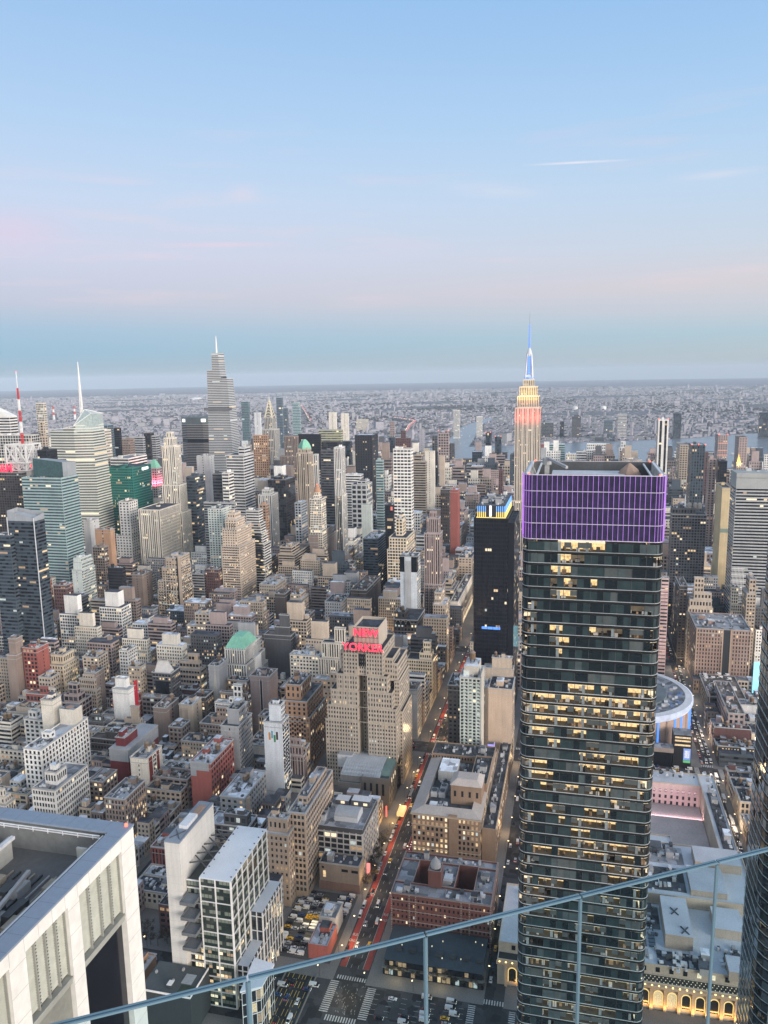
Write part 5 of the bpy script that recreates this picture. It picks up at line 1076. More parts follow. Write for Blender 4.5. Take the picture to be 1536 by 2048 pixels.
# ---- long post office with lit colonnade
def post_office():
    root = thing('post_office', 'long stone post office with golden lit colonnade and flat white roofs', 'building', (510, -40, 0)); OCC.append((396, -125, 665, 44))
    r = random.Random(31); wm, rm, gm = MB(), MB(), MB(); x0, y0, x1, y1, H = 408, -112, 640, 38, 22
    zr = shell(wm, rm, gm, x0+7, y0, 470, y1, 0, H); shell(wm, MB(), gm, x0, y0, x0+6.9, y1, 0, 16.4, .6); shell(wm, rm, gm, 470.1, y0, 528, -40, 0, H+6); shell(wm, rm, gm, 528.1, y0, 640, -100, 0, H+2); shell(wm, rm, gm, 620, -99.9, 640, y1, 0, H+2); shell(wm, rm, gm, 528.1, -70, 546, 30, 0, H+1)
    wm.build('wall', [surf('post_stone', (.42, .36, .29)), surf('post_cornice', (.45, .42, .37))], root); rm.build('roof', surf('white_roof', (.47, .50, .54), mott=.3, streak=0), root)
    # lit west front: attic band, arches and piers
    pi = MB()
    for y in np.arange(y0+1, y1, 7.2): pi.box(x0-1.2, y-.8, 0, x0-.02, y+.8, 14, 0)
    pi.box(x0-1.6, y0-.5, 14, x0-.03, y1+.5, 15.6, 0); pi.build('colonnade', surf('post_colonnade', (.48, .36, .25)), root)
    for y in np.arange(y0+4.6, y1-3, 7.2):
        b = MB(); n = 8; c = y; pts = [(x0-.1, c+2, 3), (x0-.1, c-2, 3)] + [(x0-.1, c-2*math.cos(math.pi*k/n), 9.5+2*math.sin(math.pi*k/n)) for k in range(n+1)]
        b.poly(pts, 0); b.build('arched_window', r.choice((G_DK, L_C, L_A)), root)
        bb = MB(); m = [(x0-.3, c-2.3*math.cos(math.pi*k/n), 9.5+2.3*math.sin(math.pi*k/n)) for k in range(n+1)]
        for k in range(n): bb.bar(m[k], m[k+1], .16)
        bb.bar((x0-.3, c-2.3, 3), (x0-.3, c-2.3, 9.5), .16); bb.bar((x0-.3, c+2.3, 3), (x0-.3, c+2.3, 9.5), .16); bb.build('arch_light', amber, root)
        w = MB(); w.quad((x0+6.85, y+1.1, 17.6), (x0+6.85, y-1.1, 17.6), (x0+6.85, y-1.1, 20.6), (x0+6.85, y+1.1, 20.6)); w.build('window', r.choice((G_DK, L_A, L_B)), root)
    sk = MB(); sk.quad((x0+.5, y0+.5, 15.85), (x0+6.4, y0+.5, 15.85), (x0+6.4, y1-.5, 15.85), (x0+.5, y1-.5, 15.85)); sk.build('skylight', surf('skylight_dark', (.035, .04, .042), rough=.4), root)
    dt = MB()
    for y in np.arange(y0+2, y1-40, 2.2):
        for k_ in range(3): dt.box(x0+1.3+k_*1.8, y+(k_%2)*1.1, 15.9, x0+1.7+k_*1.8, y+.4+(k_%2)*1.1, 16.1)
    dt.build('skylight_light', L_B, root, kind='stuff')
    fl = MB()
    for y in np.arange(y0+1, y1, 3.6): fl.box(x0-1.9, y-.35, 15.7, x0-1.3, y+.35, 16.1)
    fl.build('floodlight', lamp('flood_amber', (1, .58, .18), 6, sample=False), root)
    for yc in (-78, -40, 10):
        L = bpy.data.lights.new('cornice_flood', 'AREA'); L.shape = 'RECTANGLE'; L.size = 36; L.size_y = .6; L.energy = 5600; L.color = (1, .44, .12)
        o = bpy.data.objects.new('cornice_flood', L); col.objects.link(o); o.location = (x0-3.2, yc, 1.5); o.rotation_euler = Vector((-.35, 0, -1)).to_track_quat('Z', 'Y').to_euler(); part(o, root)
    # roof masses
    for bx, m in (((431, -70, 466, -55, 30), 0), ((474, -95, 500, -74, 31), 1), ((446, -100, 466, -84, 27), 1), ((502, -108, 520, -80, 33), 1), ((413, -96, 426, -86, 26), 1)):
        b = MB(); b.box(bx[0], bx[1], zr-.5, bx[2], bx[3], bx[4], 0, 1); b.build('rooftop_hut', [surf('hut_tan', (.36, .31, .26)), surf('white_roof', (.47, .5, .54))], root)
    for bx in ((411, -80, 430, -40), (436, -54, 468, -30), (412, -108, 440, -82), (472, -70, 527, -42), (622, -98, 638, -20), (440, -20, 468, 30), (530, -110, 636, -102)): roof_gear(root, bx, zr if bx[0] < 470 else H+5, r, 0)
    for bx, m in (((446, -54, 466, -31), roofs[0]), ((416, -78, 428, -50), roofs[3]), ((476, -72, 500, -46), roofs[0]), ((505, -74, 524, -44), roofs[1]), ((441, -20, 466, 20), roofs[3]), ((534, -110, 612, -103), roofs[0])):
        z_ = (zr if bx[0] < 470 else (H+5 if bx[0] < 528 else H+1)); b = MB(); b.box(bx[0], bx[1], z_+.02, bx[2], bx[3], z_+.35, 0); b.build('dark_recess_patch', m, root)  # dark patches stand for sunken, shaded parts of the roof
        for k in range(int((bx[2]-bx[0])*(bx[3]-bx[1])/42)):
            x, y = r.uniform(bx[0]+1, bx[2]-4), r.uniform(bx[1]+1, bx[3]-3); b = MB(); b.box(x, y, z_+.3, x+r.uniform(1, 4), y+r.uniform(1, 3), z_+r.uniform(1, 3.5)); b.build('rooftop_unit', r.choice((metal_grey, metal_lt, metal_dk)), root)
    b = MB()
    for k in range(12): b.box(430+(k%4)*3.2, -50+(k//4)*5, zr+.02, 432.6+(k%4)*3.2, -46.4+(k//4)*5, zr+.9)
    b.build('skylight', G_BL, root)
    for k, (x, y) in enumerate(((436, -66), (452, -62))):
        b = MB(); b.bar((x-3, y-2, 30.1), (x+3, y+2, 30.3), .3); b.bar((x-3, y+2, 30.1), (x+3, y-2, 30.3), .3); b.build('roof_brace', metal_dk, root)
    s = MB()
    for i in range(8): s.box(548+i*9, -69, 0, 549+i*9, -60, 24, 0)
    b = MB(); b.box(547, -99.5, 0, 619, -60, 6, 0); b.build('court_floor', surf('court_pale', (.5, .44, .42)), root)
    cw = MB(); cw.quad((619.9, -99, 3), (619.9, 30, 3), (619.9, 30, 23), (619.9, -99, 23)); cw.build('court_wall', surf('court_stone', (.55, .44, .42)), root)
    wn = MB()
    for y in np.arange(-97, 28, 4.4):
        for z in (6, 11, 16): wn.quad((619.83, y+1.7, z), (619.83, y, z), (619.83, y, z+2.8), (619.83, y+1.7, z+2.8))
    wn.build('glazing', G_DK, root, kind='stuff')
    for yc in (-85,):
        L = bpy.data.lights.new('court_light', 'AREA'); L.shape = 'RECTANGLE'; L.size = 50; L.size_y = 1.5; L.energy = 6000; L.color = (1, .62, .68)
        o = bpy.data.objects.new('court_light', L); col.objects.link(o); o.location = (600, yc, 7); o.rotation_euler = Vector((-.9, 0, -.35)).to_track_quat('Z', 'Y').to_euler(); part(o, root)
post_office()
# ================================================================ SKYLINE LANDMARKS
def fl(x0, y0, x1, y1, z0, z1): return (x0, y0, x1, y1, z0, z1)
def tiers_build(root, T, west, side, lit, gl, wallmats, r, bay=None, flh=None, far=1.0, roofm=None, par=1.0, face=None):
    wm, rm, gm = MB(), MB(), MB()
    for i, t in enumerate(T):
        x0, y0, x1, y1, z0, z1 = t; shell(wm, rm, gm, x0, y0, x1, y1, max(0, z0-.5), z1, par)
        facades(gm, x0, y0, x1, y1, z0+(3 if z0 < 1 else .3), z1, west, side, lit, gl, r, bay, flh, far)
    wm.build('wall', wallmats, root); rm.build('roof', roofm or roofs[1], root)
    if gm.f: gm.build('glazing', list(gl)+LITS, root, kind='stuff')
def area(name, parent, loc, d, sx, sy, e, c):
    L = bpy.data.lights.new(name, 'AREA'); L.shape = 'RECTANGLE'; L.size = sx; L.size_y = sy; L.energy = e; L.color = c
    o = bpy.data.objects.new(name, L); col.objects.link(o); o.location = loc; o.rotation_euler = (-Vector(d)).to_track_quat('Z', 'Y').to_euler(); part(o, parent); return o
def spire_tower():
    X = 1400; root = thing('skyscraper', 'tall limestone skyscraper with a blue lit mast above gold and red lit tiers', 'skyscraper', (X+20, 85, 0)); OCC.append((X-45, 50, X+60, 130)); r = random.Random(44)
    stone = surf('limestone', (.60, .53, .44), mott=.2, streak=.15)
    T = [(X-40, 56, X+55, 126, 0, 25), (X-20, 58, X+50, 118, 0, 90), (X-8, 61, X+45, 111, 90, 125), (X, 64.3, X+40, 107.3, 0, 286), (X-.6, 70, X+40.6, 101.6, 0, 286.4), (X+2, 67.6, X+38, 104, 286, 306), (X+5, 70.5, X+35, 101, 306, 322), (X+9, 76, X+31, 95, 322, 334)]
    tiers_build(root, T, 'v', 'v', .06, (G_DK, G_GY), [stone, stone], r, 2.9, 3.6)
    pl = MB()
    for y in np.arange(65, 107.3, 4.2): pl.box(X-1.0, y-.55, 90, X-.62, y+.55, 284, 0)
    pl.build('pier', stone, root)
    m = MB(); cx, cy = X+20, 85.5
    m.frustum((cx-7, cy-7, cx+7, cy+7), 334, (cx-5.5, cy-5.5, cx+5.5, cy+5.5), 341); m.lathe(cx, cy, [(4.8, 341), (4.6, 372), (4.9, 374), (4.5, 378), (3.2, 383), (1.6, 387)], 16)
    for k in range(4):
        a = math.pi/4+k*math.pi/2; dx, dy = math.cos(a), math.sin(a)
        m.poly([(cx+dx*9-dy*.8, cy+dy*9+dx*.8, 334), (cx+dx*9+dy*.8, cy+dy*9-dx*.8, 334), (cx+dx*5+dy*.8, cy+dy*5-dx*.8, 376), (cx+dx*5-dy*.8, cy+dy*5+dx*.8, 376)]); m.bar((cx+dx*8.6, cy+dy*8.6, 334), (cx+dx*5, cy+dy*5, 377), 1.0)
    m.build('mast', surf('mast_metal', (.62, .66, .72), rough=.35), root)
    for k in range(4):
        a = k*math.pi/2; dx, dy = -math.cos(a), -math.sin(a); b = MB()
        for j in range(8): b.poly([(cx+dx*5.0-dy*2.3, cy+dy*5.0+dx*2.3, 342+j*3.9), (cx+dx*5.0+dy*2.3, cy+dy*5.0-dx*2.3, 342+j*3.9), (cx+dx*5.0+dy*2.3, cy+dy*5.0-dx*2.3, 345.3+j*3.9), (cx+dx*5.0-dy*2.3, cy+dy*5.0+dx*2.3, 345.3+j*3.9)])
        b.build('mast_window', blue_led, root)
    b = MB(); b.lathe(cx, cy, [(9, 335), (9, 337.5)], 8, 0); b.build('mast_base_light', blue_led, root)
    an = MB(); an.lathe(cx, cy, [(1.6, 386), (1.3, 405), (.9, 406), (.8, 424), (.45, 425), (.3, 447)], 8, 0); an.build('antenna', surf('antenna_grey', (.3, .34, .42)), root)
    for j in range(10):
        b = MB(); b.lathe(cx, cy, [(1.9-j*.09, 388+j*4), (1.9-j*.09, 390.4+j*4)], 8, 0); b.build('antenna_light', blue_led, root)
    gold, redc = (1, .72, .16), (1, .08, .06)
    area('gold_flood', root, (X-10, 85.5, 300), (1, 0, .95), 40, 3, 5200, gold); area('gold_flood', root, (X-12, 85.5, 312), (1, 0, .3), 34, 3, 2400, gold)
    area('gold_flood', root, (X+20, 60, 300), (0, 1, .35), 30, 1.5, 2400, gold)
    area('red_flood', root, (X-12, 85.5, 268), (1, 0, .55), 46, 3, 11000, redc); area('red_flood', root, (X+20, 52, 268), (0, 1, .55), 40, 3, 8000, redc)
spire_tower()
def banded_spire():
    X = 1720; root = thing('skyscraper', 'tallest tapering skyscraper with close white floor bands and a thin needle', 'skyscraper', (X+25, 815, 0)); OCC.append((X-5, 775, X+70, 855)); r = random.Random(45)
    # four leaning glass volumes that stop at different heights
    vol = [((846.5, 782.5), (843.5, 809.5), 366, 178), ((846.5, 782.5), (823, 790), 347, 170), ((830, 806), (824.5, 813), 402, 330), ((846.5, 782.5), (844, 790.1), 324, 160)]
    gm, bm = MB(), MB()
    def ring(y1b, y0b, y1t, y0t, zt, xd):
        f = 3.9; n = int(zt/f)
        for j in range(n):
            z = j*f; t0, t1 = z/zt, (z+f)/zt; e = lambda a, b, t: a+(b-a)*t
            def sec(t, o): 
                ya, yb = e(y1b, y1t, t)+o, e(y0b, y0t, t)-o; xa, xb = X+t*6-o, X+60-t*22+o
                return [(xa, ya), (xa, yb), (xb, yb), (xb, ya)]
            A, B, C, D = sec(t0, 0), sec(t0+(t1-t0)*.5, 0), sec(t0+(t1-t0)*.5, .35), sec(t1, .35)
            for k in range(4):
                l = (k+1) % 4
                gm.quad((*A[k], z), (*A[l], z), (*B[l], z+f*.5), (*B[k], z+f*.5), 0 if r.random() > .05 else 1+r.randrange(3))
                bm.quad((*C[k], z+f*.5), (*C[l], z+f*.5), (*D[l], z+f), (*D[k], z+f)); bm.quad((*C[l], z+f*.5), (*C[k], z+f*.5), (*B[k], z+f*.5), (*B[l], z+f*.5))
        s = sec(1, .35); bm.quad(*[(x, y, zt) for x, y in s])
    ring(848, 781, 841, 809.5, 366, 0); ring(847, 780.5, 825, 791.5, 347, 0); ring(848.3, 780, 842, 791, 324, 0); ring(835, 800, 827.5, 811.5, 402, 0)
    gm.build('glazing', [G_GY, L_A, L_C, L_D], root, kind='stuff'); bm.build('floor_band', surf('pale_terracotta', (.47, .49, .50), mott=.12, streak=.1), root)
    b = MB(); b.box(X-.4, 781, 270, X+1.2, 851, 277, 0); b.build('louvre_band', surf('louvre_dark', (.12, .13, .14)), root)
    s = MB(); s.lathe(X+20, 821, [(2.4, 395), (1.9, 420), (.9, 437), (.5, 441)], 8); s.build('needle', white_paint, root)
banded_spire()
def arched_spire():
    X = 2050; cy = 827; root = thing('skyscraper', 'slim white brick skyscraper with a stepped arched steel spire', 'skyscraper', (X+18, cy, 0)); OCC.append((X-10, cy-35, X+50, cy+35)); r = random.Random(46)
    br = surf('white_brick', (.56, .54, .49), mott=.15)
    tiers_build(root, [(X-8, cy-30, X+46, cy+30, 0, 95), (X, cy-19.5, X+38, cy+17, 95, 203), (X+3, cy-12, X+34, cy+11, 203, 236)], 'v', 'v', .06, (G_DK, G_GY), [br, br], r, 4.5, 4.2)
    c = MB(); a = X+18.5; 
    for i, (h, z) in enumerate(((12, 232), (10.2, 240), (8.2, 248), (6.2, 256), (4.4, 264), (2.8, 271))):
        for k in range(8): pass
        c.frustum((a-h, cy-h, a+h, cy+h), z, (a-h*.72, cy-h*.72, a+h*.72, cy+h*.72), z+9, i % 2)
        n = 8
        for (nx, ny) in ((-1, 0), (0, -1), (0, 1)):
            P = [(h*.85*math.cos(math.pi*k/n), z+8.5*math.sin(math.pi*k/n)) for k in range(n+1)]
            pts = [(a+nx*(h+.1)+(-ny)*u, cy+ny*(h+.1)+nx*u, zz) for u, zz in P]
            c.poly(pts, 2); 
            for k in range(n): c.bar(pts[k], pts[k+1], .55, 3)
    c.lathe(a, cy, [(2.4, 276), (1.2, 286), (.4, 296), (.15, 303)], 8, 1)
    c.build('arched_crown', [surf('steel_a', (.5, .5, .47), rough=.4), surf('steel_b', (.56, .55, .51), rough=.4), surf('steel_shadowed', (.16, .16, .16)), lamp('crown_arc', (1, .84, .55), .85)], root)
arched_spire()
def crystal():
    X = 1180; root = thing('skyscraper', 'pale faceted crystalline glass tower with a white lattice spire', 'skyscraper', (X+28, 830, 0)); OCC.append((X-5, 780, X+62, 885)); r = random.Random(47)
    gm, bm = MB(), MB()
    yn, ys = 876, 788; f = 4.6
    # plan with facets: north shoulder lower, south peak higher, chamfers that lean
    def sec(z, o=0.0):
        t = max(0, (z-60)/235); ch = 3+20*t
        return [(X+2*t-o, yn-2-4*t+o*.5), (X-o, 838+ch*.3), (X-o, 828-ch*.2), (X+ch*.5-o*.7, ys+2+6*t-o*.5), (X+55-ch*.4+o, ys+3+7*t-o), (X+58+o, yn-4-4*t+o)]
    tops = [262, 265, 268, 290, 288, 262]
    n = int(290/f)
    for j in range(n):
        z = j*f
        for k in range(6):
            l = (k+1) % 6; zt = min(tops[k], tops[l])
            if z > zt-1: continue
            A, B, C, D = sec(z), sec(z+f*.55), sec(z+f*.55, .3), sec(z+f, .3)
            lit = r.random() < (.12 if 190 < z < 235 else .03)
            gm.quad((*A[k], z), (*A[l], z), (*B[l], z+f*.55), (*B[k], z+f*.55), (1+r.randrange(3)) if lit else 0)
            bm.quad((*C[k], z+f*.55), (*C[l], z+f*.55), (*D[l], z+f), (*D[k], z+f), 0); bm.quad((*C[l], z+f*.55), (*C[k], z+f*.55), (*B[k], z+f*.55), (*B[l], z+f*.55), 0)
    gm.build('glazing', [glass('crystal_glass', (.12, .14, .13), ior=1.8), L_A, L_C, L_B], root, kind='stuff'); bm.build('floor_band', surf('crystal_frit', (.66, .67, .60), mott=.15, streak=.1), root)
    s = sec(262); c = MB()
    P = [(*s[0], 264), (*s[1], 266), (*s[2], 270), (*s[3], 291), (*s[4], 289), (*s[5], 264)]
    pk = (X+16, 811, 297); ap = (X+14, 850, 268)
    c.poly([P[2], P[3], pk], 0); c.poly([P[3], P[4], pk], 0); c.poly([P[4], (X+40, 830, 268), pk], 0); c.poly([(X+40, 830, 268), P[2], pk], 0); c.poly([(s[2][0], s[2][1], 258), (s[3][0], s[3][1], 258), P[3], P[2]], 0); c.poly([(s[3][0], s[3][1], 258), (s[4][0], s[4][1], 258), P[4], P[3]], 0)
    c.build('glass_peak', glass('peak_glass', (.36, .44, .43), rough=.15, ior=1.6), root)
    e = MB()
    for a_, b_ in ((P[2], P[3]), (P[3], pk), (P[2], pk), (P[3], P[4]), (P[0], P[1]), (P[1], P[2]), (P[4], pk)): e.bar(a_, b_, .45)
    e.build('peak_edge', white_paint, root)
    rf = MB(); rf.poly([(x, y, 262.5) for x, y in (s[0], s[1], s[2], (X+40, 828), s[5])]); rf.build('roof', roofs[2], root)
    sp = MB(); bx, by = X+16, 817
    for k in range(4):
        a = math.pi/4+k*math.pi/2; sp.bar((bx+3.2*math.cos(a), by+3.2*math.sin(a), 264), (bx, by, 376), .5)
    for j in range(16):
        z = 266+j*6; w0, w1 = 3.2*(376-z)/112, 3.2*(370-z)/112
        for k in range(4):
            a, b = math.pi/4+k*math.pi/2, math.pi/4+(k+1)*math.pi/2; sp.bar((bx+w0*math.cos(a), by+w0*math.sin(a), z), (bx+w1*math.cos(b), by+w1*math.sin(b), z+6), .35)
    sp.build('spire', white_paint, root)
crystal()
def octagon():
    X = 1830; root = thing('skyscraper', 'broad octagonal slab tower with fine bands and two white signs at its top', 'skyscraper', (X+20, 935, 0)); OCC.append((X-5, 885, X+50, 985))
    P = [(X+14, 976), (X, 955), (X, 912), (X+14, 884), (X+28, 884), (X+42, 912), (X+42, 955), (X+28, 976)]
    gm, bm = MB(), MB(); f = 4.2; r = random.Random(3)
    for j in range(55):
        z = j*f
        for k in range(8):
            l = (k+1) % 8; dark = 43 < j < 46
            gm.quad((*P[k], z), (*P[l], z), (*P[l], z+f*.5), (*P[k], z+f*.5), 0); 
            O = offset(P, .3)
            if not dark: bm.quad((*O[k], z+f*.5), (*O[l], z+f*.5), (*O[l], z+f), (*O[k], z+f), 0)
            else: gm.quad((*P[k], z+f*.5), (*P[l], z+f*.5), (*P[l], z+f), (*P[k], z+f), 0)
    bm.prism(P, 55*f, 248, 1, 1); gm.build('glazing', [G_DK], root, kind='stuff'); bm.build('wall', [surf('precast', (.36, .34, .33), mott=.15), surf('top_band', (.16, .19, .19))], root)
    for (y0, y1) in ((966, 958), (915, 902)):
        b = MB(); b.quad((X-.6, y0, 237), (X-.6, y1, 237), (X-.6, y1, 245), (X-.6, y0, 245)); b.build('sign_panel', white_led, root)
octagon()
# extras that give catalogue buildings their own head and marks
def extra(key): root, boxes, zr, b = BUILT[key]; return root, boxes, b, boxes[max(range(len(boxes)), key=lambda i: boxes[i][5])]
def hip(root, b, z, h, m, inset=.35, name='roof_slope', lip=0):
    x0, y0, x1, y1 = b; ix, iy = (x1-x0)*inset, (y1-y0)*inset; q = MB(); q.frustum((x0-lip, y0-lip, x1+lip, y1+lip), z, (x0+ix, y0+iy, x1-ix, y1-iy), z+h); return q.build(name, m, root)
def extras():
    r = random.Random(77)
    root, bx, b, t = extra('a'); q = MB(); q.poly([(b[0], b[1], 280.5), (b[2], b[1], 280.5), (b[2], b[3], 296), (b[0], b[3], 296)]); q.poly([(b[0], b[1], 280.4), (b[0], b[3], 296), (b[0], b[3], 280.4)]); q.build('roof_slope', wall('white'), root)
    root, bx, b, t = extra('pyr'); x0, y0, x1, y1, H = b
    hip(root, (x0+1, y0+1, x1-1, y1-1), H-.6, 15, copper, .36); area('red_flood', root, (x0-6, (y0+y1)/2, H-30), (1, 0, .85), 18, 1.5, 26000, (1, .1, .16)); area('red_flood', root, ((x0+x1)/2, y0-6, H-30), (0, 1, .85), 30, 1.5, 26000, (1, .1, .16))
    root, bx, b, t = extra('dome'); x0, y0, x1, y1 = t[:4]; q = MB(); q.lathe((x0+x1)/2, (y0+y1)/2, [(12.5, t[5]-1), (12, t[5]+3), (9, t[5]+9), (5, t[5]+14), (2.5, t[5]+16)], 4); q.build('copper_dome', copper, root)
    root, bx, b, t = extra('a2'); x0, y0, x1, y1, H = b; q = MB()
    q.poly([(x0+8, y1-14, H), (x0+8, y0+2, H), (x0+8, y0+2, H+20), (x0+8, y1-14, H+25)], 0); q.poly([(x0+8, y0+2, H), (x1, y0+2, H), (x1, y0+2, H+18), (x0+8, y0+2, H+20)], 1); q.poly([(x0+8, y1-14, H), (x1, y1-14, H), (x1, y1-14, H+22), (x0+8, y1-14, H+25)], 1); q.poly([(x0+8, y0+2, H+20), (x1, y0+2, H+18), (x1, y1-14, H+22), (x0+8, y1-14, H+25)], 1); q.build('crown', [G_TL, surf('crown_screen', (.34, .37, .39), rough=.5)], root)
    root, bx, b, t = extra('a1'); x0, y0, x1, y1, H = b; q = MB(); q.poly([(x0, y0, H), (x1, y0, H), (x1, y0, H+7), (x0, y0, H+4)]); q.poly([(x0, y1, H), (x0, y0, H), (x0, y0, H+4), (x0, y1, H+11)]); q.poly([(x0, y1, H), (x0, y1, H+11), (x1, y1, H+12), (x1, y1, H)]); q.poly([(x1, y0, H), (x1, y1, H), (x1, y1, H+12), (x1, y0, H+7)]); q.poly([(x0+6, y0+4, H+3), (x1-4, y0+4, H+4), (x1-4, y1-4, H+8), (x0+6, y1-4, H+7)]); q.build('crown', surf('crown_grey', (.33, .36, .39), rough=.5), root)
    q = MB(); 
    for y in (y0-.15, y1): q.box(x0-1.1, y-.3, 0, x0-.3, y+.3, H+4, 0)
    q.build('corner_fin', metal_lt, root)
    root, bx, b, t = extra('hm'); x0, y0, x1, y1, H = b; cx, cy = x0+20, 800
    q = MB(); q.lathe(cx, cy, [(13, H-20), (13, H+2)], 20); q.build('drum', surf('drum_grey', (.4, .4, .39)), root)
    q = MB()
    for z0, z1, w in ((H+2, H+14, 13), (H+14, H+40, 17)):
        C = [(cx-w, cy-w), (cx-w, cy+w), (cx+w, cy+w), (cx+w, cy-w)]
        for k in range(4):
            a, c = C[k], C[(k+1) % 4]; mid = ((a[0]+c[0])/2, (a[1]+c[1])/2)
            q.bar((*a, z0), (*a, z1), .9); q.bar((*a, z1), (*c, z1), .9); q.bar((*a, z0), (*c, z0), .7); q.bar((*mid, z0), (*mid, z1), .7)
            q.bar((*a, z0), (*mid, z1), .55); q.bar((*mid, z1), (*c, z0), .55); q.bar((*a, z1), (*mid, z0), .55); q.bar((*mid, z0), (*c, z1), .55)
    q.build('lattice', white_paint, root)
    mz = H+40; rr_, ww_ = surf('mast_red', (.5, .05, .05)), white_paint; q = MB()
    for j in range(10):
        z = mz+j*8.2; w = 1.9-j*.11
        for k in range(4):
            a, c = math.pi/4+k*math.pi/2, math.pi/4+(k+1)*math.pi/2; q.bar((cx+w*math.cos(a), cy+w*math.sin(a), z), (cx+w*math.cos(a), cy+w*math.sin(a), z+8.2), .32, (j//2) % 2); q.bar((cx+w*math.cos(a), cy+w*math.sin(a), z), (cx+w*math.cos(c), cy+w*math.sin(c), z+8.2), .25, (j//2) % 2)
    q.bar((cx, cy, mz+82), (cx, cy, mz+106), .35, 1); q.build('antenna_mast', [rr_, ww_], root); beacon_on(root, cx, cy, mz+105, .7)
    sg = thing('rooftop_sign', 'red glowing letters below the antenna lattice', 'sign', (x0-2, 820, H)); text('lettering', 'H&M', 17, (x0-1.5, 820, H+6), (R(90), 0, R(-90)), red_led, sg, .4, .85)
    sg = thing('rooftop_sign', 'smaller slanted red letters on the side of the antenna building', 'sign', (x1-10, y0, H)); text('lettering', 'H&M', 14, (x0+34, y0-1.5, H+7), (R(90), 0, 0), red_led, sg, .4, 1.0)
    root, bx, b, t = extra('green'); q = MB(); q.quad((b[0]+30, b[1]-.4, b[4]-8), (b[0]+52, b[1]-.4, b[4]-8), (b[0]+52, b[1]-.4, b[4]-3), (b[0]+30, b[1]-.4, b[4]-3)); q.build('sign_panel', white_led, root)
    root, bx, b, t = extra('crt'); q = MB(); cx, cy = (b[0]+b[2])/2, (b[1]+b[3])/2
    for z, rr in ((t[5], 6), (t[5]+4, 4.6), (t[5]+8, 3)): q.lathe(cx, cy, [(rr, z), (rr, z+3), (rr+.8, z+3), (rr+.8, z+3.8)], 16)
    q.build('round_crown', surf('crown_orange', (.5, .3, .2)), root); beacon_on(root, cx, cy, t[5]+12, .8)
    root, bx, b, t = extra('gold'); hip(root, b[:4], b[4], 20, surf('gilding', (.85, .6, .18), rough=.4, mott=.1), .45, 'gilded_cap'); area('gold_flood', root, (b[0]-6, (b[1]+b[3])/2, b[4]-2), (.8, 0, 1), 8, 1, 5000, (1, .75, .3))
    root, bx, b, t = extra('bks'); q = MB(); q.quad((b[0]-.2, b[1]+4, b[4]-9), (b[0]-.2, b[1]+.5, b[4]-9), (b[0]-.2, b[1]+.5, b[4]-3), (b[0]-.2, b[1]+4, b[4]-3)); q.build('sign_panel', lamp('red_sign', (1, .16, .1), .8), root)
    root, bx, b, t = extra('pyw'); x0, y0, x1, y1, H = b; q = MB(); q.frustum((x0+1, y0+2, x1-8, y1-2), H-.8, (x0+6, y0+6, x1-14, y1-5), H+12, 0, 1); q.build('roof_slope', [surf('white_slope', (.66, .64, .6), mott=.15), roofs[0]], root)
    q = MB(); q.box(x0-.35, y0+3, H-24, x0-.02, y1-3, H-9); q.build('dark_glazed_bay', G_BK, root)
    root, bx, b, t = extra('grn'); x0, y0, x1, y1 = b[:4]; H = b[4]; hip(root, (x0+.2, y0+.2, x1-8, y1-.2), H-.4, 11, copper, .24, lip=.5); q = MB(); q.box(x1-24, y0-5, 0, x1-10, y0-.05, H-14, 0, 1); q.build('wing', [wall('white'), coping], root)
    q = MB()
    for y in np.arange(y0+.6, y1, 2.6): q.box(x0-1.0, y-.28, H*.45, x0-.4, y+.28, H+.8)
    for x in np.arange(x0+2, x1-10, 2.8): q.box(x-.28, y0-.9, H*.5, x+.28, y0-.3, H+.8)
    q.build('gothic_pier', wall('white'), root)
    root, bx, b, t = extra('obl'); x0, y0, x1, y1, H = b; ym = y0+(y1-y0)*.36; q = MB(); q.poly([(x0-.06, ym+.3, H-3), (x0-.06, y1-(y1-y0)*.1-.5, 14), (x0-.06, y0+.4, 14), (x0-.06, ym-.3, H-3)][::1]); q.poly([(x0-.06, ym-.3, H-3), (x0-.06, ym+.3, H-3), (x0-.06, ym, H)]); q.build('painted_triangle', surf('triangle_paint', (.48, .46, .4), mott=.15), root)
    root, bx, b, t = extra('a22'); x0, y0, x1, y1, H = b; q = MB(); q.quad((x0+9, y0-.1, 4), (x0+15, y0-.1, 4), (x0+15, y0-.1, H+4), (x0+9, y0-.1, H+4)); q.build('red_stripe', surf('stripe_red', (.5, .02, .04), mott=.15), root)
    root, bx, b, t = extra('c3'); x0, y0, x1, y1, H = b; q = MB()
    for a_, c_ in ((2.5, 8), (15, 19)): q.quad((x0+a_, y0-.12, 4), (x0+c_, y0-.12, 4), (x0+c_, y0-.12, H-1.5), (x0+a_, y0-.12, H-1.5))
    q.build('red_stripe', surf('stripe_dark_red', (.22, .04, .035), mott=.2), root); add_tank(root, x0+14, (y0+y1)/2, H-1, 1.3); beacon_on(root, x0+10, y0-.5, 2, .7)
    q = MB(); face_win(q, (x0+8.2, y0), (1, 0), 6.5, 4, H-2, 3.2, 3.3, .5, .6, .05, (G_DK, G_GY), off=.16, r=r); q.build('glazing', [G_DK, G_GY]+LITS, root, kind='stuff')
    root, bx, b, t = extra('c8'); x0, y0, x1, y1, H = b; W = y1-y0
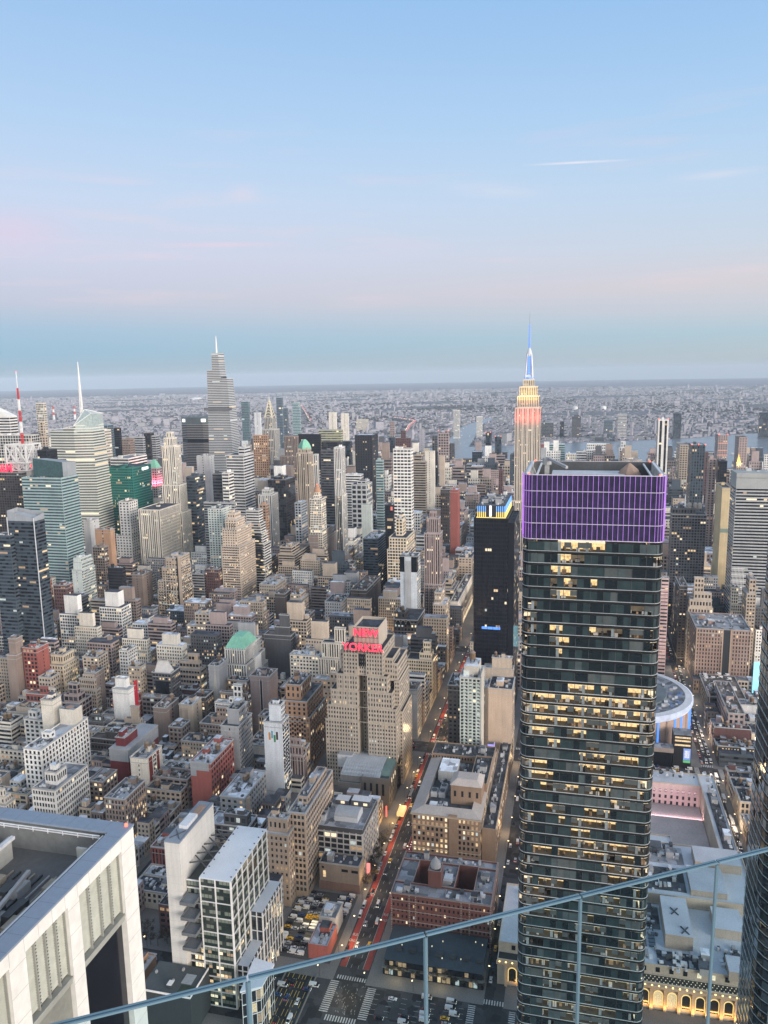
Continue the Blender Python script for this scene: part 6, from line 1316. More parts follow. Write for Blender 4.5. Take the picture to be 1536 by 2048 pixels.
    for i, (c, lo, hi) in enumerate(((((.75, .33, .07)), .0, 4.6), ((.16, .45, .62), 1.6, 6), ((.08, .30, .12), -1.6, 2.6), ((.07, .045, .04), .6, 5.4))):
        q = MB(); y = y1-W*.26-i*W*.135; q.quad((x0-.1, y, H-14+lo-2), (x0-.1, y-W*.105, H-14+lo-2), (x0-.1, y-W*.105, H-14+hi), (x0-.1, y, H-14+hi)); q.build('coloured_bar', surf('bar_%d' % i, c, mott=.08, streak=.05, fine=.1), root)
    q = MB(); face_win(q, (x0, y0), (1, 0), x1-x0, 6, H-3, 4.4, 3.1, .7, .62, .03, (G_BK, G_DK), off=.1, r=r); q.build('glazing', [G_BK, G_DK]+LITS, root, kind='stuff')
    root, bx, b, t = extra('c2'); x0, y0, x1, y1, H = b; q = MB(); q.box(x0-.15, y0-.15, H-11, x1+.1, y1+.1, H+.2, 0); q.build('upper_storey', surf('grey_render', (.34, .36, .38)), root)
    root, bx, b, t = extra('c7'); x0, y0, x1, y1, H = b; q = MB(); q.box(x0-.15, y0+1.5, H-7, x0-.02, y1, H, 0); q.box(x0-.15, y1-5, H-12, x0-.02, y1, H-7, 0); q.build('grey_panel', surf('grey_render', (.34, .36, .38)), root)
    root, bx, b, t = extra('blst'); x0, y0, x1, y1, H = b; q = MB(); ym = y0+(y1-y0)*.44; q.quad((x0-.08, ym+.9, 6), (x0-.08, ym-.9, 6), (x0-.08, ym-.9, H-4), (x0-.08, ym+.9, H-4)); q.build('dark_slot', G_BK, root); q = MB(); q.box(x0-.3, ym+1, 6, x0-.03, ym+1.4, H-3.4); q.box(x0-.3, ym-1.4, 6, x0-.03, ym-1, H-3.4); q.build('slot_trim', wall('ltgrey'), root)
    root, bx, b, t = extra('dkm'); x0, y0, x1, y1, H = b
    for k in range(3):
        y = y1-5.2-k*6.2; q = MB(); n = 8; q.poly([(x0-.5, y+2.3, H-7), (x0-.5, y-2.3, H-7)]+[(x0-.5, y-2.3*math.cos(math.pi*i/n), H-3.4+2.3*math.sin(math.pi*i/n)) for i in range(n+1)]); q.build('arched_window', G_DK, root)
        q = MB(); pts = [(x0-.55, y-2.4*math.cos(math.pi*i/n), H-3.4+2.4*math.sin(math.pi*i/n)) for i in range(n+1)]
        for i in range(n): q.bar(pts[i], pts[i+1], .25)
        q.build('arch_trim', wall('tan'), root)
    root, bx, b, t = extra('con'); x0, y0, x1, y1, H = b; q = MB()
    for z in np.arange(5, H, 4.2): q.box(x0-.9, y0-.9, z, x1+.9, y1+.9, z+.55)
    q.build('floor_slab', surf('raw_slab', (.46, .33, .24)), root)
    for x, y in ((x0+2, y0+3), (x0+3, y1-3), (x1-3, y0+3)): q = MB(); q.lathe(x, y, [(.9, H+1), (.9, H+2.6)], 8); q.build('work_light', lamp('work_light', (1, .85, .6), 5), root)
    area('work_flood', root, ((x0+x1)/2, (y0+y1)/2, H+7), (0, 0, -1), 12, 12, 3500, (1, .75, .45))
    root, bx, b, t = extra('mcy'); x0, y0, x1, y1, H = b; sg = thing('wall_sign', 'dark vertical letters down the cream department store wall', 'sign', (x0, y0, H-12))
    for i, ch in enumerate("MACY'S".replace("'", "")): text('lettering', ch, 4.6, (x0-.15, y0+(y1-y0)*.45, H-9-i*6.0), (R(90), 0, R(-90)), surf('letter_dark', (.06, .05, .05)), sg, .05)
    q = MB(); q.quad((x0-.3, y0+8, 3), (x0-.3, y0+1, 3), (x0-.3, y0+1, 7), (x0-.3, y0+8, 7)); q.build('shop_front', L_B, root)
    q = MB(); 
    for x in np.arange(x0+2, x1, 3.4): q.quad((x, y0-.15, 2.5), (x+2.6, y0-.15, 2.5), (x+2.6, y0-.15, 7), (x, y0-.15, 7), r.choice((0, 1))); q.quad((x, y0-.15, 16), (x+1.2, y0-.15, 16), (x+1.2, y0-.15, 32), (x, y0-.15, 32), 2)
    q.build('shop_front', [L_A, L_B, G_DK], root)
    root, bx, b, t = extra('b12'); x0, y0, x1, y1, H = b; q = MB(); q.box(x0-.3, y0-.3, H-20, x0+8, y0+(y1-y0)*.32, H+.1, 0); q.box(x0-.3, y1-(y1-y0)*.27, H-20, x0+8, y1+.3, H+.1, 0); q.build('dark_glazed_bay', G_BK, root); q = MB(); q.box(x0-.9, y0+(y1-y0)*.34, 0, x0-.05, y1-(y1-y0)*.29, H-6, 0); q.build('stair_shaft', surf('shaft_pale', (.52, .53, .53)), root)
    root, bx, b, t = extra('grd'); x0, y0, x1, y1, H = b; zt = t[5]
    for y in (y0+8, y0+13.5, y0+21): q = MB(); q.lathe(x0+8, y, [(2.6, zt-1), (3.0, zt+2), (2.8, zt+5), (1.2, zt+6.6)], 14); q.build('barrel_tank', surf('tank_pale', (.36, .33, .3)), root)
    root, bx, b, t = extra('big'); x0, y0, x1, y1, H = b; q = MB(); q.box(x0-.25, y0-.25, H-17, x1, y1+.25, H+1, 0); q.build('blank_top', surf('blank_top', (.36, .38, .37), mott=.15, streak=.06), root)
    q = MB(); 
    for k in range(9): q.box(x0-.5, y1-2-k*1.6, 34, x0-.1, y1-1.5-k*1.6, 100)
    for z in np.arange(34, 100, 8): q.box(x0-.6, y1-19, z, x0-.1, y1, z+.9)
    q.build('white_grid', white_paint, root)
    root, bx, b, t = extra('gp'); x0, y0, x1, y1, H = b; q = MB(); q.box(x0-.2, y0+.3, H-68, x0-.04, y1-.3, H-62); q.build('louvre_band', surf('louvre_green', (.2, .26, .22)), root)
    root, bx, b, t = extra('tw'); x0, y0, x1, y1, H = b; q = MB(); q.box(x0-.4, y0+21, 0, x0-.02, y0+28, H+.2); q.build('recess', surf('recess_dark', (.03, .035, .04)), root); q = MB()  # flat dark panel on the wall puts the recess shade into colour
    for a_, c_ in ((y0, y0+1.4), (y0+19.6, y0+21), (y0+28, y0+29.4), (y1-1.4, y1)): q.box(x0-.7, a_, 0, x0-.03, c_, H)
    for z in (H-6, H-18): q.box(x0-.6, y0+1.5, z, x0-.03, y0+19.5, z+1); q.box(x0-.6, y0+29.5, z, x0-.03, y1-1.5, z+1)
    q.build('stone_trim', surf('twin_trim', (.42, .31, .24)), root)
    for y in (y0+.5,): q = MB(); q.lathe(x0+5, y-1.5, [(1, H-2), (1, H+1)], 8); q.build('work_light', lamp('orange_glow', (1, .45, .25), 2.5), root)
    root, bx, b, t = extra('pk'); x0, y0, x1, y1, H = b; q = MB()
    for z in np.arange(8, H-6, 4.4): q.box(x0-1.2, y0+.5, z, x0-.05, y1-.3, z+.9)
    q.build('balcony_rail', surf('pink_lit_rail', (.6, .42, .4)), root)  # pink light on the balconies put into wall and rail colour
    root, bx, b, t = extra('a9'); 
    q = MB(); x0, y0, x1, y1 = b[:4]; H = b[4]
    for k in range(5): yy = y1-(y1-y0)*(.2+.15*k); q.quad((x0-.1, yy+.6, H-2), (x0-.1, yy-.6, H-2), (x0-.1, yy-.6, H+7), (x0-.1, yy+.6, H+7))
    q.build('tall_window', G_DK, root)
    root, bx, b, t = extra('a8'); x0, y0, x1, y1, H = b; q = MB(); q.box(x0-.2, y0-.4, 0, x0+9, y0-.02, H+2); q.build('side_strip', surf('tan_strip', (.40, .32, .25), mott=.2), root); q = MB(); q.box(x0-.5, y0-.2, 0, x0-.02, y0+1.6, H); q.build('dark_slot', G_BK, root)
    root, bx, b, t = extra('a7'); x0, y0, x1, y1, H = b; q = MB()
    for z in np.arange(H-14, 40, -5.2): q.box(x0+1, y0-.35, z, x1-1, y0-.03, z+1.3)
    q.box(x0-.1, y0-.5, 0, x1+.1, y0-.36, .1); q.build('side_rib', surf('cream_rib', (.66, .61, .5), mott=.1), root)
    root, bx, b, t = extra('rw'); x0, y0, x1, y1, H = b; q = MB()
    for z in (22, 42): q.quad((x0-.3, y1-9, z), (x0-.3, y0+9, z), (x0-.3, y0+9, z+17), (x0-.3, y1-9, z+17))
    q.build('red_bay', surf('wine_panel', (.14, .035, .05), mott=.2), root); q = MB()
    for y in (y0+.8, y0+8.5, y1-8.5, y1-.8): q.box(x0-.6, y-.6, 0, x0-.31, y+.6, H)
    for z in (21, 40.5, 60): q.box(x0-.65, y0, z, x0-.31, y1, z+1)
    q.build('white_frame', white_paint, root)
    root, bx, b, t = extra('a3b'); x0, y0, x1, y1, H = b; q = MB()
    for a_, c_ in ((6, 9), (16, 18.5), (33, 37)): q.quad((x0+a_, y0-.12, 0), (x0+c_, y0-.12, 0), (x0+c_, y0-.12, H-1), (x0+a_, y0-.12, H-1))
    q.build('orange_stripe', surf('brick_orange', (.42, .17, .09), mott=.2), root); q = MB()
    for a_, c_ in ((0, 5.9), (9.1, 15.9), (18.6, 32.9), (37.1, 45)): q.quad((x0+a_, y0-.1, 0), (x0+c_, y0-.1, 0), (x0+c_, y0-.1, H-1), (x0+a_, y0-.1, H-1))
    q.build('white_panel', surf('white_panel', (.6, .6, .56), mott=.15), root); q = MB(); face_win(q, (x0, y0), (1, 0), 45, 6, H-2, 3.4, 3.4, .5, .5, .05, (G_DK, G_GY), off=.2, r=r); q.build('glazing', [G_DK, G_GY]+LITS, root, kind='stuff')
    root, bx, b, t = extra('s4'); x0, y0, x1, y1, H = b
    for y in (y0, (y0+y1)/2, y1): beacon_on(root, x0, y, H, 1.0)
    for k in ('s1', 's7', 'cop1', 'cop2', 'brt'):
        root, bx, b, t = extra(k)
        for y in (b[1]+1, b[3]-1): beacon_on(root, b[0], y, t[5], 1.0 if k == 's1' else 1.4)
    root, bx, b, t = extra('s7')
    for z in (b[4]-22, b[4]-40, b[4]-52): q = MB(); q.box(b[0]-.8, b[1], z, b[0]-.1, b[3], z+1.1); q.build('red_light_string', lamp('string_red', (1, .35, .22), 1.1, .5, .3), root)
    root, bx, b, t = extra('lf2'); q = MB(); q.quad((b[0]-.1, b[3]-.5, 12), (b[0]-.1, b[1]+5, 12), (b[0]-.1, b[1]+5, b[4]-4), (b[0]-.1, b[3]-.5, b[4]-4)); q.build('patched_render', surf('patch', (.36, .3, .24), mott=.7, streak=.6), root)
    root, bx, b, t = extra('c9'); x0, y0, x1, y1, H = b
    for y in (y0+3, y0+8): q = MB(); q.prism([(x0+2+a, y0-2+c) for a, c in ((0, 2), (2, 0), (5, 0), (7, 2))], 4, H-2, 0); q.build('bay_window', wall('tan'), root); break
    root, bx, b, t = extra('w2'); x0, y0, x1, y1, H = b; q = MB(); q.box(x1-16, y0+1, H-1, x1-5, y1-1, H+13, 0, 1); q.build('rooftop_hut', [wall('cream'), roofs[1]], root); q = MB(); q.lathe(x1-11, (y0+y1)/2, [(3.4, H+13.02), (3.4, H+13.2)], 16); q.build('round_roof_patch', surf('rust_roof', (.42, .28, .2)), root)
extras()
# ================================================================ NEAR BUILDINGS BELOW THE DECK
def white_frame():
    root = thing('office_tower', 'white stone framed tower top with blue grey coping and louvred bays', 'skyscraper', (30, 100, 0)); OCC.append((-80, 50, 90, 140))
    H = 290; X1, Y0 = 84.3, 55.0; st = surf('white_marble', (.66, .66, .62), mott=.16, streak=.08, fine=.16, fscale=.9)
    w = MB(); fr = [(81.3, 84.3), (70.3, 72.4), (60.6, 63.1), (49, 51.2), (37.5, 39.7)]
    for a, b in fr: w.box(a, Y0, 0, b, Y0+1.2, H-2.0)
    w.box(20, Y0, H-2.0, X1, Y0+1.2, H-.26)
    for k in range(5): y = Y0+11.5*k; w.box(X1-1.2, y+1.21, 0, X1, y+3, H-2)
    w.box(X1-1.2, Y0+1.21, H-2.0, X1, 140, H-.26)
    w.build('stone_frame', st, root)
    j = MB()                                                    # stone joints
    for z in np.arange(244, H-2, 3.1):
        for a, b in fr: j.box(a-.004, Y0-.006, z, b+.004, Y0-.001, z+.035)
    for x in np.arange(40, X1, 2.3): j.box(x, Y0-.006, H-2, x+.03, Y0-.001, H-.27)
    j.build('joint', surf('joint_grey', (.34, .34, .33)), root)
    c = MB(); c.box(20, Y0-.1, H-.25, X1+.1, Y0+2.15, H, 0); c.box(X1-2.35, Y0+2.16, H-.25, X1+.1, 140, H, 0); c.build('coping', surf('coping_blue', (.20, .25, .32), rough=.55, mott=.2, streak=0, fine=.12), root)
    j = MB()
    for x in np.arange(24, X1-2, 2.6): j.box(x, Y0-.08, H+.001, x+.03, Y0+2.1, H+.006)
    for y in np.arange(Y0+3, 139, 2.6): j.box(X1-2.3, y, H+.001, X1+.08, y+.03, H+.006)
    j.build('coping_joint', surf('joint_dark', (.12, .15, .19)), root)
    # louvred bays, then glass
    lv, gl, sl, bm = MB(), MB(), MB(), MB()
    bays = [(72.4, 81.3), (63.1, 70.3), (51.2, 60.6), (39.7, 49)]
    zl = 279.3
    pale = surf('louvre_pale', (.44, .45, .38), rough=.5, mott=.2, streak=.1)
    for bi, (a, b) in enumerate(bays):
        n = 24; lv = MB()
        for i in range(n):
            z = zl+.5+(H-2.2-zl-.6)*i/n; 
            for s0 in range(4):
                xa, xb = a+.1+(b-a-.2)*s0/4, a+.1+(b-a-.2)*(s0+1)/4-.16
                lv.poly([(xa, Y0+.55, z), (xb, Y0+.55, z), (xb, Y0+.85, z+.36), (xa, Y0+.85, z+.36)], 0)
        lv.build('louvre', pale, root)
        for s0 in range(5):
            xx = a+.02+(b-a-.1)*s0/4; sl.box(xx, Y0+.4, zl, xx+.12, Y0+1.0, H-2)
            for i in range(20): bm.poly([(xx+.1, Y0+.38, zl+.35+i*.41), (xx+.36, Y0+.38, zl+.45+i*.41), (xx+.1, Y0+.38, zl+.62+i*.41)])
        bm.bar((a+.6, Y0+1.3, zl+1.2), (b-.4, Y0+1.3, H-2.4), .12); bm.bar((a+.6, Y0+1.3, H-3), (b-.8, Y0+1.3, H-4.6), .09)
        gl.quad((a, Y0+.95, 0), (b, Y0+.95, 0), (b, Y0+.95, H-2), (a, Y0+.95, H-2), 1 if True else 0)
        gl.quad((a, Y0+.8, 0), (b, Y0+.8, 0), (b, Y0+.8, zl-1.0), (a, Y0+.8, zl-1.0), 0)
        sl.box(a, Y0+.25, zl-1.0, b, Y0+.95, zl-.35); sl.box(a, Y0+.1, zl-.34, b, Y0+.9, zl-.05)
        if bi == 1:
            for i in range(46): sl.box(a+(b-a)*i/46, Y0+.55, 240, a+(b-a)*i/46+.07, Y0+.75, zl-1.0)
    sl.build('louvre_post', surf('louvre_post', (.30, .31, .28), rough=.5), root); bm.build('brace', metal_dk, root); gl.build('glazing', [G_BK, surf('plenum_dark', (.16, .165, .14))], root, kind='stuff')
    # sunk roof with screen walls
    rf = MB(); rf.quad((0, Y0+1.5, H-4.6), (X1-1.3, Y0+1.5, H-4.6), (X1-1.3, 139, H-4.6), (0, 139, H-4.6)); rf.build('roof', surf('roof_well', (.13, .135, .14), mott=.4, streak=0), root)
    ew = MB(); ew.box(X1-1.55, Y0+1.3, H-4.9, X1-1.25, 139.4, H-.27); ew.box(20, 138.9, H-4.9, X1-1.6, 139.3, H-.5); ew.build('inner_wall', surf('inner_wall', (.2, .21, .21), mott=.3), root)
    sc = MB()
    for (x0, y0, x1, y1) in ((40, Y0+3.2, 79.5, Y0+3.5), (79.3, Y0+3.6, 79.6, 60), (40, 70.5, 80.5, 70.9)):
        n = int(max(x1-x0, y1-y0)/1.6)
        sc.box(x0, y0, H-4.6, x1, y1, H-.9+(.0 if y0 < 60 else -.6), 0)
    sc.box(40, Y0+2.9, H-1.0, 79.8, Y0+3.15, H-.6, 1); sc.box(40, 69.9, H-1.7, 80.5, 70.45, H-1.3, 1); sc.box(40, 71.2, H-3.4, 81, 76, H-3.1, 1); sc.build('screen_wall', [surf('screen_panel', (.42, .43, .41), rough=.5, mott=.2), metal_lt], root)
    pp = MB()
    for z in (H-.5, H-.2): pp.bar((40, Y0+2.5, z), (81.4, Y0+2.5, z), .06)
    for x in np.arange(42, 82, 1.9): pp.bar((x, Y0+2.5, H-.9), (x, Y0+2.5, H-.15), .04)
    for z in (H-.6, H-.3): pp.bar((40, 137, z), (81, 137, z), .06); pp.bar((81.4, Y0+3, z), (81.4, 137, z), .06)
    for y in np.arange(Y0+4, 137, 2.2): pp.bar((81.4, y, H-.9), (81.4, y, H-.25), .04)
    pp.build('guard_rail', metal_lt, root)
    eq = MB(); r = random.Random(6)
    for k in range(46): x, y = r.uniform(42, 77), r.uniform(Y0+4.2, 69); s = r.uniform(.3, 1.3); eq.box(x, y, H-4.6, x+s*2, y+s, H-4.6+r.uniform(.2, 1.6), r.randrange(3))
    for k in range(9): eq.box(44+k*.2, 60+k*1.05, H-4.55, 78, 60.18+k*1.05, H-4.3, k % 3)
    for k in range(16): eq.box(43+k*2.3, 71.1, H-3.1, 43.12+k*2.3, 71.2, H-1.6, 0)
    eq.box(50, 78, H-4.6, 79, 90, H-2.2, 1); eq.build('roof_plant', [metal_grey, metal_dk, surf('plant_tan', (.3, .27, .22))], root)
    b = MB(); b.bar((48, 60, H-3), (76, 64.5, H-2.6), .22); b.build('maintenance_boom', metal_grey, root)
    beacon_on(root, X1-.6, Y0+.6, H+.02, .22)
white_frame()
def slab_and_glass():
    root = thing('office_tower', 'white concrete slab joined to a dark glass block with white gridded frame', 'building', (380, 195, 0)); OCC.append((350, 172, 412, 218))
    r = random.Random(14); cw = surf('white_concrete', (.64, .63, .59), mott=.14, streak=.18, fine=.12)
    w = MB(); w.box(357, 205.5, 0, 399, 214.5, 97.4, 0, None, False); w.build('wall', cw, root)
    j = MB()
    for z in np.arange(4, 97, 4.6): j.box(356.97, 205.48, z, 399.02, 205.5, z+.07); j.box(356.97, 205.5, z, 357, 214.5, z+.07)
    j.build('joint', surf('joint_pale', (.42, .42, .4)), root)
    t = MB(); t.box(356.8, 205.3, 97.41, 399.2, 214.7, 98.0, 0); t.build('coping', surf('coping_blue2', (.25, .29, .34), mott=.25, streak=0), root)
    t = MB(); t.box(370, 207.5, 98, 383, 212.5, 100, 1); t.box(384, 208, 98, 394, 212, 98.9, 2); t.bar((360, 207, 98.2), (368, 213, 98.6), .2, 0); t.bar((360, 213, 98.2), (368, 207, 98.6), .2, 0); t.bar((359, 206.2, 98), (398, 206.2, 99.2), .07, 0); t.build('roof_plant', [metal_dk, metal_lt, surf('rust_patch', (.3, .2, .15))], root)
    # glass volume
    x0, y0, x1, y1, H = 358, 177, 409, 195, 78; g, f = MB(), MB()
    core = MB(); core.box(x0+.4, y0+.4, 0, x1, y1, H-.2, 0); core.build('core', surf('core_dark', (.03, .035, .035)), root)
    rm = MB(); rm.box(x0-.3, y0-.3, H-.2, x1+.3, y1+.3, H+.5, 0); rm.build('roof', surf('white_membrane', (.60, .64, .68), mott=.2, streak=0, fine=.15), root)
    an = MB()
    for x in np.linspace(x0+3, x1-3, 8): an.box(x, y0+.6, H+.5, x+.5, y0+1.3, H+.95); an.box(x, y1-1.3, H+.5, x+.5, y1-.6, H+.95)
    an.build('roof_anchor', metal_dk, root)
    F = H/17
    def bayset(p, d, W, nb, zlo):
        for j in range(17):
            z = j*F
            if z < zlo: continue
            for i in range(nb*4):
                a, b = W*i/(nb*4)+.12, W*(i+1)/(nb*4)-.12; q = lambda t, zz, o=.05: (p[0]+d[0]*t+d[1]*o, p[1]+d[1]*t-d[0]*o, zz)
                up = r.random(); lo_lit = z < 36 and r.random() < .3
                g.quad(q(a, z+.3), q(b, z+.3), q(b, z+F*.45), q(a, z+F*.45), 2+r.randrange(3) if lo_lit else 0)
                g.quad(q(a, z+F*.45+.1), q(b, z+F*.45+.1), q(b, z+F-.3), q(a, z+F-.3), 1 if up < .75 else 0)
        for i in range(nb+1):
            t = W*i/nb; c = (p[0]+d[0]*t+d[1]*.3, p[1]+d[1]*t-d[0]*.3); f.box(c[0]-.3, c[1]-.3, zlo, c[0]+.3, c[1]+.3, H)
        for j in range(0, 18, 2):
            z = min(j*F, H-.3)
            if z < zlo: continue
            a = (p[0]+d[1]*.28, p[1]-d[0]*.28); b = (p[0]+d[0]*W+d[1]*.28, p[1]+d[1]*W-d[0]*.28)
            f.box(min(a[0], b[0])-(.22 if d[0] == 0 else 0), min(a[1], b[1])-(.22 if d[1] == 0 else 0), z-.2, max(a[0], b[0])+(.22 if d[0] == 0 else 0), max(a[1], b[1])+(.22 if d[1] == 0 else 0), z+.25)
    bayset((x0, y1), (0, -1), y1-y0, 2, 0); bayset((x0, y0), (1, 0), x1-x0, 7, 0)
    g.build('glazing', [glass('slab_glass', (.02, .035, .03), ior=1.6), surf('blind_green', (.19, .22, .18), mott=.5), L_C, L_A, L_B], root, kind='stuff'); f.build('white_frame', white_paint, root)
    # recessed bays with four jutting balconies
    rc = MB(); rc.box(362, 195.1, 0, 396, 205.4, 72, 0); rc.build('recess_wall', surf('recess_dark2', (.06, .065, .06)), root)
    rw = MB()
    for j in range(16):
        for i in range(5): y = 205+.0-i*2; m = r.choice((0, 1, 1)) if j > 6 else r.choice((0, 2, 3, 1)); rw.quad((361.9, y-.1, j*F+1), (361.9, y-1.8, j*F+1), (361.9, y-1.8, j*F+F-.8), (361.9, y-.1, j*F+F-.8), m)
        rw.box(361.3, 195.2, j*F+F-.5, 361.95, 205.3, j*F+F, 4)
    rw.build('glazing', [G_DK, surf('blind_green', (.19, .22, .18)), L_A, L_B, white_paint], root, kind='stuff')
    for z in (64.5, 55.3, 46.1, 37.0):
        b = MB(); b.box(351.5, 196, z, 361.2, 204.6, z+.9, 0, 1); b.box(351.5, 196, z+.9, 351.7, 204.6, z+2.0, 0); b.box(351.7, 196, z+.9, 361.2, 196.2, z+2.0, 0); b.box(351.7, 204.4, z+.9, 361.2, 204.6, z+2, 0); b.build('balcony', [surf('balcony_edge', (.13, .14, .15)), surf('balcony_deck', (.17, .19, .21))], root)
    t = MB()
    for k in range(4):
        x = 366+k*9; t.bar((x, 195, 79), (x+7, 205, 80.5), .3); t.bar((x+7, 195, 79), (x, 205, 80.5), .3)
    t.build('roof_brace', metal_dk, root)
    wl = thing('low_wing', 'low glass wing with white frame and white terrace roof beside the gridded block', 'building', (400, 172, 0)); OCC.append((386, 165, 414, 177))
    for (a, y_0, b, y_1, h) in ((381, 169.5, 410, 176.6, 44), (360, 170, 380.9, 176.6, 26)):
        q = MB(); q.box(a, y_0, 0, b, y_1, h, 0, 1); q.build('core', [surf('core_dark', (.03, .035, .035)), surf('white_membrane', (.6, .64, .68))], wl); fr, gl = MB(), MB()
        for (p, d, W) in (((a, y_1), (0, -1), y_1-y_0), ((a, y_0), (1, 0), b-a)):
            nb = max(2, int(W/4)); face_win(gl, p, d, W, .5, h-.5, 2.0, F, .9, .86, .14, (G_DK, G_BL), off=.08, r=r)
            for i in range(nb+1): t_ = W*i/nb; c = (p[0]+d[0]*t_+d[1]*.25, p[1]+d[1]*t_-d[0]*.25); fr.box(c[0]-.25, c[1]-.25, 0, c[0]+.25, c[1]+.25, h)
            for z in np.arange(F, h+.1, F*2): 
                c0 = (p[0]+d[1]*.2, p[1]-d[0]*.2); c1 = (c0[0]+d[0]*W, c0[1]+d[1]*W); fr.box(min(c0[0], c1[0])-.2, min(c0[1], c1[1])-.2, z-.2, max(c0[0], c1[0])+.2, max(c0[1], c1[1])+.2, z+.2)
        fr.build('white_frame', white_paint, wl); gl.build('glazing', [G_DK, G_BL]+LITS, wl, kind='stuff')
    pd = thing('podium', 'low angular glass podium with white wedge roof at the foot of the gridded block', 'building', (352, 161, 0)); OCC.append((337, 154, 366, 169))
    P = [(339, 164.5), (344.7, 156.4), (360.8, 155.9), (363, 166.8)]; q = MB(); q.prism(offset(P, -.3), 0, 28.6, 0); q.prism(offset(P, 1.0), 28.6, 29.6, 1, 1); q.build('core', [G_BL, surf('white_membrane', (.6, .64, .68))], pd); fr, gl = MB(), MB(); PP = resample(P, 2.6); PO = offset(PP, .1)
    for i in range(len(PP)):
        k = (i+1) % len(PP); fr.box(PO[i][0]-.1, PO[i][1]-.1, 0, PO[i][0]+.1, PO[i][1]+.1, 28.4)
        for z in (1, 8, 15, 22):
            gl.quad((*PO[i], z), (*PO[k], z), (*PO[k], z+5.4), (*PO[i], z+5.4), 0 if r.random() < .72 else r.randrange(1, 4)); fr.bar((*PO[i], z+6.1), (*PO[k], z+6.1), .14)
    fr.build('white_frame', white_paint, pd); gl.build('glazing', [G_DK, L_A, L_C, L_B], pd, kind='stuff')
    for y, lab in ((141.6, 'low concrete wall on the crossing side of the yellow lined ramp'), (160.2, 'low concrete wall on the podium side of the yellow lined ramp')):
        wl = thing('ramp_wall', lab, 'wall', (372, y, 0)); q = MB(); q.box(352, y-.25, -.2, 392, y+.25, 1.1); q.build('parapet', pave, wl)
    rd = thing('low_wing', 'dark low roof with green terrace and pale roof deck below the white slab', 'building', (350, 205, 0)); OCC.append((330, 192, 356, 222))
    q = MB(); q.box(334, 192, 0, 356, 222, 24, 0, 1); q.box(333.8, 191.8, 24, 334.2, 222.2, 25, 2); q.box(334.2, 191.8, 24, 356, 192.2, 25, 2); q.box(343, 196, 24.1, 350, 202, 24.3, 3); q.box(336, 193.5, 24.1, 342, 201, 24.25, 4); q.box(338, 205, 24.1, 342, 208, 26, 0, 2); q.build('wall', [surf('dark_panel', (.04, .05, .055)), surf('dark_deck', (.07, .085, .09)), white_paint, surf('pale_deck', (.32, .36, .38)), surf('planted_roof', (.03, .05, .03))], rd)
    for k in range(9): rr = r.random(); b = MB(); x, y = r.uniform(336, 355), r.uniform(204, 221); b.box(x, y, 24.1, x+1.4, y+1.1, 25.4); b.build('rooftop_unit', metal_grey, rd) if k < 3 else None
slab_and_glass()
# small buildings and huts by the parking lot
for (nm, lab, bb, c, st, rf) in (('low_shop', 'small white roofed shop with red side wall at the corner of the lot', (404, 139, 424, 151, 10), 'redbrick', 'b', 2), ('low_shop', 'pale blank walled shed in the middle of the parking lot', (425, 140, 440, 151, 13), 'ltgrey', 'b', 1),
      ('row_house', 'dark brick row house behind the white concrete slab', (404, 222, 424, 232, 17), 'dkbrown', 'p', 2), ('row_house', 'brown row house with bare trees before it, near the white slab', (404, 236, 424, 250, 21), 'maroon', 'p', 0)):
    building(nm, lab, 'building', bb, st, c, [], .15, 0, len(lab), None, None, None, roofs[rf], True, False); OCC.append(bb[:4])
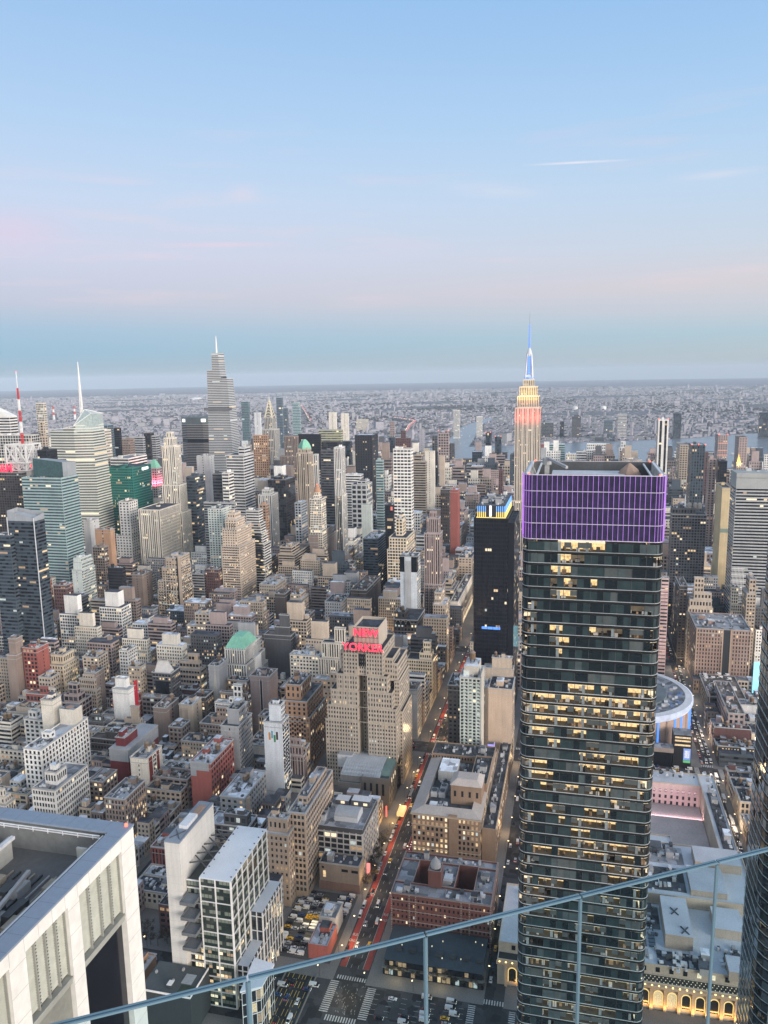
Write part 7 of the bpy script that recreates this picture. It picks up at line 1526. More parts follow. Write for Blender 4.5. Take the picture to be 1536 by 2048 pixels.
# ---- glass balustrade of the viewing deck
def balustrade():
    M, N, Lk, p = _mat('clear_glass'); N.remove(p); o = [q for q in N if q.type == 'OUTPUT_MATERIAL'][0]
    tr = N.new('ShaderNodeBsdfTransparent'); tr.inputs[0].default_value = (.70, .83, .87, 1); gs = N.new('ShaderNodeBsdfGlossy'); gs.inputs['Roughness'].default_value = .02; gs.inputs[0].default_value = (.75, .95, 1, 1)
    fr = N.new('ShaderNodeFresnel'); fr.inputs['IOR'].default_value = 1.25; mx = N.new('ShaderNodeMixShader'); Lk.new(fr.outputs[0], mx.inputs[0]); Lk.new(tr.outputs[0], mx.inputs[1]); Lk.new(gs.outputs[0], mx.inputs[2]); Lk.new(mx.outputs[0], o.inputs[0])
    edge = surf('glass_edge', (.15, .25, .31), rough=.25, mott=.2, streak=0, fine=.1, spec=.6); edge2 = surf('rail_dark', (.09, .15, .2), rough=.35, streak=0)
    root0 = Vector((3.52, 1.664, 343.8)); d = Vector((.5277, -.8495, 0)).normalized(); nrm = Vector((d.y, -d.x, 0)); step = 1.0297
    lab = ['glass panel of the deck balustrade before the white framed tower', 'glass panel of the deck balustrade before the gridded glass block', 'glass panel of the deck balustrade before the red laned street', 'glass panel of the deck balustrade before the big dark tower', 'glass panel of the deck balustrade before the post office roofs', 'glass panel of the deck balustrade at the photo edge before the curved tower']
    for k in range(-1, 5):
        a = root0+d*(step*k); b = a+d*(step-.012); t = .016
        pn = thing('glass_panel', lab[k+1], 'balustrade', tuple((a+b)/2-Vector((0, 0, 2.7))), 'glass panels of the deck balustrade')
        q = MB(); A, B = a-nrm*0, b-nrm*0; dz = Vector((0, 0, -2.7))
        q.quad(*[tuple(v) for v in (A+dz, B+dz, B, A)]); q.build('pane', M, pn)
        q = MB()
        for o_, h0, h1, m in ((-.0115, -.011, .0, 0), (0.0, -.008, -.003, 1), (.0115, -.011, .0, 0)):
            c0, c1 = a+nrm*(o_-.0052), b+nrm*(o_-.0052); e0, e1 = a+nrm*(o_+.0052), b+nrm*(o_+.0052); zz = lambda v, h: (v.x, v.y, v.z+h)
            i = len(q.v); q.v += [zz(c0, h0), zz(c1, h0), zz(e1, h0), zz(e0, h0), zz(c0, h1), zz(c1, h1), zz(e1, h1), zz(e0, h1)]; q.f += [tuple(i+j for j in f) for f in [(0, 1, 5, 4), (1, 2, 6, 5), (2, 3, 7, 6), (3, 0, 4, 7), (4, 5, 6, 7), (3, 2, 1, 0)]]; q.m += [m]*6
        q.build('top_edge', [edge, edge2], pn)
        q = MB(); q.bar(tuple(a+Vector((0, 0, -.03))), tuple(a+Vector((0, 0, -2.7))), .007, 0); q.bar(tuple(a-d*.014+Vector((0, 0, -.03))), tuple(a-d*.014+Vector((0, 0, -2.7))), .004, 1); q.build('side_edge', [edge, edge2], pn)
balustrade()
# ================================================================ THE REST OF THE CITY, LOT BY LOT
OCC.append((395, 137, 470, 177)); OCC.append((395, 216, 424, 262))
def free(b, m=.6):
    for o in OCC:
        if b[0] < o[2]+m and b[2] > o[0]-m and b[1] < o[3]+m and b[3] > o[1]-m: return False
    return True
def sight(b):
    """share of a lot's roof inside the view"""
    p = view_px((b[0]+b[2])/2, (b[1]+b[3])/2, b[4])
    return p is not None and -60 < p[0] < 1600 and p[1] < 2100
rc = random.Random(11)
LOTS = []
for i in range(len(AV)-1):
    for k in range(14, 62):
        ax0, ax1 = AV[i]+14.5, AV[i+1]-14.5; hw = 15.5 if k in (34, 42) else 9.5; hw2 = 15.5 if k+1 in (34, 42) else 9.5
        y0, y1 = SY(k)+hw, SY(k+1)-hw2
        if i == 0 and not (35 <= k <= 38): continue
        if i == 1 and k in (31, 32, 33): continue
        if i == 2 and k in (31, 32): continue
        ym = (y0+y1)/2
        for row in (0, 1):
            ya, yb = (y0, ym-.6) if row == 0 else (ym+.6, y1)
            x = ax0
            while x < ax1-5:
                wdt = rc.choice((7.5, 8, 9, 11, 12, 14, 16, 22)) if x < 1250 else rc.choice((14, 18, 22, 28, 34)); 
                if ax1-x-wdt < 7: wdt = ax1-x
                LOTS.append([x+.15, ya, x+wdt-.15, yb, i, k]); x += wdt
INF, FARL = [], []
def height(b, i, k):
    x = (b[0]+b[2])/2; corner = b[0] < AV[i]+40 or b[2] > AV[i+1]-40
    if b[3] < -105 and x < 955: return rc.choice((10, 13, 16, 20, 24))
    if i <= 1: return rc.choice((13, 16, 18, 22, 26, 30, 34)) if not corner else rc.uniform(18, 42)
    if i in (2, 3): return rc.choice((14, 18, 24, 28, 34, 42, 50, 58, 66)) if k < 41 else rc.uniform(30, 75)
    if i == 4: return rc.uniform(22, 58) if k < 41 else rc.uniform(40, 110)
    if i >= 9: return rc.choice((15, 18, 22, 30, 45, 70, 95)) if k < 40 else rc.uniform(30, 110)
    return rc.uniform(28, 75) if k < 38 else rc.uniform(50, 135)
for L in LOTS:
    x0, y0, x1, y1, i, k = L
    d = 9.0; b = None
    hgt = height((x0, y0, x1, y1), i, k)
    cands = []
    if free((x0, y0, x1, y1)): cands = [((x0, y0, x1, y1), hgt)]
    else:
        w = (x1-x0); nx = max(1, int(w/7)); 
        for a in range(nx):
            for c in range(3):
                q = (x0+w*a/nx+.05, y0+(y1-y0)*c/3+.05, x0+w*(a+1)/nx-.05, y0+(y1-y0)*(c+1)/3-.05)
                if free(q, .3): cands.append((q, min(hgt, rc.uniform(12, 26)) if i < 5 else hgt*.7))
    for q, h in cands:
        if not sight((*q, h)): continue
        (INF if (i <= 4) else FARL).append((*q, h))
# keep the ones that show largest as buildings of their own
def shown(b):
    p = view_px(b[0], b[1], b[4]); s = 1592/p[2]; return (b[3]-b[1])*s*min(b[4], 22)*s*.5 + (b[2]-b[0])*(b[3]-b[1])*s*s*.35
INF.sort(key=lambda b: -shown(b)); NIND = 165
# things already counted as buildings: the catalogue; the rest of the lots become one mass
PAL = ['tan', 'tan', 'brown', 'tan', 'dkbrown', 'grey', 'cream', 'redbrick', 'maroon', 'pinkbr', 'ltgrey', 'brown', 'cream', 'orange', 'white', 'peach', 'yelcr', 'dkgrey', 'ltgrey', 'peach']
USED = {}
KEYS = [(k, BUILT[k][3], BUILT[k][0]['label']) for k in BUILT]
def short(l):
    w = l.split(); cut = [q for q in ('with', 'beside', 'behind', 'in', 'right', 'left', 'before', 'among', 'at', 'near', 'beyond', 'across', 'by', 'below', 'under', 'rising', 'carrying', 'joined', 'stepping', 'climbing', 'crowned', 'descending', 'just', 'over', 'standing', 'wearing') if q in w[1:]]
    n = min([w.index(q, 1) for q in cut] + [7]); return ' '.join(w[:max(2, n)])
def describe(b, c, H, r, tanks, ri, st):
    P = view_px((b[0]+b[2])/2, (b[1]+b[3])/2, H)
    near = sorted(KEYS, key=lambda q: math.hypot(*(np.array(view_px((q[1][0]+q[1][2])/2, (q[1][1]+q[1][3])/2, q[1][4]*.7)[:2])-np.array(P[:2]))))
    rn = {0: 'dark roof', 1: 'grey roof', 2: 'pale roof', 3: 'black roof', 4: 'brown roof'}[ri]
    size = 'narrow' if b[3]-b[1] < 12 else ('long' if b[2]-b[0] > 26 else ('small' if H < 24 else 'plain'))
    kind = 'loft' if st in 'pm' else ('banded block' if st == 'h' else 'block')
    tk = ' and water tank' if tanks == 1 else (' and two tanks' if tanks > 1 else '')
    for kk, kb, kl in near[:26]:
        kp = view_px((kb[0]+kb[2])/2, (kb[1]+kb[3])/2, kb[4]*.7)
        rel = 'before' if P[2] < kp[2]-25 else ('behind' if P[2] > kp[2]+25 else 'beside')
        s = '%s %s %s, %s%s, %s the %s' % (size, CW.get(c, c), kind, rn, tk, rel, short(kl))
        if len(s.split()) > 16: s = '%s %s %s, %s, %s the %s' % (size, CW.get(c, c), kind, rn, rel, ' '.join(short(kl).split()[:5]))
        if s not in USED: USED[s] = 1; return s
    return s + ' again'
for n, b in enumerate(INF[:NIND]):
    r = random.Random(500+n); c = r.choice(PAL); st = r.choice(('p', 'p', 'p', 'm', 'ps', 'bp', 'bp', 'h', 'v')); ri = r.choice((0, 0, 1, 2, 2, 3, 4)); H = b[4]; tk = r.choice((0, 0, 0, 1, 1, 2)) if (b[2]-b[0])*(b[3]-b[1]) > 140 else 0
    tiers = [(r.uniform(1.1, 1.3), .1, r.uniform(.5, .95), .05, r.uniform(.5, .95)), (r.uniform(1.34, 1.5), .2, r.uniform(.4, .5), .1, r.uniform(.35, .5))][:r.choice((1, 2, 2))] if H > 26 and b[1] > -105 and r.random() < .7 and b[3]-b[1] > 12 else []
    lab = describe(b, c, H, r, tk, ri, st[-1])
    building('loft_building' if H < 40 else 'office_block', lab, 'building', b, st, c, tiers, r.choice((.03, .08, .15, .3)), tk, 900+n, 'loft buildings filling the blocks', None, None, roofs[ri])
REST = INF[NIND:]+FARL
def mass(name, boxes, seed):
    r = random.Random(seed); wm = MB(); mats = [wall(c) for c in ('tan', 'brown', 'grey', 'cream', 'pinkbr', 'dkgrey', 'white', 'dkglass')]; nm = len(mats)
    gm = [G_DK, G_GY]+LITS
    for b in boxes:
        x0, y0, x1, y1, H = b; k = r.choice((0, 0, 1, 1, 2, 3, 4, 4, 5, 6, 7)); rt = nm+r.choice((0, 1, 2, 3))
        wm.box(x0, y0, 0, x1, y1, H, k, rt, False)
        if r.random() < .7 and x1-x0 > 8: hx, hy = r.uniform(x0+1, x1-6), r.uniform(y0+1, max(y0+1.1, y1-6)); wm.box(hx, hy, H, hx+5, hy+4, H+r.uniform(2.5, 6), k, nm+2, False)
        if H > 40 and r.random() < .5: wm.box(x0+(x1-x0)*.2, y0+(y1-y0)*.2, H, x1-(x1-x0)*.2, y1-(y1-y0)*.2, H*r.uniform(1.1, 1.35), k, rt, False)
        sub = MB(); d = math.hypot(x0, y0); far = 1 if d < 1300 else (1.5 if d < 2000 else 2.0); st = r.choice(('p', 'p', 'g', 'h', 'v')); 
        bw, fh, ww, wh, _ = STY[st]
        for (p, dd, W) in (((x0, y1), (0, -1), y1-y0), ((x0, y0), (1, 0), x1-x0)) if (y0 > -20) else (((x0, y1), (0, -1), y1-y0), ((x1, y1), (-1, 0), x1-x0)):
            face_win(sub, p, dd, W, max(3, H-60), H-1.2, bw*far, fh*far, ww, wh, .10, (0, 0), r=r)
        o = len(wm.v); wm.v += sub.v; wm.f += [tuple(q+o for q in f) for f in sub.f]; wm.m += [nm+4+q for q in sub.m]
    o = wm.build(name, mats+roofs[:4]+gm); o['kind'] = 'stuff'; return o
mass('distant_city_blocks', REST, 5)
# ================================================================ THE FAR SHORE
def far_city():
    r = np.random.RandomState(3); N = 44000
    d = 3900+14500*r.rand(N)**1.45; th = R(13.8)+R(29)*(2*r.rand(N)-1); X, Y = d*np.cos(th), d*np.sin(th)
    ang = np.where(Y > .08*X+600, .45, np.where(Y > -400, -.3, .12)); cell = 34.0
    u = X*np.cos(ang)+Y*np.sin(ang); v = -X*np.sin(ang)+Y*np.cos(ang); u = np.round(u/(cell*2.4))*cell*2.4+(r.rand(N)-.5)*22; v = np.round(v/22)*22+(r.rand(N)-.5)*4
    X = u*np.cos(ang)-v*np.sin(ang); Y = u*np.sin(ang)+v*np.cos(ang)
    fx = np.interp(Y, [p[1] for p in farb], [p[0] for p in farb]); ok = X > fx+25
    ok &= ~((X < 6200) & (Y > np.interp(X, [3700, 4500, 5300, 6200], [480, 540, 620, 580])) & (Y < np.interp(X, [3700, 4500, 5300, 6200], [660, 710, 765, 700])))
    nz = np.sin(X*.0011+1.3)*np.cos(Y*.0017+.4)+.5*np.sin(X*.003+Y*.002); ok &= ~((nz > .62) & (X > 6500))   # parks and cemeteries
    X, Y, ang = X[ok], Y[ok], ang[ok]; N = len(X); hx, hy = 5+r.rand(N)*9, 4+r.rand(N)*5; H = 6+r.rand(N)**2*7; gr = np.clip(d[ok]/7500, 1, 2.4); hx *= gr; hy *= gr
    big = r.rand(N) < .05; hx[big] *= 2.6; hy[big] *= 3; H[big] *= 1.6; tall = r.rand(N) < .012; H[tall] = 22+r.rand(tall.sum())*40
    Z = -(X**2+Y**2)/(2*RE)-1.6; ca, sa = np.cos(ang), np.sin(ang)
    V = np.zeros((N, 8, 3)); sx = np.array([-1, 1, 1, -1]); sy = np.array([-1, -1, 1, 1])
    for k in range(8):
        a, b = sx[k % 4]*hx, sy[k % 4]*hy; V[:, k, 0] = X+a*ca-b*sa; V[:, k, 1] = Y+a*sa+b*ca; V[:, k, 2] = Z+(H if k > 3 else 0)
    F = np.array([(0, 1, 5, 4), (1, 2, 6, 5), (2, 3, 7, 6), (3, 0, 4, 7), (4, 5, 6, 7)]); A = (F[None]+8*np.arange(N)[:, None, None]).reshape(-1, 4)
    wm = r.choice([0, 0, 0, 1, 1, 3, 4], N); rm = r.choice([5, 5, 5, 6, 6, 6, 7, 8], N); mi = np.stack([wm, wm, wm, wm, rm], 1).ravel()
    me = bpy.data.meshes.new('far_city_blocks'); me.vertices.add(N*8); me.vertices.foreach_set('co', V.astype(np.float32).ravel()); me.loops.add(A.size); me.loops.foreach_set('vertex_index', A.astype(np.int32).ravel())
    me.polygons.add(len(A)); me.polygons.foreach_set('loop_start', np.arange(0, A.size, 4, dtype=np.int32)); me.polygons.foreach_set('loop_total', np.full(len(A), 4, dtype=np.int32)); me.polygons.foreach_set('material_index', mi.astype(np.int32))
    for c in ('lav', 'grey', 'pinkbr', 'dkgrey', 'lav'): me.materials.append(wall(c))
    for m_ in (roofs[0], roofs[1], surf('far_roof', (.22, .24, .28)), roofs[4]): me.materials.append(m_)
    me.update(calc_edges=True); me.shade_flat(); o = bpy.data.objects.new('far_city_blocks', me); col.objects.link(o); o['kind'] = 'stuff'
    # street and yard lights far away
    b = MB(); q = random.Random(8)
    for k in range(3400):
        dd = 3900+13500*q.random()**1.3; t = R(13.8)+R(29)*(2*q.random()-1); x, y = dd*math.cos(t), dd*math.sin(t)
        if x < np.interp(y, [p[1] for p in farb], [p[0] for p in farb])+30: continue
        s = q.choice((.6, .7, .9, 1.3))*dd/4500; z = far_z(x, y)+8; b.box(x-s, y-s, z, x+s, y+s, z+s*1.3, q.choice((0, 0, 0, 1, 2)), None, False)
    o = b.build('far_lights', [lamp('far_warm', (1, .78, .5), 1.5), lamp('far_white', (.95, .97, 1), 1.5), lamp('far_red', (1, .3, .25), 1.0)]); o['kind'] = 'stuff'
    t = MB(); q = random.Random(18)
    for k in range(1500):                                        # tree belts of parks and cemeteries
        cx_, cy_ = q.choice([(7800, 1100), (9000, 2600), (8200, -600), (6100, 1700), (9800, 400), (7000, -1300), (6800, 3000), (11000, 1500), (12500, -1500), (13500, 3500), (14500, 800), (12000, 5500)]); x, y = cx_+q.gauss(0, 420), cy_+q.gauss(0, 300); s = q.uniform(8, 26); z = far_z(x, y)-2
        t.lathe(x, y, [(s, z), (s*.95, z+6), (s*.6, z+q.uniform(9, 15)), (s*.1, z+16)], 7)
    o = t.build('far_woods', surf('bare_woods', (.05, .047, .04), mott=.5, streak=0)); o['kind'] = 'stuff'
    # riverside land, piers, power station chimneys, gas tanks, two lit expressway ramps
    for (x, y, h, lab) in ((6536, 4847, 140, 'red and white chimney beside the antenna, tallest of three'), (6109, 4452, 125, 'red and white chimney between its two neighbours'), (6263, 4350, 122, 'red and white chimney nearest the crystalline tower')):
        t = thing('chimney', lab, 'chimney', (x, y, 0), 'power station chimneys'); c = MB(); z0 = far_z(x, y)-2
        for j in range(5): c.lathe(x, y, [(11-j*.8, z0+h*j/5), (10.2-j*.8, z0+h*(j+1)/5)], 12, 1 if j in (0, 2, 1) and j != 2 else (0 if j % 2 == 0 else 1), j == 4)
        c.build('shaft', [surf('chimney_red', (.5, .07, .05)), white_paint], t)
    for x, y, lab in ((7464, 36, 'white round gas tank across the river, nearer the spired skyscraper'), (7526, -215, 'white round gas tank across the river, the farther one')):
        t = thing('gas_tank', lab, 'tank', (x, y, 0)); c = MB(); c.lathe(x, y, [(26, far_z(x, y)-2), (26, 22), (20, 27), (2, 30)], 20); c.build('drum', white_paint, t)
    t = thing('stadium', 'white shallow stadium dome far off beside the tallest banded skyscraper', 'stadium', (12198, 6167, 0)); c = MB(); c.lathe(12198, 6167, [(110, far_z(12198, 6167)), (105, 10), (60, 22), (3, 26)], 24); c.build('roof', white_paint, t)
    for nm, lab, pts, n in (('expressway', 'far elevated road with red tail lights beside the teal tower', [(8388, 2983), (7000, 2450), (5394, 1847)], 90), ('expressway', 'far curving ramp with red and white traffic lights', [(5900, 1360), (5450, 1105), (5000, 1050), (4461, 958)], 110)):
        t = thing(nm, lab, 'road', (pts[0][0], pts[0][1], 0)); dk, lt = MB(), MB()
        for a, c in zip(pts[:-1], pts[1:]): dk.bar((*a, 17+far_z(*a)), (*c, 17+far_z(*c)), 7)
        for k in range(n):
            u = k/n*(len(pts)-1); i = int(u); f = u-i; x, y = pts[i][0]*(1-f)+pts[i+1][0]*f, pts[i][1]*(1-f)+pts[i+1][1]*f; o_ = q.choice((-5, 5)); s = q.uniform(1.3, 2.4); lt.box(x-s, y+o_-s, 25.2, x+s, y+o_+s, 25.2+s, 0 if o_ < 0 else 1)
        dk.build('deck', surf('road_deck', (.2, .2, .2)), t); o = lt.build('traffic_light_trail', [lamp('far_tail', (1, .1, .16), 1.6), lamp('far_head', (1, .85, .6), 1.5)], t, kind='stuff')
    fb = thing('ferry', 'small white ferry on the river', 'boat', (3500, -620, 0)); b = MB(); b.prism([(3480, -640), (3490, -622), (3492, -600), (3486, -600), (3474, -622)], -.6, 3); b.build('hull', white_paint, fb); b = MB(); b.box(3479, -630, 3, 3488, -606, 6); b.build('cabin', metal_lt, fb)
    p = MB(); p.box(2692, -40, -.6, 2780, 60, 1.5); o = p.build('river_bank', pave); o['kind'] = 'structure'
far_city()
# ================================================================ STREET LIFE
def car_kit(kind, paint):
    """one vehicle at the origin, nose towards +x, with its parts"""
    L, W, h1, h2 = {'sedan': (4.7, 1.85, .85, 1.45), 'van': (5.6, 2.0, 1.05, 2.3), 'truck': (8.5, 2.4, 1.1, 3.3), 'bus': (12, 2.55, 1.2, 3.1)}[kind]
    P = {}; b = MB(); l, w = L/2, W/2
    if kind == 'sedan':
        b.frustum((-l, -w, l, w), .28, (-l*.98, -w*.96, l*.97, w*.96), h1); b.frustum((-l*.75, -w*.9, l*.42, w*.9), h1, (-l*.5, -w*.72, l*.12, w*.72), h2)
    elif kind == 'van': b.frustum((-l, -w, l, w), .3, (-l, -w*.97, l*.98, w*.97), h1); b.frustum((-l, -w*.97, l*.72, w*.97), h1, (-l*.98, -w*.9, l*.45, w*.9), h2)
    else: b.box(-l, -w, .35, l*.98, w, h2); b.box(l*.5, -w*.97, .3, l, w*.97, h2*.7) if kind == 'truck' else None
    P['body'] = (b, paint)
    g = MB()
    if kind == 'sedan':
        g.quad((l*.43, -w*.8, h1+.04), (l*.43, w*.8, h1+.04), (l*.15, w*.68, h2-.07), (l*.15, -w*.68, h2-.07)); g.quad((-l*.76, w*.8, h1+.04), (-l*.76, -w*.8, h1+.04), (-l*.53, -w*.68, h2-.07), (-l*.53, w*.68, h2-.07))
        for s in (-1, 1): g.quad((-l*.66, s*w*.93, h1+.04), (l*.34, s*w*.93, h1+.04), (l*.12, s*w*.77, h2-.1), (-l*.46, s*w*.77, h2-.1))
    else:
        g.quad((l+.02, -w*.85, h2*.5), (l+.02, w*.85, h2*.5), (l*.98+.02 if kind != 'van' else l*.5, w*.8, h2*.85), (l*.98+.02 if kind != 'van' else l*.5, -w*.8, h2*.85))
        for s in (-1, 1): g.quad((-l*.9 if kind == 'bus' else l*.1, s*(w+.02), h2*.52), (l*.9, s*(w+.02), h2*.52), (l*.9, s*(w+.02), h2*.82), (-l*.9 if kind == 'bus' else l*.1, s*(w+.02), h2*.82))
    P['window'] = (g, G_BK)
    for nm, s, m in (('headlight', 1, head), ('tail_light', -1, tail)):
        for sd in (-1, 1):
            q = MB(); q.box(min(s*l, s*(l+.06)), sd*w*.72-.2, .5, max(s*l, s*(l+.06)), sd*w*.72+.2, .78); P[nm+str(sd)] = (q, m)
    for sx in (-1, 1):
        for sy in (-1, 1):
            q = MB(); n = 10; R_ = .34; yy = sy*w; i = len(q.v)
            for s in (0, -sy*.22):
                for k in range(n): q.v.append((sx*l*.62+R_*math.cos(2*math.pi*k/n), yy+s, R_+R_*math.sin(2*math.pi*k/n)))
            for k in range(n): q.f.append((k, (k+1) % n, n+(k+1) % n, n+k)); q.m.append(0)
            q.f.append(tuple(range(n))); q.m.append(0); P['wheel%d%d' % (sx, sy)] = (q, metal_dk)
    return {k: (v[0].mesh(k.rstrip('-1'), [v[1]]), v[1]) for k, v in P.items()}
PAINT = {'white': surf('paint_white', (.72, .72, .72), rough=.3, streak=0, mott=.05, fine=.05), 'black': surf('paint_black', (.02, .02, .025), rough=.3, streak=0), 'silver': surf('paint_silver', (.36, .37, .39), rough=.3, streak=0), 'red': surf('paint_red', (.35, .03, .03), rough=.3, streak=0), 'yellow': surf('paint_yellow', (.75, .42, .03), rough=.35, streak=0), 'blue': surf('paint_blue', (.04, .08, .2), rough=.3, streak=0)}
KITS = {}
def vehicle(kind, c, x, y, rz, lab, group, lights=True, cat='car', z=-.19):
    key = (kind, c)
    if key not in KITS: KITS[key] = car_kit(kind, PAINT[c])
    nm = {'sedan': 'car', 'van': 'van', 'truck': 'truck', 'bus': 'bus'}[kind]
    if c == 'yellow': nm, cat = 'taxi', 'taxi'
    elif kind != 'sedan': cat = nm
    root = thing(nm, lab, cat, (x, y, z), group); root.rotation_euler = (0, 0, rz)
    for k, (me, m_) in KITS[key].items():
        if not lights and 'light' in k: continue
        o = bpy.data.objects.new(k.rstrip('-10').replace('wheel', 'wheel'), me); col.objects.link(o); o.parent = root
    return root
rv = random.Random(23)
def stream(x0, y0, x1, y1, n, where, rz, kinds=('sedan', 'sedan', 'sedan', 'van'), skip=.2, lights=True, z=None):
    for k in range(n):
        if rv.random() < skip: continue
        t = (k+.2+.5*rv.random())/n; kd = rv.choice(kinds); c = rv.choice(('white', 'black', 'black', 'silver', 'black', 'yellow', 'silver', 'blue')) if kd == 'sedan' else ('white' if kd != 'bus' else 'silver')
        nm = 'yellow taxi' if c == 'yellow' else '%s %s' % (c, {'sedan': 'car', 'van': 'van', 'truck': 'box truck', 'bus': 'city bus'}[kd])
        vehicle(kd, c, x0+(x1-x0)*t, y0+(y1-y0)*t, rz+rv.uniform(-.03, .03), '%s %s' % (nm, where), '%ss %s' % (nm, where), lights, 'car', -.19 if z is None else z)
w34 = 'on the red laned street'
stream(404, S34+3.6, 678, S34+3.6, 11, w34, math.pi, ('sedan', 'sedan', 'van', 'sedan'), .35); stream(404, S34+7.0, 680, S34+7.0, 6, w34, math.pi, ('bus', 'sedan'), .6); stream(404, S34-3.4, 678, S34-3.4, 10, w34, 0, skip=.35); stream(404, S34+.2, 678, S34+.2, 6, w34, math.pi, skip=.5)
stream(404, S34+9.0, 676, S34+9.0, 28, 'parked at the kerb of the red laned street', math.pi, skip=.35, lights=False)
wf = 'on the far stretch of the red laned street'
for o_, rz in ((7.4, math.pi), (3.6, math.pi), (-3.4, 0), (-7, 0)): stream(706, S34+o_, 1230, S34+o_, 26, wf, rz, skip=.25)
w9 = 'on the wide avenue at the crossing below'
for xx in (-9.5, -5.5, -1.8, 1.8, 5.5, 10.5): stream(378+xx, 56, 378+xx, 103, 4, w9, -math.pi/2, ('sedan', 'van', 'sedan'), .35)
for xx in (-5.5, 1.8, 5.5): stream(378+xx, 138, 378+xx, 190, 4, w9, -math.pi/2, skip=.3)
stream(374, 226, 386, 252, 4, 'on the side street behind the white slab', math.pi/2, ('van', 'sedan'), .1, False); stream(362, 226, 366, 262, 6, 'parked beside the white slab', math.pi/2, ('sedan',), .1, False)
wl_ = 'parked in the asphalt lot by the tan brick tower'
for yy in (141.5, 147, 157.5, 162.5, 168, 173): stream(442 if yy < 152 else 405, yy, 466, yy, 8 if yy < 152 else 18, wl_, math.pi/2, ('sedan', 'sedan', 'van'), .22, False)
w33 = 'on the street beside the big dark tower'
stream(402, 37, 684, 37, 14, w33, 0, ('sedan', 'van', 'truck'), .45); stream(402, 41.8, 684, 41.8, 22, 'parked along the street beside the big dark tower', 0, skip=.3, lights=False)
stream(352, 146, 390, 146, 3, 'on the yellow lined ramp', math.pi, skip=.2); stream(352, 153, 390, 153, 3, 'on the yellow lined ramp', 0, skip=.2)
w31 = 'in the heavy traffic beside the arena'
for o_ in (-4, 0, 4): stream(540, SY(31)+o_-1, 688, SY(31)+o_, 16, w31, math.pi if o_ < 2 else 0, ('sedan', 'sedan', 'van', 'truck'), .22); stream(706, SY(31)+o_, 952, SY(31)+o_, 24, w31, math.pi if o_ < 2 else 0, skip=.2)
stream(980, SY(31), 1220, SY(31), 18, w31, math.pi, skip=.3); stream(980, SY(31)+4, 1220, SY(31)+4, 18, w31, 0, skip=.3)
for xx in (-4, 0, 4): stream(690+xx, SY(31)+12, 690+xx, SY(33)-10, 12, 'on the avenue before the arena', math.pi/2, skip=.35); stream(690+xx, SY(31)-60, 690+xx, SY(31)-12, 5, 'on the avenue before the arena', math.pi/2, skip=.35)
for i in (2, 3):
    for xx in (-4, 0, 4): stream(AV[i]+xx, S34+20, AV[i]+xx, S34+240, 20, 'on the avenue between the lofts', math.pi/2, skip=.45)
for yy in (-137, -144, -152, -160): stream(812, yy, 874, yy, 15, 'parked on the roof of the parking deck', math.pi/2, ('sedan', 'van'), .45, False, 23.02)
# ---- street lamps
LM = {}
def street_lamp(x, y, dx, dy, lab, grp):
    if not LM:
        b = MB(); b.bar((0, 0, 0), (0, 0, 8.6), .09); b.bar((0, 0, 8.5), (2.2, 0, 9.1), .06); LM['pole'] = b.mesh('pole', [metal_dk]); b = MB(); b.box(1.7, -.28, 8.86, 2.7, .28, 9.06); LM['lamp_head'] = b.mesh('lamp_head', [street_bulb])
    root = thing('street_lamp', lab, 'street lamp', (x, y, -.05), grp); root.rotation_euler = (0, 0, math.atan2(dy, dx))
    for k in LM: o = bpy.data.objects.new(k, LM[k]); col.objects.link(o); o.parent = root
for y_, dy, nm in ((S34+11.6, -1, 'street lamp on the far kerb of the red laned street'), (S34-10.2, 1, 'street lamp on the annex side of the red laned street')):
    for x in range(408, 1230, 27):
        if any(abs(x-a) < 13 for a in AV): continue
        street_lamp(x, y_, 0, dy, nm, nm.replace('lamp', 'lamps', 1))
for y_, dy in ((45, -1), (32, 1)):
    for x in range(410, 1230, 32):
        if not any(abs(x-a) < 13 for a in AV): street_lamp(x, y_, 0, dy, 'street lamp on the street beside the big dark tower', 'street lamps beside the big dark tower')
for x in range(480, 1220, 26):
    if not any(abs(x-a) < 13 for a in AV): street_lamp(x, SY(31)-8, 0, 1, 'street lamp over the heavy traffic beside the arena', 'street lamps beside the arena')
for i, ys in ((1, range(56, 260, 28)), (2, range(-100, 500, 30)), (3, range(-60, 560, 30)), (4, range(150, 560, 34))):
    for y in ys:
        if not any(abs(y-SY(k)) < 12 for k in range(28, 45)): street_lamp(AV[i]+11.5, y, -1, 0, 'street lamp on avenue number %s' % ('at the crossing below', 'before the arena', 'between the lofts', 'beyond the lofts')[i-1] if False else 'street lamp on the avenue %s' % ('at the crossing below', 'before the arena', 'between the lofts', 'beyond the lofts')[i-1], 'avenue lamps %s' % ('at the crossing', 'before the arena', 'between the lofts', 'beyond the lofts')[i-1])
# the glow those lamps throw on the road, from a few real lamps
def glow(x, y, z, e, c=(1, .66, .34), rad=4):
    L = bpy.data.lights.new('street_glow', 'POINT'); L.energy = e*2.2; L.color = c; L.shadow_soft_size = rad; o = bpy.data.objects.new('street_glow', L); col.objects.link(o); o.location = (x, y, z)
for x in range(420, 690, 54): glow(x, S34+8, 9, 2600)
for x in (705, 760, 820, 900, 1000, 1080, 1160): glow(x, S34, 10, 5200)
for x in (600, 680, 760, 850, 940): glow(x, SY(31), 10, 4200, (1, .78, .55))
for x in (450, 560, 670): glow(x, SY(33), 9, 2600)
glow(378, 120, 11, 3000); glow(397, 70, 6, 900); glow(397, 95, 6, 900); glow(430, 158, 9, 1800, (1, .8, .45)); glow(560, S34+13, 6, 2200, (1, .6, .2)); glow(690, 20, 10, 3000); glow(690, 250, 10, 5000); glow(690, 400, 10, 5000); glow(965, 250, 10, 6000)
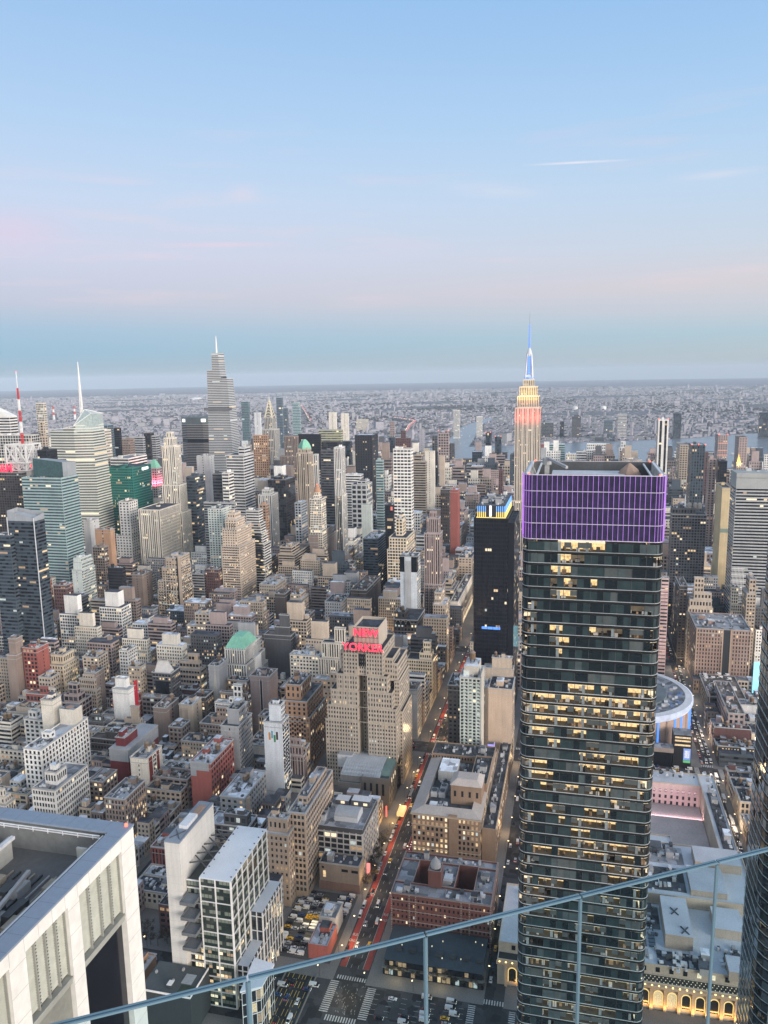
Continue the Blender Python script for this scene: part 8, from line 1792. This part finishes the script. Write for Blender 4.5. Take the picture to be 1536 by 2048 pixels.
# ---- site lights, awnings and screens along the streets
def lit_sign(nm, lab, x0, y0, z0, x1, y1, z1, m):
    o = thing(nm, lab, 'sign', ((x0+x1)/2, (y0+y1)/2, z0)); b = MB(); b.box(x0, y0, z0, x1, y1, z1); b.build('screen', m, o)
lit_sign('billboard', 'cyan glowing billboard beside the numbered black slab', 930, 40, 20, 931, 50, 46, cyan_led); lit_sign('billboard', 'white glowing shop sign below the cyan billboard', 925, 29, 8, 926, 39, 18, white_led)
lit_sign('awning_sign', 'glowing red sign on the kerb before the dark stone hall', 560, 139.5, 3, 561, 140.5, 12, lamp('sign_red', (1, .12, .08), 1.6)); lit_sign('awning_sign', 'amber lit works shed on the red laned street', 566, S34+6, 1, 578, S34+11.5, 4, lamp('works_amber', (1, .62, .22), 1.1))
lit_sign('awning_sign', 'white and red lit sign beside the little stone church', 486, 134, 2, 487.5, 136.4, 11, lamp('sign_rose', (1, .3, .26), 1.1)); lit_sign('billboard', 'pale pink lit wall sign beside the arena street', 806, -134, 8, 830, -133.5, 26, lamp('wall_pink', (1, .68, .68), .8, .4, .2))  # the pink panel is a glowing surface added for a lit wall
lit_sign('billboard', 'bright cyan screen reflected before the brick twin block', 860, -190, 4, 861, -184, 44, cyan_led); lit_sign('billboard', 'yellow screen beside the bright cyan screen', 855, -196, 4, 856, -192, 26, yellow_led)  # glowing screens stand in for a reflection in the curved tower
# ---- trees: tapering trunks, limbs and loose crowns of small leaves
def tree(x, y, h, lab, grp, seed, leaf, z=0):
    r = random.Random(seed); root = thing('tree', lab, 'tree', (x, y, z), grp); t = MB(); t.lathe(x, y, [(.22, z), (.15, z+h*.4), (.06, z+h*.8)], 6); tips = []
    for k in range(9):
        a = r.uniform(0, 6.28); z0 = z+h*r.uniform(.3, .6); e = (x+math.cos(a)*h*.28, y+math.sin(a)*h*.28, z0+h*r.uniform(.15, .4)); t.bar((x, y, z0), e, .05); tips.append(e)
        for q in range(3): a2 = a+r.uniform(-1, 1); e2 = (e[0]+math.cos(a2)*h*.12, e[1]+math.sin(a2)*h*.12, e[2]+h*r.uniform(0, .15)); t.bar(e, e2, .03); tips.append(e2)
    t.build('trunk', surf('bark', (.07, .055, .045)), root); c = MB()
    for e in tips:
        for k in range(12):
            p = [e[i]+r.gauss(0, h*.055) for i in range(3)]; s = r.uniform(.15, .32); u = Vector((r.gauss(0, 1), r.gauss(0, 1), r.gauss(0, 1))).normalized(); w = u.orthogonal().normalized()*s; u *= s; P = Vector(p); c.quad(tuple(P-u), tuple(P-w), tuple(P+u), tuple(P+w))
    c.build('crown', leaf, root)
bare = surf('dead_leaf', (.055, .045, .03), rand=.6); gold_leaf = surf('yellow_leaf', (.30, .19, .04), rand=.6); green_leaf = surf('evergreen_leaf', (.02, .035, .02), rand=.5)
for k in range(11): tree(476+k*5.5, 133.6+(k % 2)*1.5, 8+(k % 3), 'bare street tree on the pavement by the stone church', 'bare street trees by the church', 40+k, bare)
tree(488, 131.5, 7.5, 'yellow leaved street tree lit by a lamp near the church', None, 61, gold_leaf)
for k in range(10): tree(398+rv.uniform(-6, 6), 226+k*5, 10, 'dark bare tree behind the white slab', 'dark bare trees behind the white slab', 70+k, bare)
for k in range(5): tree(362+k*2.6, 168.5+(k%2)*1.6, 7, 'dark green tree at the foot of the glass podium', 'dark green trees by the podium', 90+k, green_leaf)
for k in range(8): tree(401, 47+k*7.5, 7, 'small bare tree before the glass pavilion', 'small bare trees before the pavilion', 110+k, bare)
text_to_mesh()
